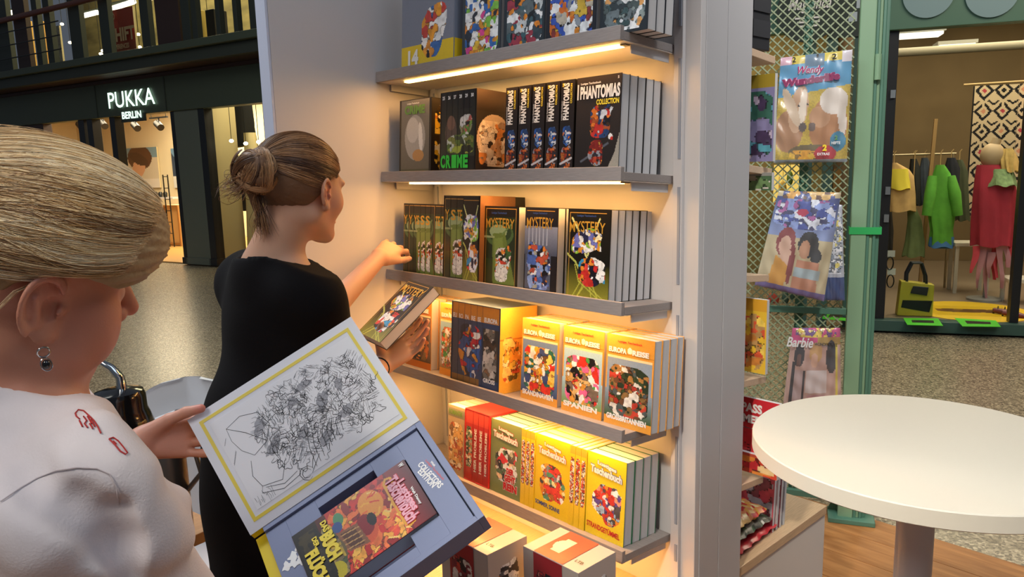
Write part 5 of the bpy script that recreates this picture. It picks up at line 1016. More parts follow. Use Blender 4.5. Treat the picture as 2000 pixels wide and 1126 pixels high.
# ================================================================ THE OPEN PRESENTATION CASE
P1, P2, P3, P4 = [Vector(v) for v in ((-.298, -.862, 1.157), (-.178, -.59, 1.321), (-.012, -.555, 1.155), (-.133, -.829, .993))]
eH = (P4 - P3).normalized(); LH = .34                       # along the hinge, from upper right to lower left
cs = empty('presentation_case', P3); tag(cs, 'open grey-blue presentation case with yellow edge held by the woman in white', 'case')
nL = (P2 - P3).normalized(); nL = (nL - eH * nL.dot(eH)).normalized(); nn = eH.cross(nL)
if nn.dot(Vector(CAMP) - P3) < 0: nn = -nn
# lid frame: x along hinge (right = towards P3), z away from the hinge, y away from viewer
ML = Matrix.Translation(-P3) @ frame(P4, -eH, -nn, nL)
LIDW = mat('white_card_lid', 'd2d6e0', .5); YEL = mat('yellow_frame_print', 'd8c440', .5); CASEB = mat('case_blue_grey', '7680a0', .5, bump=.05, bscale=300); CASEBK = mat('case_gap_black', '14161c', .6)
HL = .24
MB().box((0, 0, 0), (LH, .006, HL), m=ML).build('lid', mat('lid_outer_yellow', 'd9be28', .5), cs, bevel=.0008)
MB().box((.0, -.0012, .0), (LH, -.0001, HL), m=ML).build('lid_lining', LIDW, cs)
yf = MB(); i0, i1 = .0155, .0215
for a, b_ in (((i0, i0), (LH - i0, i1)), ((i0, HL - i1), (LH - i0, HL - i0)), ((i0, i1), (i1, HL - i1)), ((LH - i1, i1), (LH - i0, HL - i1))): yf.box((a[0], -.0018, a[1]), (b_[0], -.0013, b_[1]), m=ML)
yf.build('yellow_border', YEL, cs)
MB().box((.03, -.0019, .03), (LH - .024, -.0013, HL - .03), m=ML).build('art_sheet', mat('sketch_paper', 'dadde4', .6), cs)
# pencil drawing: loose strokes of rocks, rolled papers, crates and foliage (strokes are thin ribbons)
def strokes(lines, wd, m, name, y=-.0023):
    b_ = MB()
    for pts in lines:
        n = len(pts)
        if n < 2: continue
        vs = []
        for i, (x, z) in enumerate(pts):
            dx = pts[min(i + 1, n - 1)][0] - pts[max(i - 1, 0)][0]; dz = pts[min(i + 1, n - 1)][1] - pts[max(i - 1, 0)][1]; q = math.hypot(dx, dz) + 1e-9
            w_ = wd * (.35 + .65 * math.sin(math.pi * (i + .5) / n)); vs += [ML @ Vector((x - dz / q * w_, y, z + dx / q * w_)), ML @ Vector((x + dz / q * w_, y, z - dx / q * w_))]
        b_.add(vs, [(2 * i, 2 * i + 1, 2 * i + 3, 2 * i + 2) for i in range(n - 1)])
    o = b_.build(name, m, cs); o['kind'] = 'stuff'; return o
RS = random.Random(11); lines = []; fine = []
def blob(cx, cz, r, n=22, j=.25, a0=0, a1=6.283, sq=1, rot=0):
    ph = RS.uniform(0, 6); out = []
    for i in range(n + 1):
        a = a0 + (a1 - a0) * i / n; q = r * (1 + j * math.sin(3 * a + ph) * .5 + j * .4 * math.sin(7 * a + ph * 2)); x, z = q * math.cos(a), q * sq * math.sin(a)
        out.append((cx + x * math.cos(rot) - z * math.sin(rot), cz + x * math.sin(rot) + z * math.cos(rot)))
    return out
# local picture coordinates: x 0..LH along the hinge (left = lower left in the photo), z up to the far edge
SHP = ((.12, .13, .035, .05), (.165, .15, .05, .045), (.215, .165, .05, .036), (.20, .10, .075, .035), (.26, .12, .05, .06), (.29, .105, .03, .045), (.165, .075, .06, .025), (.245, .075, .045, .025), (.285, .16, .025, .02))
def inshape(x, z): return any(((x - a) / c) ** 2 + ((z - b) / e) ** 2 < 1 for a, b, c, e in SHP)
for k in range(210):
    x, z = RS.uniform(.09, .31), RS.uniform(.03, .205)
    if inshape(x, z): lines.append(blob(x, z, RS.uniform(.004, .017), 16, .5, RS.uniform(0, 3), RS.uniform(4, 6.3), RS.uniform(.4, 1), RS.uniform(0, 3)))
for k in range(1500):
    x, z = RS.uniform(.09, .31), RS.uniform(.03, .205)
    if inshape(x, z):
        g_ = math.floor(x * 28) + math.floor(z * 22) * 3; a = (g_ * 1.7) % 3.14; l = RS.uniform(.004, .016); c_ = RS.uniform(-.002, .002)
        fine.append([(x, z), (x + .5 * l * math.cos(a) + c_, z + .5 * l * math.sin(a)), (x + l * math.cos(a), z + l * math.sin(a))])
for k in range(0):   # feathery outline
    a = k / 60 * 6.283; x, z = .19 + .115 * math.cos(a), .118 + .085 * math.sin(a); lines.append([(x - .012 * math.sin(a), z + .012 * math.cos(a)), (x + .006 * math.cos(a), z + .005 * math.sin(a)), (x + .012 * math.sin(a) * RS.uniform(0, 1), z - .012 * math.cos(a))])
# folded paper, book and looped tail-like scroll at the lower left
lines += [[(.048, .16), (.05, .185), (.08, .192), (.11, .18), (.118, .15), (.1, .125), (.07, .115), (.055, .135), (.048, .16)], [(.05, .185), (.075, .16), (.1, .125)], [(.06, .11), (.05, .085), (.056, .06), (.09, .05), (.105, .07), (.1, .1)], [(.056, .06), (.05, .05), (.085, .035), (.12, .04), (.125, .06)], [(.06, .055), (.09, .042), (.118, .048)]]
lines += [blob(.13, .035, .012, 30, .1, 0, 5.2), blob(.13, .035, .008, 30, .1, 0, 5.2), [(.142, .037), (.15, .05), (.16, .06)], [(.138, .03), (.15, .04), (.165, .052)]]
for k in range(8): lines.append([(.15 + .01 * k, .035 + .004 * k), (.155 + .01 * k, .07 + .002 * k), (.162 + .01 * k, .09)])
strokes(lines, .0005, mat('graphite', '26282e', .7), 'pencil_lines'); strokes(fine, .00028, mat('graphite_soft', '6c7078', .7), 'pencil_hatching')
sh = MB()
for (cx, cz, r_, sq, ro) in ((.10, .155, .018, .5, .9), (.105, .11, .02, .45, .6), (.17, .16, .012, .6, .3), (.215, .13, .02, .5, 1), (.24, .09, .016, .6, .2), (.16, .10, .013, .7, .5), (.255, .14, .012, .6, 1.2), (.2, .175, .018, .4, .1), (.19, .07, .017, .5, .4)):
    P_ = blob(cx, cz, r_, 24, .3, 0, 6.0, sq, ro); sh.add([ML @ Vector((x, -.0021, z)) for x, z in P_], [tuple(range(len(P_)))])
sh.build('grey_wash', mat('grey_wash', '9c9fa8', .7), cs)
strokes([[(.034 + .004 * i + .003 * RS.random(), .03 + .025 * RS.random()) for _ in range(4)] for i in range(9)], .0003, mat('graphite_soft', '6c7078', .7), 'signature')
strokes([[(.032 + .0015 * i, .12 + .0022 * i), (.034 + .0015 * i, .1215 + .0022 * i), (.0335 + .0015 * i, .124 + .0022 * i)] for i in range(9)] + [[(.034 + .0015 * i, .16 + .0022 * i), (.036 + .0015 * i, .1615 + .0022 * i)] for i in range(5)], .0004, mat('graphite_soft', '6c7078', .7), 'pencil_note')
# tray
Q3 = Vector((.223, -.574, 1.077)); dT = Q3 - P3; dT = (dT - eH * dT.dot(eH)).normalized(); nT = eH.cross(dT)
if nT.dot(Vector(CAMP) - P3) < 0: nT = -nT
MT0 = frame(P3, eH, dT, nT); MT = Matrix.Translation(-P3) @ MT0     # x along hinge from upper right to lower left, y across to the right, z out of the tray
def tp(a, b_, h=0):
    q = hitplane(a, b_, np.array(P3 + nT * h), np.array(nT)); v = Vector(q) - P3; return v.dot(eH), v.dot(dT)
DT_ = .243; TH = .036
tr = MB()
MB().box((0, 0, -TH - .003), (LH, DT_, -TH), m=MT).build('base_board', mat('case_outer', '6d7896', .5), cs, bevel=.0008)
X1 = LH - .022; RIM = .014
rim = MB().box((.0, .0, -TH), (.012, DT_, 0), m=MT).box((.012, DT_ - .010, -TH), (X1, DT_, 0), m=MT).box((.012, 0, -TH), (X1, .010, 0), m=MT)
rim.build('tray_rim', CASEB, cs, bevel=.0006)
MB().box((LH - .0215, 0, -TH), (LH, DT_, -TH + .02), m=MT).box((LH * .66, -.004, -.012), (LH, .0, 0.0), m=MT).build('yellow_edge', mat('case_yellow', 'e2c716', .45), cs, bevel=.0006)
# insert with a well for the book
def bx_(x0, y0, x1, y1, z0=-TH + .001, z1_=-.004): return (x0, y0, z0), (x1, y1, z1_)
bk = [tp(a, b_, -.004) for a, b_ in ((590, 1037), (784, 903), (858, 985), (667, 1123))]
bx0 = min(p[0] for p in bk[1:3]); bx1 = bx0 + .222; by0 = (bk[0][1] + bk[1][1]) / 2; by1 = by0 + .135
bx0 = (bk[1][0] + bk[2][0]) / 2; bx1 = min(bx0 + .222, X1 - .012)
ins = MB(); g_ = .0025; nx0, nx1 = bx0 + .055, bx0 + .165
for (x0, y0, x1, y1) in ((.0145, .0125, bx0, DT_ - .0125), (bx1, .0125, X1, DT_ - .0125), (bx0, .0125, nx0, by0 - .001), (nx1, .0125, bx1, by0 - .001), (nx0, .0125, nx1, by0 - .022), (bx0, by1 + .001, nx0, DT_ - .0125), (nx1, by1 + .001, bx1, DT_ - .0125), (nx0, by1 + .024, nx1, DT_ - .0125)):
    if y1 > y0 and x1 > x0: a, b_ = bx_(x0, y0, x1, y1); ins.box(a, b_, m=MT)
ins.build('insert', CASEB, cs, bevel=.0004)
MB().box((.013, .011, -TH + .0002), (X1, DT_ - .011, -TH + .0012), m=MT).build('well_floor', CASEBK if False else mat('case_well', '626c8c', .6), cs)
# print on the insert: text reads from the upper right end, so letters run along +y
def MTX(x, y, z=-.0035): return MT @ frame((x, y, z), (0, 1, 0), (0, 0, -1), (-1, 0, 0))
x_, y_ = tp(838, 945); a0, b0 = tp(803, 908); 
def case_text(s, p0, p1, h, m, bold=.03):
    (xa, ya), (xb_, yb_) = tp(*p0, -.004), tp(*p1, -.004); w_ = math.hypot(xb_ - xa, yb_ - ya); d = Vector((xb_ - xa, yb_ - ya, 0)).normalized(); up = Vector((-d.y, d.x, 0)); 
    if up.x > 0: up = -up
    mm = MT @ frame((xa, ya, -.0036), d, (0, 0, -1), up); co, fs = text_mesh(s, bold); b_ = MB(); b_.add([mm @ Vector((p[0] * w_, 0, p[1] * h)) for p in co], fs)
    me = bpy.data.meshes.new('lettering'); me.from_pydata(b_.v, [], b_.f); me.materials.append(m); o = bpy.data.objects.new('lettering', me); COL.objects.link(o); o.parent = cs
case_text('COLLECTORS', (815, 908), (857, 954), .011, INKW); case_text('EDITION', (815, 922), (844, 953), .011, INKW); case_text('Lustiges Taschenbuch', (829, 900), (864, 938), .005, mat('soft_red_ink', 'c86a74', .5)); case_text('Walt', (840, 902), (848, 911), .004, INKW)
spl = MB(); RS = random.Random(2)
cx, cy = tp(590, 1092, -.004)
for k in range(16):
    a = RS.uniform(0, 6.28); d_ = RS.uniform(0, .028); P_ = [(cx + d_ * math.cos(a) + .008 * math.cos(t_) * (1 + .4 * math.sin(3 * t_ + k)), cy + d_ * .9 * math.sin(a) + .008 * math.sin(t_) * (1 + .4 * math.cos(4 * t_))) for t_ in np.linspace(0, 6, 14)]
    spl.add([MT @ Vector((x, y, -.0035 + .00003 * k)) for x, y in P_], [tuple(range(len(P_)))])
spl.build('white_splatter', INKW, cs)
# the book inside the well
MBk = MT0 @ frame((bx1, by0, -.0), (0, 1, 0), (0, 0, -1), (-1, 0, 0)); wB, hB = .133, bx1 - bx0 - .002
A = Art(wB - .001, hB - .001, .0012, 'a02820').grad(0, 1, '3a1c14', '7c1c1c').rect(0, .28, 1, .8, 'b8302a')
A.motley(.0, .3, 1, .8, ['c83028', 'e0703c', 'e8a040', 'b02420', 'd84a34', 'f0b850', '8a1c1c'], 90, 101, .09).ell(.3, .62, .22, .1, 'e8963c').ell(.6, .5, .2, .1, 'd85a34')
for k in range(26):
    R_ = random.Random(k); x, z = R_.uniform(.02, .98), R_.uniform(.25, .8); A.line([(x, z), (x + R_.uniform(-.06, .06), z + .03), (x + R_.uniform(-.08, .08), z + .06)], .011, R_.choice(['f0b040', 'd8402c', 'f0c870', 'e86a30']))
A.ell(.52, .52, .16, .07, '8a1420').ell(.5, .58, .1, .035, '1c1414').poly([(.38, .3), (.72, .34), (.78, .5), (.42, .47)], '8a5a3c').poly([(.42, .33), (.7, .36), (.74, .46), (.45, .44)], '5a3424')
for k in range(4): A.line([(.45 + .075 * k, .33), (.48 + .075 * k, .47)], .008, 'c89a5c')
A.ell(.62, .27, .2, .06, '6a5a3c').motley(.2, .2, .95, .3, ['a08a50', 'c8a83c', '4c5a3c', '7a6a4c', '2c2c24'], 40, 102, .06).ell(.85, .22, .12, .06, 'c0b028').ell(.2, .36, .1, .04, '4c8a60').ell(.12, .44, .1, .03, '8c2c2c').ell(.3, .33, .08, .04, '345088')
A.grad(0, .2, '14100e', '2a1c12').motley(.1, .03, .95, .2, ['1c1812', '2c2418', '141210', '3a3018'], 30, 103, .08).rect(0, .8, 1, 1, '6a181a').grad(.82, 1, '8a1e1e', '4a1012')
A.line([(.05, .8), (.95, .8)], .004, '5a1414').noise(.1)
ring = [(.12, .84), (.1, .8), (.16, .775), (.5, .77), (.85, .775), (.92, .80), (.9, .845), (.5, .845), (.12, .84)]; A.line(ring, .016, 'e0a030')
cb = book(MBk, wB, .0345, hB, mat('wine_cover', '5a1418', .3, coat=.3), 'red flame covered pocket book titled DAS BUCH DER FLÜCHE lying in the grey-blue case', None, A,
     [('Lustiges', .035, hB * .845, .068, .018, mat('rose_ink', 'e8a8b8', .5), dict(bold=.04, out=INKR)), ('Taschenbuch', .018, hB * .785, .10, .024, mat('rose_ink', 'e8a8b8', .5), dict(bold=.04, out=INKR)), ('DAS', .012, .05, .022, .011, INKY, dict(bold=.05)), ('BUCH', .036, .040, .055, .024, INKY, dict(bold=.07)), ('DER', .03, .028, .02, .009, INKY, dict(bold=.05)), ('FLÜCHE', .05, .008, .075, .028, INKY, dict(bold=.07)), ('W', .004, hB - .014, .008, .010, INKW, {}) , ('Walt Disney', .06, hB * .925, .04, .006, INKW, {})])
for k in list(cb.children):
    pass
if 'group' in cb: del cb['group']
# ================================================================ BOOK HELD BY THE WOMAN IN BLACK
c0, c1, c2, c3 = [Vector(v) for v in ((-.652, -.286, 1.178), (-.631, -.127, 1.313), (-.486, -.136, 1.306), (-.52, -.309, 1.176))]
ez = ((c1 - c0) + (c2 - c3)).normalized(); ex = (c2 - c1) + (c3 - c0); ex = (ex - ez * ex.dot(ez)).normalized(); ey = ez.cross(ex)
HB = frame(c0, ex, ey, ez); HBK = book(HB, .132, .029, .2, MYB, 'dark comic paperback held aloft in the right hand of the woman in black', None, swirl_art(.131, .199, .0017, 71), [('MYSTERY', .01, .155, .112, .026, GOLD, dict(bold=.01))])
if 'group' in HBK: del HBK['group']
# ================================================================ PEOPLE: smooth distance fields meshed in one piece
def V3(*a): return np.array(a, float)
def nz(v): v = np.array(v, float); return v / np.linalg.norm(v)
def cap(P, a, b, ra, rb):
    ba = b - a; h = np.clip(((P - a) @ ba) / (ba @ ba), 0, 1); return np.linalg.norm(P - a - h[:, None] * ba, axis=1) - (ra + (rb - ra) * h)
def ellp(P, c, r, M=None):
    q = P - c
    if M is not None: q = q @ M
    r = np.array(r); k0 = np.linalg.norm(q / r, axis=1); k1 = np.linalg.norm(q / (r * r), axis=1); return k0 * (k0 - 1) / np.maximum(k1, 1e-9)
def smin(a, b, k): h = np.clip(.5 + .5 * (b - a) / k, 0, 1); return b * (1 - h) + a * h - k * h * (1 - h)
def smax(a, b, k): return -smin(-a, -b, k)
def nets(f, lo, hi, h, margin=1.4):
    """naive surface nets on the active blocks of a regular grid"""
    lo = np.array(lo, float); B = 8; nb = np.ceil((np.array(hi) - lo) / (h * B)).astype(int)
    g = np.stack(np.meshgrid(*[np.arange(n) for n in nb], indexing='ij'), -1).reshape(-1, 3)
    cen = lo + (g + .5) * h * B; d = np.concatenate([f(c) for c in np.array_split(cen, max(1, len(cen) // 60000))])
    g = g[np.abs(d) < h * B * .87 * margin + .004]
    loc = np.stack(np.meshgrid(*[np.arange(B + 1)] * 3, indexing='ij'), -1).reshape(-1, 3)
    N = nb * B + 2; key = lambda ijk: (ijk[..., 0] * N[1] + ijk[..., 1]) * N[2] + ijk[..., 2]
    vk = []; vp = []; quads = []
    for gc in np.array_split(g, max(1, len(g) // 150)):
        idx = gc[:, None] * B + loc[None]; D = f((lo + idx.reshape(-1, 3) * h)).reshape(len(gc), B + 1, B + 1, B + 1)
        ins = D < 0; base = gc * B
        C = [D[:, i:B + i, j:B + j, k:B + k] for i in (0, 1) for j in (0, 1) for k in (0, 1)]; S = np.stack(C, -1); si = S < 0; act = si.any(-1) & ~si.all(-1)
        w = np.argwhere(act)
        if len(w):
            s = S[act]; off = np.array([(i, j, k) for i in (0, 1) for j in (0, 1) for k in (0, 1)]); acc = np.zeros((len(s), 3)); cnt = np.zeros(len(s))
            for a in range(8):
                for b in range(a + 1, 8):
                    if np.abs(off[a] - off[b]).sum() == 1:
                        x = (s[:, a] < 0) != (s[:, b] < 0); t = s[x, a] / (s[x, a] - s[x, b]); acc[x] += off[a] + t[:, None] * (off[b] - off[a]); cnt[x] += 1
            ci = base[w[:, 0]] + w[:, 1:]; vk.append(key(ci)); vp.append(lo + (ci + acc / cnt[:, None]) * h)
        for ax in range(3):
            sl1 = [slice(None)] + [slice(0, B)] * 3; sl2 = list(sl1); sl2[ax + 1] = slice(1, B + 1)
            a_, b_ = ins[tuple(sl1)], ins[tuple(sl2)]; e = np.argwhere(a_ != b_)
            if not len(e): continue
            ci = base[e[:, 0]] + e[:, 1:]; u = np.zeros(3, int); v = np.zeros(3, int); u[(ax + 1) % 3] = 1; v[(ax + 2) % 3] = 1
            q = np.stack([key(ci - u - v), key(ci - v), key(ci), key(ci - u)], 1); fl_ = ~a_[tuple(e.T)]; q[fl_] = q[fl_][:, ::-1]; quads.append(q)
    vk = np.concatenate(vk); vp = np.concatenate(vp); o = np.argsort(vk); vk, vp = vk[o], vp[o]; q = np.concatenate(quads)
    ii = np.searchsorted(vk, q); ii = np.minimum(ii, len(vk) - 1); ok = (vk[ii] == q).all(1); return vp, ii[ok]
def surface(f, lo, hi, h, name, m, parent=None, colf=None, regions=None):
    """one mesh; regions = [(lo, hi, voxel, cut)] gives finer voxels where skin shows closely"""
    if regions is None: regions = [(lo, hi, h, None)]
    VP, II, n0 = [], [], 0
    for l_, h_, v_, cut in regions:
        vp, ii = nets(f if cut is None else (lambda P, cut=cut: np.maximum(f(P), cut(P))), l_, h_, v_); VP.append(vp); II.append(ii + n0); n0 += len(vp)
    vp = np.concatenate(VP); ii = np.concatenate(II)
    me = bpy.data.meshes.new(name); me.vertices.add(len(vp)); me.vertices.foreach_set('co', vp.ravel()); me.loops.add(ii.size); me.loops.foreach_set('vertex_index', ii.ravel().astype(np.int32))
    me.polygons.add(len(ii)); me.polygons.foreach_set('loop_start', np.arange(0, ii.size, 4, dtype=np.int32)); me.update(calc_edges=True); me.polygons.foreach_set('use_smooth', [True] * len(ii))
    if colf is not None:
        a = me.color_attributes.new('Col', 'FLOAT_COLOR', 'POINT'); c = np.concatenate([colf(vp), np.ones((len(vp), 1))], 1); a.data.foreach_set('color', c.ravel().astype(np.float32))
    me.materials.append(m); ob = bpy.data.objects.new(name, me); COL.objects.link(ob)
    if parent: ob.parent = parent; ob.matrix_parent_inverse = parent.matrix_world.inverted() if False else Matrix.Translation(-parent.location)
    return ob
Z3 = V3(0, 0, 1); RH = nz(CR - Z3 * (CR @ Z3)); FH = nz(CF - Z3 * (CF @ Z3))
def bodyframe(yaw, pitch=0, roll=0):
    y, p_, r_ = map(math.radians, (yaw, pitch, roll)); h = math.cos(y) * RH + math.sin(y) * FH; l = np.cross(Z3, h)
    f = math.cos(p_) * h - math.sin(p_) * Z3; u = np.cross(f, l); l2 = math.cos(r_) * l + math.sin(r_) * u; return f, l2, np.cross(f, l2)
def ik(a, c, l1, l2, pole):
    d = c - a; L = min(np.linalg.norm(d), (l1 + l2) * .999); n = nz(d); x = (l1 * l1 - l2 * l2 + L * L) / (2 * L); y = math.sqrt(max(l1 * l1 - x * x, 1e-6)); p_ = nz(np.array(pole) - n * (np.array(pole) @ n)); return a + n * x + p_ * y
def headfn(q):
    x, y, z = q.T; ay = np.abs(y); Q = np.stack([x, ay, z], 1)
    d = ellp(q, V3(-.014, 0, .035), (.100, .076, .088)); d = smin(d, ellp(q, V3(.028, 0, -.025), (.062, .056, .082)), .03)
    d = smin(d, cap(Q, V3(-.012, .050, -.05), V3(.062, .014, -.096), .020, .016), .03); d = smin(d, np.linalg.norm(Q - V3(.073, 0, -.098), axis=1) - .017, .02)
    d = smin(d, np.linalg.norm(Q - V3(.048, .038, -.022), axis=1) - .029, .025); d = smin(d, ellp(Q, V3(.076, .026, .024), (.014, .028, .010)), .015)
    d = smax(d, -ellp(Q, V3(.095, .031, .003), (.017, .018, .012)), .012); d = smin(d, np.linalg.norm(Q - V3(.0745, .031, .001), axis=1) - .0125, .003)
    d = smin(d, cap(q, V3(.086, 0, .014), V3(.110, 0, -.028), .007, .0105), .012); d = smin(d, np.linalg.norm(Q - V3(.097, .012, -.034), axis=1) - .0075, .008)
    d = smin(d, ellp(q, V3(.088, 0, -.056), (.012, .022, .006)), .006); d = smin(d, ellp(q, V3(.087, 0, -.068), (.011, .018, .007)), .006); d = smax(d, -ellp(q, V3(.102, 0, -.062), (.013, .024, .0016)), .003)
    return d
def earfn(q, s=1.0):
    x, y, z = q.T; Q = np.stack([x, np.abs(y), z], 1) - V3(-.004, .078, -.002); a = -.12; cx, sx = math.cos(a), math.sin(a)
    E = np.stack([Q[:, 0] * cx - Q[:, 2] * sx + Q[:, 1] * .35, Q[:, 1] + Q[:, 0] * .42, Q[:, 2] * cx + Q[:, 0] * sx], 1) / s
    d = ellp(E, V3(0, 0, 0), (.0185, .0055, .031)); d = smin(d, np.linalg.norm(E - V3(.004, .0, -.029), axis=1) - .0085, .008)
    r = np.sqrt((E[:, 0] / .0165) ** 2 + ((E[:, 2] - .003) / .0285) ** 2); hel = np.sqrt(((r - 1) * .021) ** 2 + (E[:, 1] - .0075) ** 2) - .0036
    hel = np.maximum(hel, (E[:, 0] - .006) * .8 - (E[:, 2] - .01) * .6 - .006); d = smin(d, hel, .004)
    d = smax(d, -ellp(E, V3(.005, .009, -.003), (.0095, .012, .014)), .002); d = smax(d, -cap(E, V3(-.008, .009, -.006), V3(-.002, .009, .02), .0035, .0035), .003); d = smin(d, cap(E, V3(-.004, .005, -.014), V3(-.006, .006, .012), .0028, .0028), .004); d = smin(d, np.linalg.norm(E - V3(.0135, .005, -.006), axis=1) - .0042, .004)
    return d * s
def handprims(W, d, n, s, curls, spread=.12, scale=1.0, thumb=(.55, .6, .35, .25)):
    """W wrist, d finger direction, n palm normal, s thumb side -> list of capsules"""
    d = nz(d); n = nz(n - d * (np.array(n) @ d)); s_ = np.cross(d, n); s = s_ if s_ @ np.array(s) > 0 else -s_; out = []; palm = []
    offs = (.027, .009, -.009, -.025); L = ((.040, .026, .021), (.045, .029, .022), (.041, .027, .021), (.033, .021, .019)); ml = (.084, .086, .082, .076)
    for i in range(4):
        k0 = W + s * offs[i] * .55 * scale + d * .012 * scale; k1 = W + s * offs[i] * scale + d * ml[i] * scale; palm.append((k0, k1, .0135 * scale, .0105 * scale))
        dd = nz(d + s * spread * (1.2 - .8 * i)); p = k1; a = 0; rr = (.0092, .0094, .009, .008)[i] * scale
        for j in range(3):
            a += curls[i][j]; v = dd * math.cos(a) + n * math.sin(a); q = p + v * L[i][j] * scale; out.append((p, q, rr * (1 - .1 * j), rr * (.92 - .12 * j))); p = q
    t0 = W + s * .018 * scale + d * .018 * scale + n * .008 * scale; a, b, c, e = thumb
    v1 = nz(s * a + d * b + n * c); p1 = t0 + v1 * .043 * scale; v2 = nz(v1 + d * e + n * e * .6 - s * .1); p2 = p1 + v2 * .032 * scale; v3 = nz(v2 + d * e * .6 - s * .15); p3 = p2 + v3 * .026 * scale
    palm.append((t0, p1, .015 * scale, .0115 * scale)); out += [(p1, p2, .0105 * scale, .0098 * scale), (p2, p3, .0098 * scale, .0078 * scale)]
    tips = [out[i * 3 + 2] for i in range(4)] + [out[-1]]
    return palm, out, tips, n
def handfn(P, H):
    palm, fing, _, _ = H; d = None
    for c in palm: v = cap(P, *c); d = v if d is None else smin(d, v, .014)
    for i, c in enumerate(fing): d = smin(d, cap(P, *c), .0035)
    return d
def skin_mat(name): 
    m = mat(name, vcol=True, rough=.5, sss=.25, bump=.12, bscale=500); return m
SK1 = skin_mat('fair_skin')
def skincol(base, warm, spots):
    base, warm = np.array(lin(base)), np.array(lin(warm))
    def f(P):
        c = np.repeat(base[None], len(P), 0)
        for p, r, col, a in spots:
            w = np.exp(-(np.linalg.norm(P - p, axis=1) / r) ** 2)[:, None] * a; c = c * (1 - w) + np.array(lin(col)) * w
        return c
    return f
def nails(H, parent, m, which=range(5)):
    for i in which:
        a, b, ra, rb = H[2][i]; v = nz(b - a); n = -H[3] if i < 4 else nz(np.cross(v, np.cross(H[3], v)) * -1); n = nz(n - v * (n @ v)); s = np.cross(v, n)
        mm = frame(b - v * .004 + n * rb * .82, s, v, n); MB().ellipsoid((0, 0, 0), (rb * .72, .0062, .0016), 10, 6).build('fingernail', m, parent, mw=None).matrix_basis = Matrix.Translation(-parent.location) @ mm
def strands(name, parent, paths, r, cols, seed=0):
    """thin three sided hairs along numpy paths (n, k, 3)"""
    P = np.array(paths); n, k, _ = P.shape; T = np.gradient(P, axis=1); T /= np.linalg.norm(T, axis=2, keepdims=True) + 1e-9
    up = np.array([.3, .2, .93]); A_ = np.cross(T, up); A_ /= np.linalg.norm(A_, axis=2, keepdims=True) + 1e-9; B_ = np.cross(T, A_)
    w = r * np.sin(np.linspace(.12, math.pi - .12, k)) ** .5; V = np.stack([P + (A_ * math.cos(a) + B_ * math.sin(a)) * w[None, :, None] for a in (0, 2.09, 4.19)], 2).reshape(-1, 3)
    i, j, e = np.meshgrid(np.arange(n), np.arange(k - 1), np.arange(3), indexing='ij'); b = (i * k + j) * 3; e2 = (e + 1) % 3
    F = np.stack([b + e, b + 3 + e, b + 3 + e2, b + e2], -1).reshape(-1, 4)
    me = bpy.data.meshes.new(name); me.vertices.add(len(V)); me.vertices.foreach_set('co', V.ravel()); me.loops.add(F.size); me.loops.foreach_set('vertex_index', F.ravel().astype(np.int32)); me.polygons.add(len(F)); me.polygons.foreach_set('loop_start', np.arange(0, F.size, 4, dtype=np.int32)); me.update(calc_edges=True)
    me.polygons.foreach_set('use_smooth', [True] * len(F)); R_ = np.random.RandomState(seed); pal = np.array([lin(c) for c in cols]); mid = P[:, k // 3]; ph = mid @ np.array([61., 47., 83.]); kv = np.sin(ph) + .7 * np.sin(ph * 2.7 + 1) + R_.normal(0, .7, n); ordr = np.argsort(np.argsort(kv)); lum = np.argsort(pal.sum(1)); C = pal[lum[(ordr * len(pal)) // n]] * (1 + .3 * (R_.rand(n, 1) - .5))
    a = me.color_attributes.new('Col', 'FLOAT_COLOR', 'POINT'); a.data.foreach_set('color', np.concatenate([np.repeat(C, k * 3, 0), np.ones((n * k * 3, 1))], 1).ravel().astype(np.float32)); me.materials.append(HAIRM)
    o = bpy.data.objects.new(name, me); COL.objects.link(o); o.parent = parent; o.matrix_parent_inverse = Matrix.Translation(-parent.location); o['kind'] = 'stuff'; return o
HAIRM = mat('hair_strands', vcol=True, rough=.38, spec=.6)
def slerp(a, b, t):
    w = np.arccos(np.clip((a * b).sum(-1, keepdims=True), -1, 1)); s = np.sin(w) + 1e-9; return (np.sin((1 - t) * w) * a + np.sin(t * w) * b) / s
# ---------------------------------------------------------------- woman in white, seen from behind her right shoulder
def px_(a, b, t): return CAMP + ray(a, b) * t
hf, hl, hu = bodyframe(49, 13, 18); HS = 1.0
HC = px_(97, 596, .735) + .080 * HS * hl; HM = np.stack([hf, hl, hu], 1)
bf_, bl_, bu_ = bodyframe(46)
NB = px_(2, 812, .80)
rS = NB - .150 * bl_ - .05 * Z3 + .02 * bf_; lS = NB + .165 * bl_ - .05 * Z3
WL = px_(266, 868, 1.33); EL = ik(lS, WL, .28, .25, -Z3 * 1.0 - bf_ * .2 + bl_ * .6)
pal_d = nz(.80 * CR + .05 * CU + .45 * CF); HL1 = handprims(WL, pal_d, -CF + .35 * CR * 0 + .1 * CU, CU, [(.1, .3, .2), (.2, .4, .25), (.3, .4, .3), (.45, .4, .3)], .17, 1.0, thumb=(.42, .8, .35, .15))
trayU = np.array(P3 + eH * .30 + dT * .2 - nT * .05); WR = trayU - bf_ * .02 - Z3 * .02; 
ER = ik(rS, WR - bf_ * .10, .29, .26, -Z3 - bl_ * 1.3 - bf_ * .9)
HR1 = handprims(WR - bf_ * .10 + Z3 * .0, bf_, np.array(nT), -bl_, [(.1, .2, .1)] * 4, .08, 1.0)
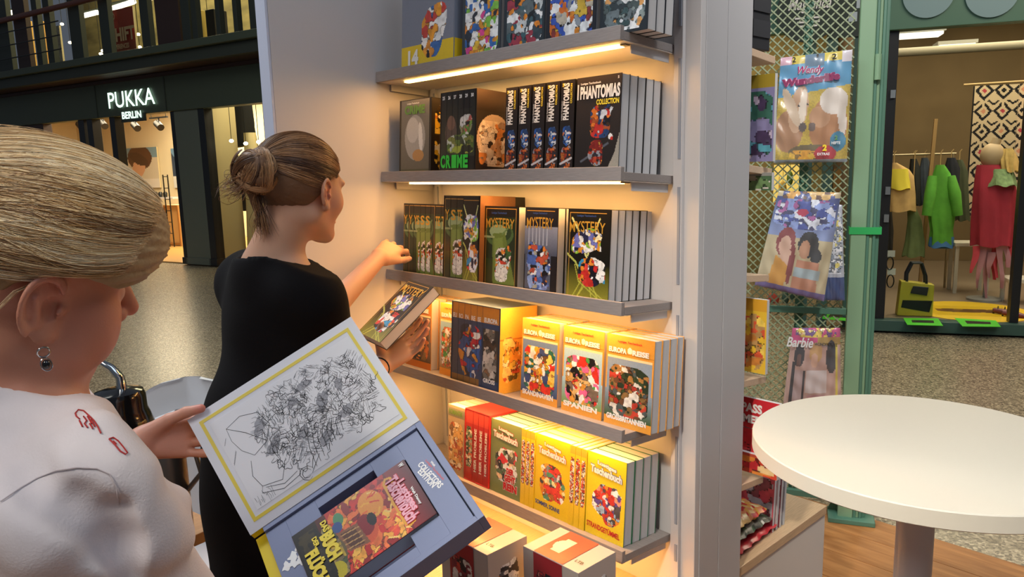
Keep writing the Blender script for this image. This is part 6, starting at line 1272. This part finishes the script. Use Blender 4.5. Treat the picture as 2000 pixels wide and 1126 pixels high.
def w1core(P):
    d = cap(P, HC - hu * .05 - hf * .03, NB + bf_ * .005 + Z3 * .01, .056, .062)
    d = smin(d, ellp(P, NB - .15 * Z3 + .01 * bf_, (.105, .165, .19), np.stack([bf_, bl_, Z3], 1)), .05)
    d = smin(d, cap(P, rS, lS, .055, .055), .05)
    d = smin(d, ellp(P, NB - .43 * Z3 - .0 * bf_, (.12, .155, .21), np.stack([bf_, bl_, Z3], 1)), .08)
    for s in (-1, 1): d = smin(d, np.linalg.norm(P - (NB + .080 * bf_ + s * .07 * bl_ - .225 * Z3), axis=1) - .064, .05)
    return d
def w1arms(P):
    d = cap(P, rS, ER, .050, .038); d = smin(d, cap(P, ER, HR1[0][0][0], .038, .026), .02); d = np.minimum(d, smin(cap(P, lS, EL, .05, .038), cap(P, EL, WL, .038, .026), .02)); return d
def w1(P):
    q = ((P - HC) @ HM) / HS; Qc = np.abs(q - V3(0, 0, 0)); ck = np.linalg.norm(np.stack([q[:, 0], Qc[:, 1], q[:, 2]], 1) - V3(.046, .040, -.050), axis=1) - .036; hd_ = smin(smin(headfn(q), ck, .03), earfn(q, 1.1), .006) * HS; d = smin(hd_, w1core(P), .025); d = smin(d, w1arms(P), .03)
    d = smin(d, handfn(P, HL1), .012); return smin(d, handfn(P, HR1), .012)
foot1 = NB * [1, 1, 0] - bf_ * .03
def person(name, loc, label):
    r = bpy.data.objects.new(name, None); r.location = loc; COL.objects.link(r); r.empty_display_size = .1; bpy.context.view_layer.update(); return tag(r, label, 'person')
p1 = person('person', (foot1[0], foot1[1], 0), 'woman in a white T-shirt with pinned up blonde hair holding the open grey-blue case')
def H1(x, y, z): return HC + (hf * x + hl * y + hu * z) * HS
lo = NB - V3(.5, .5, .75); hi = NB + V3(.45, .6, .40); allp = np.array([lo, hi, *[c[1] + .02 for c in HL1[1]], *[c[1] - .02 for c in HL1[1]], *[c[1] - .02 for c in HR1[1]], *[c[1] + .02 for c in HR1[1]], ER - .05, EL - .05, ER + .05, EL + .05])
sc1 = skincol('c48a72', 'c48a72', [(H1(.05, -.05, -.03), .04, 'cc7a62', .7), (H1(-.004, -.085, .02), .03, 'c07868', .6), (H1(.115, 0, -.03), .016, 'c4604c', .5), (H1(.095, 0, -.062), .014, 'b05050', .9), (H1(.078, -.031, .001), .008, 'e8e4e0', .9), (H1(.09, -.031, .001), .004, '3a2c24', .9), (WL + nz(pal_d) * .05, .05, 'c08878', .6), *[(t_[1], .012, 'c86a68', .7) for t_ in HL1[2]]])
zc = NB[2] - .035; handc = lambda P: cap(P, WL - nz(pal_d) * .05, WL + nz(pal_d) * .12, .085, .085)
surface(w1, 0, 0, 0, 'body', SK1, p1, sc1, regions=[(NB * [1, 1, 0] + V3(-.25, -.25, zc - .01), HC + V3(.2, .2, .2), .0024, lambda P: zc - P[:, 2]), (WL - .2, WL + .25, .0024, handc),
    (allp.min(0), allp.max(0), .006, lambda P: np.maximum(P[:, 2] - zc - .001, -handc(P) - .001))])
nails(HL1, p1, mat('pink_nail', 'd0506c', .2, coat=.8))
# T-shirt
RIDGE = []
def folds(P, c, s=1):
    q = P - c; a = q @ bf_; b = q @ bl_; z = q[:, 2]
    return s * (.0025 * np.sin(30 * (a * .7 + z * .8) + 5 * np.sin(9 * b)) + .002 * np.sin(45 * (b * .6 - z * .5) + 14 * a) + .003 * np.sin(20 * z + 14 * a))
def shirt0(P):
    arm = cap(P, rS, rS + (ER - rS) * .72, .071, .074); arm2 = cap(P, lS, lS + (EL - lS) * .72, .071, .074); k = np.clip(np.linalg.norm(P - rS, axis=1) / .3, 0, 1)
    d = smin(w1core(P) - .013, np.minimum(arm, arm2), .022) + folds(P, NB) * 1.0
    hem = (P - (rS + (ER - rS) * .80)) @ nz(ER - rS); mk = (cap(P, rS, ER, .085, .085) < .02) & (hem > -.1); d = np.where(mk, np.maximum(d, hem), d)
    nc = NB + bf_ * .012 + Z3 * .008; neck = ellp(P, nc + Z3 * .045 + bf_ * .02, (.092, .086, .078), np.stack([bf_, bl_, Z3], 1)); d = smax(d, -neck, .004); d = np.maximum(d, (P - (NB + Z3 * .045)) @ nz(Z3 + .45 * bf_))
    return np.maximum(d, (NB[2] - .62) - P[:, 2])
def march(f, a, b, t0=.35):
    d = ray(a, b); L = np.linalg.norm(d); t = t0
    for _ in range(90):
        v = f((CAMP + d * t)[None])[0]
        if v < .0006: break
        t += v * .6 / L
    return CAMP + d * t
for sgn_, r_, pts in ((1, .016, [(120, 930), (190, 935), (232, 985), (243, 1050)]), (1, .014, [(60, 1010), (130, 1040), (190, 1090), (220, 1125)]), (1, .012, [(232, 1032), (285, 1022), (338, 985)]), (1, .012, [(245, 1080), (290, 1070), (335, 1060)]), (1, .013, [(20, 1040), (60, 1080), (80, 1125)]), (1, .010, [(110, 770), (180, 850), (260, 920)]),
                      (-1, .009, [(95, 965), (160, 985), (205, 1050)]), (-1, .008, [(20, 850), (60, 900), (76, 930)]), (-1, .008, [(236, 995), (246, 1060), (258, 1124)])):
    Q_ = [march(shirt0, a, b) for a, b in pts]
    for a, b in zip(Q_[:-1], Q_[1:]): RIDGE.append((sgn_, a + (.95 if sgn_ > 0 else -1.0) * r_ * CF, b + (.95 if sgn_ > 0 else -1.0) * r_ * CF, r_))
def shirt1(P):
    d = shirt0(P)
    for sgn_, a, b, r_ in RIDGE:
        c = cap(P, a, b, r_, r_ * .9); d = smin(d, c, .035) if sgn_ > 0 else smax(d, -c, .026)
    return d
WSH = mat('white_cotton', 'e2dadd', .85, bump=.25, bscale=420, var=.06, vscale=30)
ts = surface(shirt1, NB - V3(.45, .45, .66), NB + V3(.42, .45, .1), .0042, 'tshirt', WSH, p1)
off1 = Vector(p1.location)
def stitched(name, pts, r, m, f=shirt1, closed=False):
    Q = [Vector(march(f, a, b) - CF * .0008) - off1 for a, b in pts]; return MB().tube(Q, r, 6, closed=closed).build(name, m, p1)
EMB = mat('red_embroidery', 'b02c2c', .7)
emb = MB()
for pts in ([(148, 806), (154, 799), (164, 801), (174, 810), (184, 820), (192, 832), (198, 845)], [(148, 806), (150, 812), (156, 817)], [(164, 812), (170, 820), (166, 826), (172, 834)], [(172, 812), (180, 826)], [(178, 818), (186, 832)], [(214, 856), (222, 853), (232, 860), (242, 872), (250, 883), (246, 886), (236, 880), (226, 868), (214, 856)], [(222, 860), (228, 866)], [(156, 820), (162, 832)], [(182, 836), (176, 826)]):
    emb.tube([Vector(march(shirt1, a, b) - CF * .0008) - off1 for a, b in pts], .0007, 6)
emb.build('embroidery', EMB, p1)
sp_ = [(2, 978), (40, 952), (74, 932), (110, 918), (150, 912), (190, 914), (215, 925), (228, 950), (233, 985)]; sq_ = [(np.interp(t, range(9), [p[0] for p in sp_]), np.interp(t, range(9), [p[1] for p in sp_])) for t in np.linspace(0, 8, 49)]
sm_ = MB(); sm_.tube([Vector(march(shirt1, a, b) - CF * .0006) - off1 for a, b in sq_], .0006, 6).build('sleeve_seam', mat('seam_thread', 'ccc2c6', .8), p1)
# jeans and shoes
def legs(P, N0, bf, bl, top, r0):
    d = None
    for s in (-1, 1):
        hp = N0 * [1, 1, 0] + s * .085 * bl + Z3 * (top - .08); kn = N0 * [1, 1, 0] + s * .09 * bl + Z3 * .48 + bf * .03; an = N0 * [1, 1, 0] + s * .09 * bl + Z3 * .08
        v = smin(cap(P, hp, kn, r0, r0 * .72), cap(P, kn, an, r0 * .72, r0 * .55), .03); d = v if d is None else smin(d, v, .02)
    return smin(d, ellp(P, N0 * [1, 1, 0] + Z3 * (top - .03), (.13, .175, .13), np.stack([bf, bl, Z3], 1)), .04)
DEN = mat('blue_denim', '4a5f86', .85, bump=.3, bscale=300, var=.25, vscale=14)
surface(lambda P: np.maximum(legs(P, NB - bf_ * .03, bf_, bl_, .92, .095), .07 - P[:, 2]), (NB - V3(.35, .35, 0)) * [1, 1, 0] + V3(0, 0, .03), (NB + V3(.35, .35, 0)) * [1, 1, 0] + V3(0, 0, 1.08), .009, 'jeans', DEN, p1)
def shoes(N0, bf, bl, parent, m, off):
    for s in (-1, 1):
        a = N0 * [1, 1, 0] + s * .09 * bl + Z3 * .035; f = lambda P: np.maximum(smin(cap(P, a - bf * .05, a + bf * .14, .036, .033), cap(P, a, a + Z3 * .05, .038, .036), .02), .002 - P[:, 2])
        surface(f, a - V3(.2, .2, .04), a + V3(.2, .2, .12), .006, 'shoe', m, parent)
shoes(NB - bf_ * .03, bf_, bl_, p1, mat('white_sneaker', 'c8c8c8', .6), off1)
# hair of the blonde woman: mass plus strands sweeping back from the hairline
HR_ = np.array([.131, .098, .092]) * 1.0; HCN = V3(-.003, 0, .054); POLE = nz(V3(-.97, -.1, .22))
def hair1(P):
    q = ((P - HC) @ HM) / HS; d = ellp(q, HCN, HR_); d = smin(d, ellp(q, V3(-.135, 0, .10), (.05, .06, .055)), .03)
    n = q - HCN; th = np.arctan2(n[:, 1], n[:, 2]); d = d + .0016 * np.sin(34 * th + 3 * np.sin(20 * n[:, 0])) + .001 * np.sin(71 * th + 5 * n[:, 0] * 9)
    zl = np.interp(q[:, 0], [-.16, -.08, -.03, .0, .03, .06, .09, .12], [-.045, -.036, .026, .044, .032, .020, .026, .05]); return smax(d, (zl - q[:, 2]) * .8, .006) * HS
HB1 = mat('blonde_hair_mass', 'a08662', .6, bump=.4, bscale=200)
surface(hair1, HC - V3(.24, .24, .2), HC + V3(.24, .24, .24), .0035, 'hair', HB1, p1)
RS_ = np.random.RandomState(5)
def hair_paths(n, HCN, HRr, pole, toW, lowz, k=16, k_off=.02, sag=.0, lo_x=-.05, seed=1, side=None, tmax=.96):
    R_ = np.random.RandomState(seed); out = []
    while len(out) < n:
        th = R_.uniform(-2.1, 2.1)                    # angle around the hairline, 0 = top centre, + = her left
        x0 = .93 * math.cos(th * .42); fx = R_.uniform(-.25, 1) ** 1
        a = nz(V3(max(lo_x, 1.25 - .42 * abs(th)), math.sin(th) * 1.0, math.cos(th) * .75 + .02))
        t0 = R_.uniform(0, .5) if R_.rand() < .6 else R_.uniform(0, .04); t1 = min(tmax, t0 + R_.uniform(.35, 1.0))
        t = np.linspace(t0, t1, k)[:, None]; D = slerp(a[None], pole[None], t)
        D = D + np.outer(np.sin(np.linspace(0, math.pi, k)), R_.normal(0, k_off, 3)); D[:, 2] -= sag * np.sin(np.linspace(0, math.pi, k)); D /= np.linalg.norm(D, axis=1, keepdims=True)
        rr = 1.0 + abs(R_.normal(0, .012)) + .004; q = HCN + D * HRr * rr; out.append(toW(q))
    return out
def clip_low(paths, toL, zfun):
    res = []
    for p in paths:
        q = toL(p)
        if (q[:, 2] > zfun(q[:, 0]) - .004).all(): res.append(p)
    return res
W1 = lambda q: HC + (q @ HM.T) * HS; L1 = lambda P: ((P - HC) @ HM) / HS; zf1 = lambda x: np.interp(x, [-.16, -.08, -.03, .0, .03, .06, .09, .12], [-.045, -.036, .026, .044, .032, .020, .026, .05])
ps = clip_low(hair_paths(10500, HCN, HR_, POLE, W1, 0, seed=3, sag=.16), L1, zf1)
strands('hair_strands', p1, ps, .00042, ['f2dcb2', 'e6c896', 'b8935f', 'faebcb', 'd0ad7c', '987450', 'ecd2a2'], 3)
fly = []
for k in range(90):
    th = RS_.uniform(-1.7, 1.2); a = nz(V3(.5, math.sin(th), math.cos(th))); D = slerp(a[None], POLE[None], np.linspace(RS_.uniform(0, .4), RS_.uniform(.5, .95), 12)[:, None]); rr = 1.01 + np.sin(np.linspace(0, 3.1, 12))[:, None] * RS_.uniform(.01, .09); fly.append(W1(HCN + D * HR_ * rr))
strands('stray_hairs', p1, fly, .00022, ['e6d2ae', 'd8bc94'], 4)
loose = [[H1(*v) for v in ((.02, -.078, .036), (-.01, -.088, .034), (-.035, -.09, .015), (-.05, -.088, -.015), (-.06, -.085, -.045), (-.068, -.082, -.075), (-.075, -.08, -.1))]]
L_ = [np.array(loose[0]) + RS_.normal(0, .0012, (7, 3)) for _ in range(14)]; strands('loose_lock', p1, L_, .0004, ['e0c49c', 'c8a078'], 5)
# ear ring
er = Vector(H1(.001, -.0905, -.041)) - off1; e_ = empty('earring'); e_.parent = p1; e_.location = er
MB().tube([Vector(hf) * .0055 * math.cos(q) + Vector(hu) * (.0055 * math.sin(q) - .004) - Vector(hl) * .001 for q in np.linspace(0, 6.28, 18)[:-1]], .0009, 8, closed=True).build('ring', CHR, e_)
MB().ellipsoid((0, 0, -.0165), (.004, .004, .005), 14, 10).build('drop', BKP, e_); MB().tube([Vector(hf) * .0052 * math.cos(q) + Vector((0, 0, -.0165 + .0065 * math.sin(q))) for q in np.linspace(0, 6.28, 18)[:-1]], .0006, 6, closed=True).build('bezel', CHR, e_)
# ---------------------------------------------------------------- woman in black, reaching into the shelf
gf, gl_, gu = bodyframe(58, 4, 3); G = .94; GC = px_(590, 374, 1.60); GM = np.stack([gf, gl_, gu], 1)
cf_, cl_, cu_ = bodyframe(52)
N2 = px_(530, 524, 1.60)
rS2 = N2 - .115 * cl_ - .055 * Z3 + .01 * cf_; lS2 = N2 + .132 * cl_ - .045 * Z3 + .04 * cf_
WL2 = px_(740, 503, 2.16); EL2 = ik(lS2, WL2, .30, .27, -Z3 * .8 - CR * .2)
dL2 = nz(px_(792, 462, 2.30) - WL2); HL2 = handprims(WL2, dL2, CF - .2 * CU, -CU, [(.35, .5, .3), (.4, .5, .3), (.35, .5, .3), (.3, .5, .3)], .16, .98, thumb=(.45, .8, .1, .15))
WR2 = px_(745, 716, 1.96); ER2 = ik(rS2, WR2, .28, .25, -Z3 - cf_ * .3)
HR2 = handprims(WR2, .72 * CR + .55 * CU + .30 * CF, -.1 * CR + .45 * CU - .85 * CF, -.7 * CR + .7 * CU, [(.05, .2, .2), (.1, .3, .3), (.2, .4, .3), (.3, .5, .3)], .10, .95, thumb=(.62, .35, .75, .25))
def w2core(P):
    d = cap(P, GC - gu * .05 - gf * .035, N2 + Z3 * .01, .049, .056); Mb = np.stack([cf_, cl_, Z3], 1)
    d = smin(d, ellp(P, N2 - .16 * Z3 + .01 * cf_, (.098, .135, .19), Mb), .05); d = smin(d, cap(P, rS2, lS2, .048, .048), .05); d = smin(d, ellp(P, N2 - .47 * Z3, (.11, .145, .2), Mb), .08)
    return d
def w2arms(P):
    d = smin(cap(P, rS2, ER2, .046, .035), cap(P, ER2, WR2, .036, .024), .02); return np.minimum(d, smin(cap(P, lS2, EL2, .046, .036), cap(P, EL2, WL2, .038, .0235), .03))
def w2(P):
    q = ((P - GC) @ GM) / G; d = smin(headfn(q), earfn(q), .006) * G; d = smin(d, w2core(P), .025); d = smin(d, w2arms(P), .03); d = smin(d, handfn(P, HL2), .012); return smin(d, handfn(P, HR2), .012)
p2_ = person('person', (N2[0], N2[1], 0), 'woman in a black top with a messy brown bun reaching into the book shelf'); off2 = Vector(p2_.location)
allp = np.array([N2 - V3(.3, .3, .7), N2 + V3(.3, .3, .38), *[c[1] + .02 for c in HL2[1]], *[c[1] - .02 for c in HL2[1]], *[c[1] - .02 for c in HR2[1]], *[c[1] + .02 for c in HR2[1]], ER2 - .05, EL2 - .05, ER2 + .05, EL2 + .05, GC - .13, GC + .13])
def G1(x, y, z): return GC + (gf * x + gl_ * y + gu * z) * G
zc2 = N2[2] - .05; t1_, t2_ = HL2[1][7][1], HR2[1][7][1]; arms2 = lambda P: np.minimum(cap(P, EL2, t1_, .10, .10), cap(P, WR2 - (WR2 - ER2) * .3, t2_, .09, .09))
rg2 = [(N2 * [1, 1, 0] + V3(-.22, -.22, zc2 - .01), GC + V3(.17, .17, .17), .003, lambda P: np.maximum(zc2 - P[:, 2], -arms2(P) - .001)), (np.minimum(EL2, t1_) - .1, np.maximum(EL2, t1_) + .1, .0028, lambda P: cap(P, EL2, t1_, .10, .10)), (np.minimum(ER2, t2_) - .1, np.maximum(ER2, t2_) + .1, .0028, lambda P: cap(P, WR2 - (WR2 - ER2) * .3, t2_, .09, .09)),
    (allp.min(0), allp.max(0), .007, lambda P: np.maximum(P[:, 2] - zc2 - .001, -arms2(P) - .001))]
surface(w2, 0, 0, 0, 'body', SK1, p2_, regions=rg2, colf=skincol('c69a80', 'c69a80', [(G1(.05, -.05, -.03), .04, 'd08a70', .5), (G1(-.004, -.085, 0), .03, 'cc8068', .6), (G1(.115, 0, -.03), .015, 'd08a74', .5), (G1(.093, 0, -.062), .014, 'b86058', .8), *[(t_[1], .014, 'd08a74', .6) for t_ in HL2[2] + HR2[2]]]))
nails(HR2, p2_, mat('natural_nail', 'dcb0a0', .3)); nails(HL2, p2_, mat('natural_nail', 'dcb0a0', .3))
def top2(P):
    a1 = cap(P, rS2, rS2 + (ER2 - rS2) * .82, .058, .062); a2 = cap(P, lS2, lS2 + (EL2 - lS2) * .62, .064, .070); q = P - N2; z = q[:, 2]
    d = smin(w2core(P) - .016, np.minimum(a1, a2), .055); sk = cap(P, N2 - .35 * Z3 - .02 * cf_, N2 * [1, 1, 0] + Z3 * .5, .150, .19); d = smin(d, sk, .08)
    d = d + .003 * np.sin(30 * (q @ cl_) + 9 * z) + .003 * np.sin(22 * z + 20 * (q @ cf_)) 
    neck = ellp(P, N2 + Z3 * .065 + cf_ * .01, (.088, .092, .085), np.stack([cf_, cl_, Z3], 1)); return np.maximum(np.maximum(smax(d, -neck, .004), (P - (N2 + Z3 * .038)) @ nz(Z3 + .25 * cf_ - .26 * cl_)), .42 - P[:, 2])
BLK = mat('black_jersey', '0b0a0d', .95, spec=.2, bump=.15, bscale=300)
surface(top2, V3(N2[0] - .4, N2[1] - .4, .40), N2 + V3(.4, .4, .08), .006, 'dress', BLK, p2_)
surface(lambda P: np.maximum(legs(P, N2, cf_, cl_, .9, .08), .06 - P[:, 2]), (N2 - V3(.3, .3, 0)) * [1, 1, 0] + V3(0, 0, .03), (N2 + V3(.3, .3, 0)) * [1, 1, 0] + V3(0, 0, 1.0), .010, 'leggings', BLK, p2_)
shoes(N2, cf_, cl_, p2_, BLK, off2)
wb = [Vector(WR2 + nz(HR2[0][0][1] - HR2[0][0][0]) * 0 + (nz(np.cross(ER2 - WR2, CF)) * math.cos(q) + nz(np.cross(ER2 - WR2, np.cross(ER2 - WR2, CF))) * math.sin(q)) * .0262 + nz(ER2 - WR2) * .012) - off2 for q in np.linspace(0, 6.28, 20)[:-1]]
MB().tube(wb, .0025, 6, closed=True).build('bracelet', BKP, p2_)
GHR = np.array([.108, .083, .094]); GHC = V3(-.016, 0, .036); GP = nz(V3(-.93, .05, .28))
zf2 = lambda x: np.interp(x, [-.16, -.09, -.05, -.02, .01, .04, .075, .11], [-.07, -.062, -.05, -.012, .030, .040, .052, .075])
def hair2(P):
    q = ((P - GC) @ GM) / G; d = ellp(q, GHC, GHR); n = q - GHC; th = np.arctan2(n[:, 1], n[:, 2]); d = d + .001 * np.sin(40 * th); return smax(d, (zf2(q[:, 0]) - q[:, 2]) * .8, .006) * G
def bun2(P):
    q = ((P - GC) @ GM) / G - V3(-.128, -.0, .040); d = ellp(q, V3(0, 0, 0), (.040, .046, .044))
    for k in range(7):
        a = k * .9; c = V3(-.012 * math.cos(a * 2), .03 * math.cos(a), .03 * math.sin(a)); d = smin(d, ellp(q, c, (.024, .020, .022)), .006)
    d = smin(d, cap(q, V3(-.0, .02, -.02), V3(.01, .01, -.085), .014, .006), .01); return d * G
HBR = mat('brown_hair_mass', '6a4c34', .6, bump=.4, bscale=200)
surface(lambda P: np.minimum(hair2(P), bun2(P)), GC - V3(.22, .22, .2), GC + V3(.22, .22, .2), .0045, 'hair', HBR, p2_)
W2_ = lambda q: GC + (q @ GM.T) * G; L2_ = lambda P: ((P - GC) @ GM) / G
cols2 = ['8a6444', 'a67c54', '6a4a32', '503626', 'b48a60']
strands('hair_strands', p2_, clip_low(hair_paths(4200, GHC, GHR, GP, W2_, 0, seed=8, sag=.02), L2_, zf2), .0005, cols2, 6)
bp = []
R_ = np.random.RandomState(9)
for lk in range(26):
    c = V3(-.128, 0, .040); ax = nz(R_.normal(0, 1, 3) + V3(1.2, 0, .3)); u = nz(np.cross(ax, V3(.1, .3, 1))); v = np.cross(ax, u); a0 = R_.uniform(0, 6.28); al_ = R_.uniform(1.6, 3.2); off_ = R_.uniform(-.7, .7); rs = R_.uniform(.95, 1.12)
    for k in range(48):
        t = np.linspace(a0, a0 + al_, 12)[:, None] + R_.normal(0, .06); D = np.cos(t) * u + np.sin(t) * v + ax * (off_ + R_.normal(0, .09)); D /= np.linalg.norm(D, axis=1, keepdims=True); bp.append(W2_(c + D * np.array([.041, .050, .048]) * (rs + R_.normal(0, .02))))
strands('bun_strands', p2_, bp, .0006, cols2 + ['c09a70'], 7)
tl_ = [W2_(V3(-.14, .01, .02) + np.linspace(0, 1, 12)[:, None] * (V3(-.035, .01, -.02) + R_.normal(0, .014, 3)) + np.sin(np.linspace(0, 3, 12))[:, None] * R_.normal(0, .012, 3)) for _ in range(160)] + [W2_(V3(-.125, .0, .0) + np.linspace(0, 1, 12)[:, None] * (V3(.015, .0, -.09) + R_.normal(0, .01, 3)) + np.sin(np.linspace(0, 6, 12))[:, None] * R_.normal(0, .005, 3)) for _ in range(160)]
strands('bun_ends', p2_, tl_, .0005, cols2, 8)
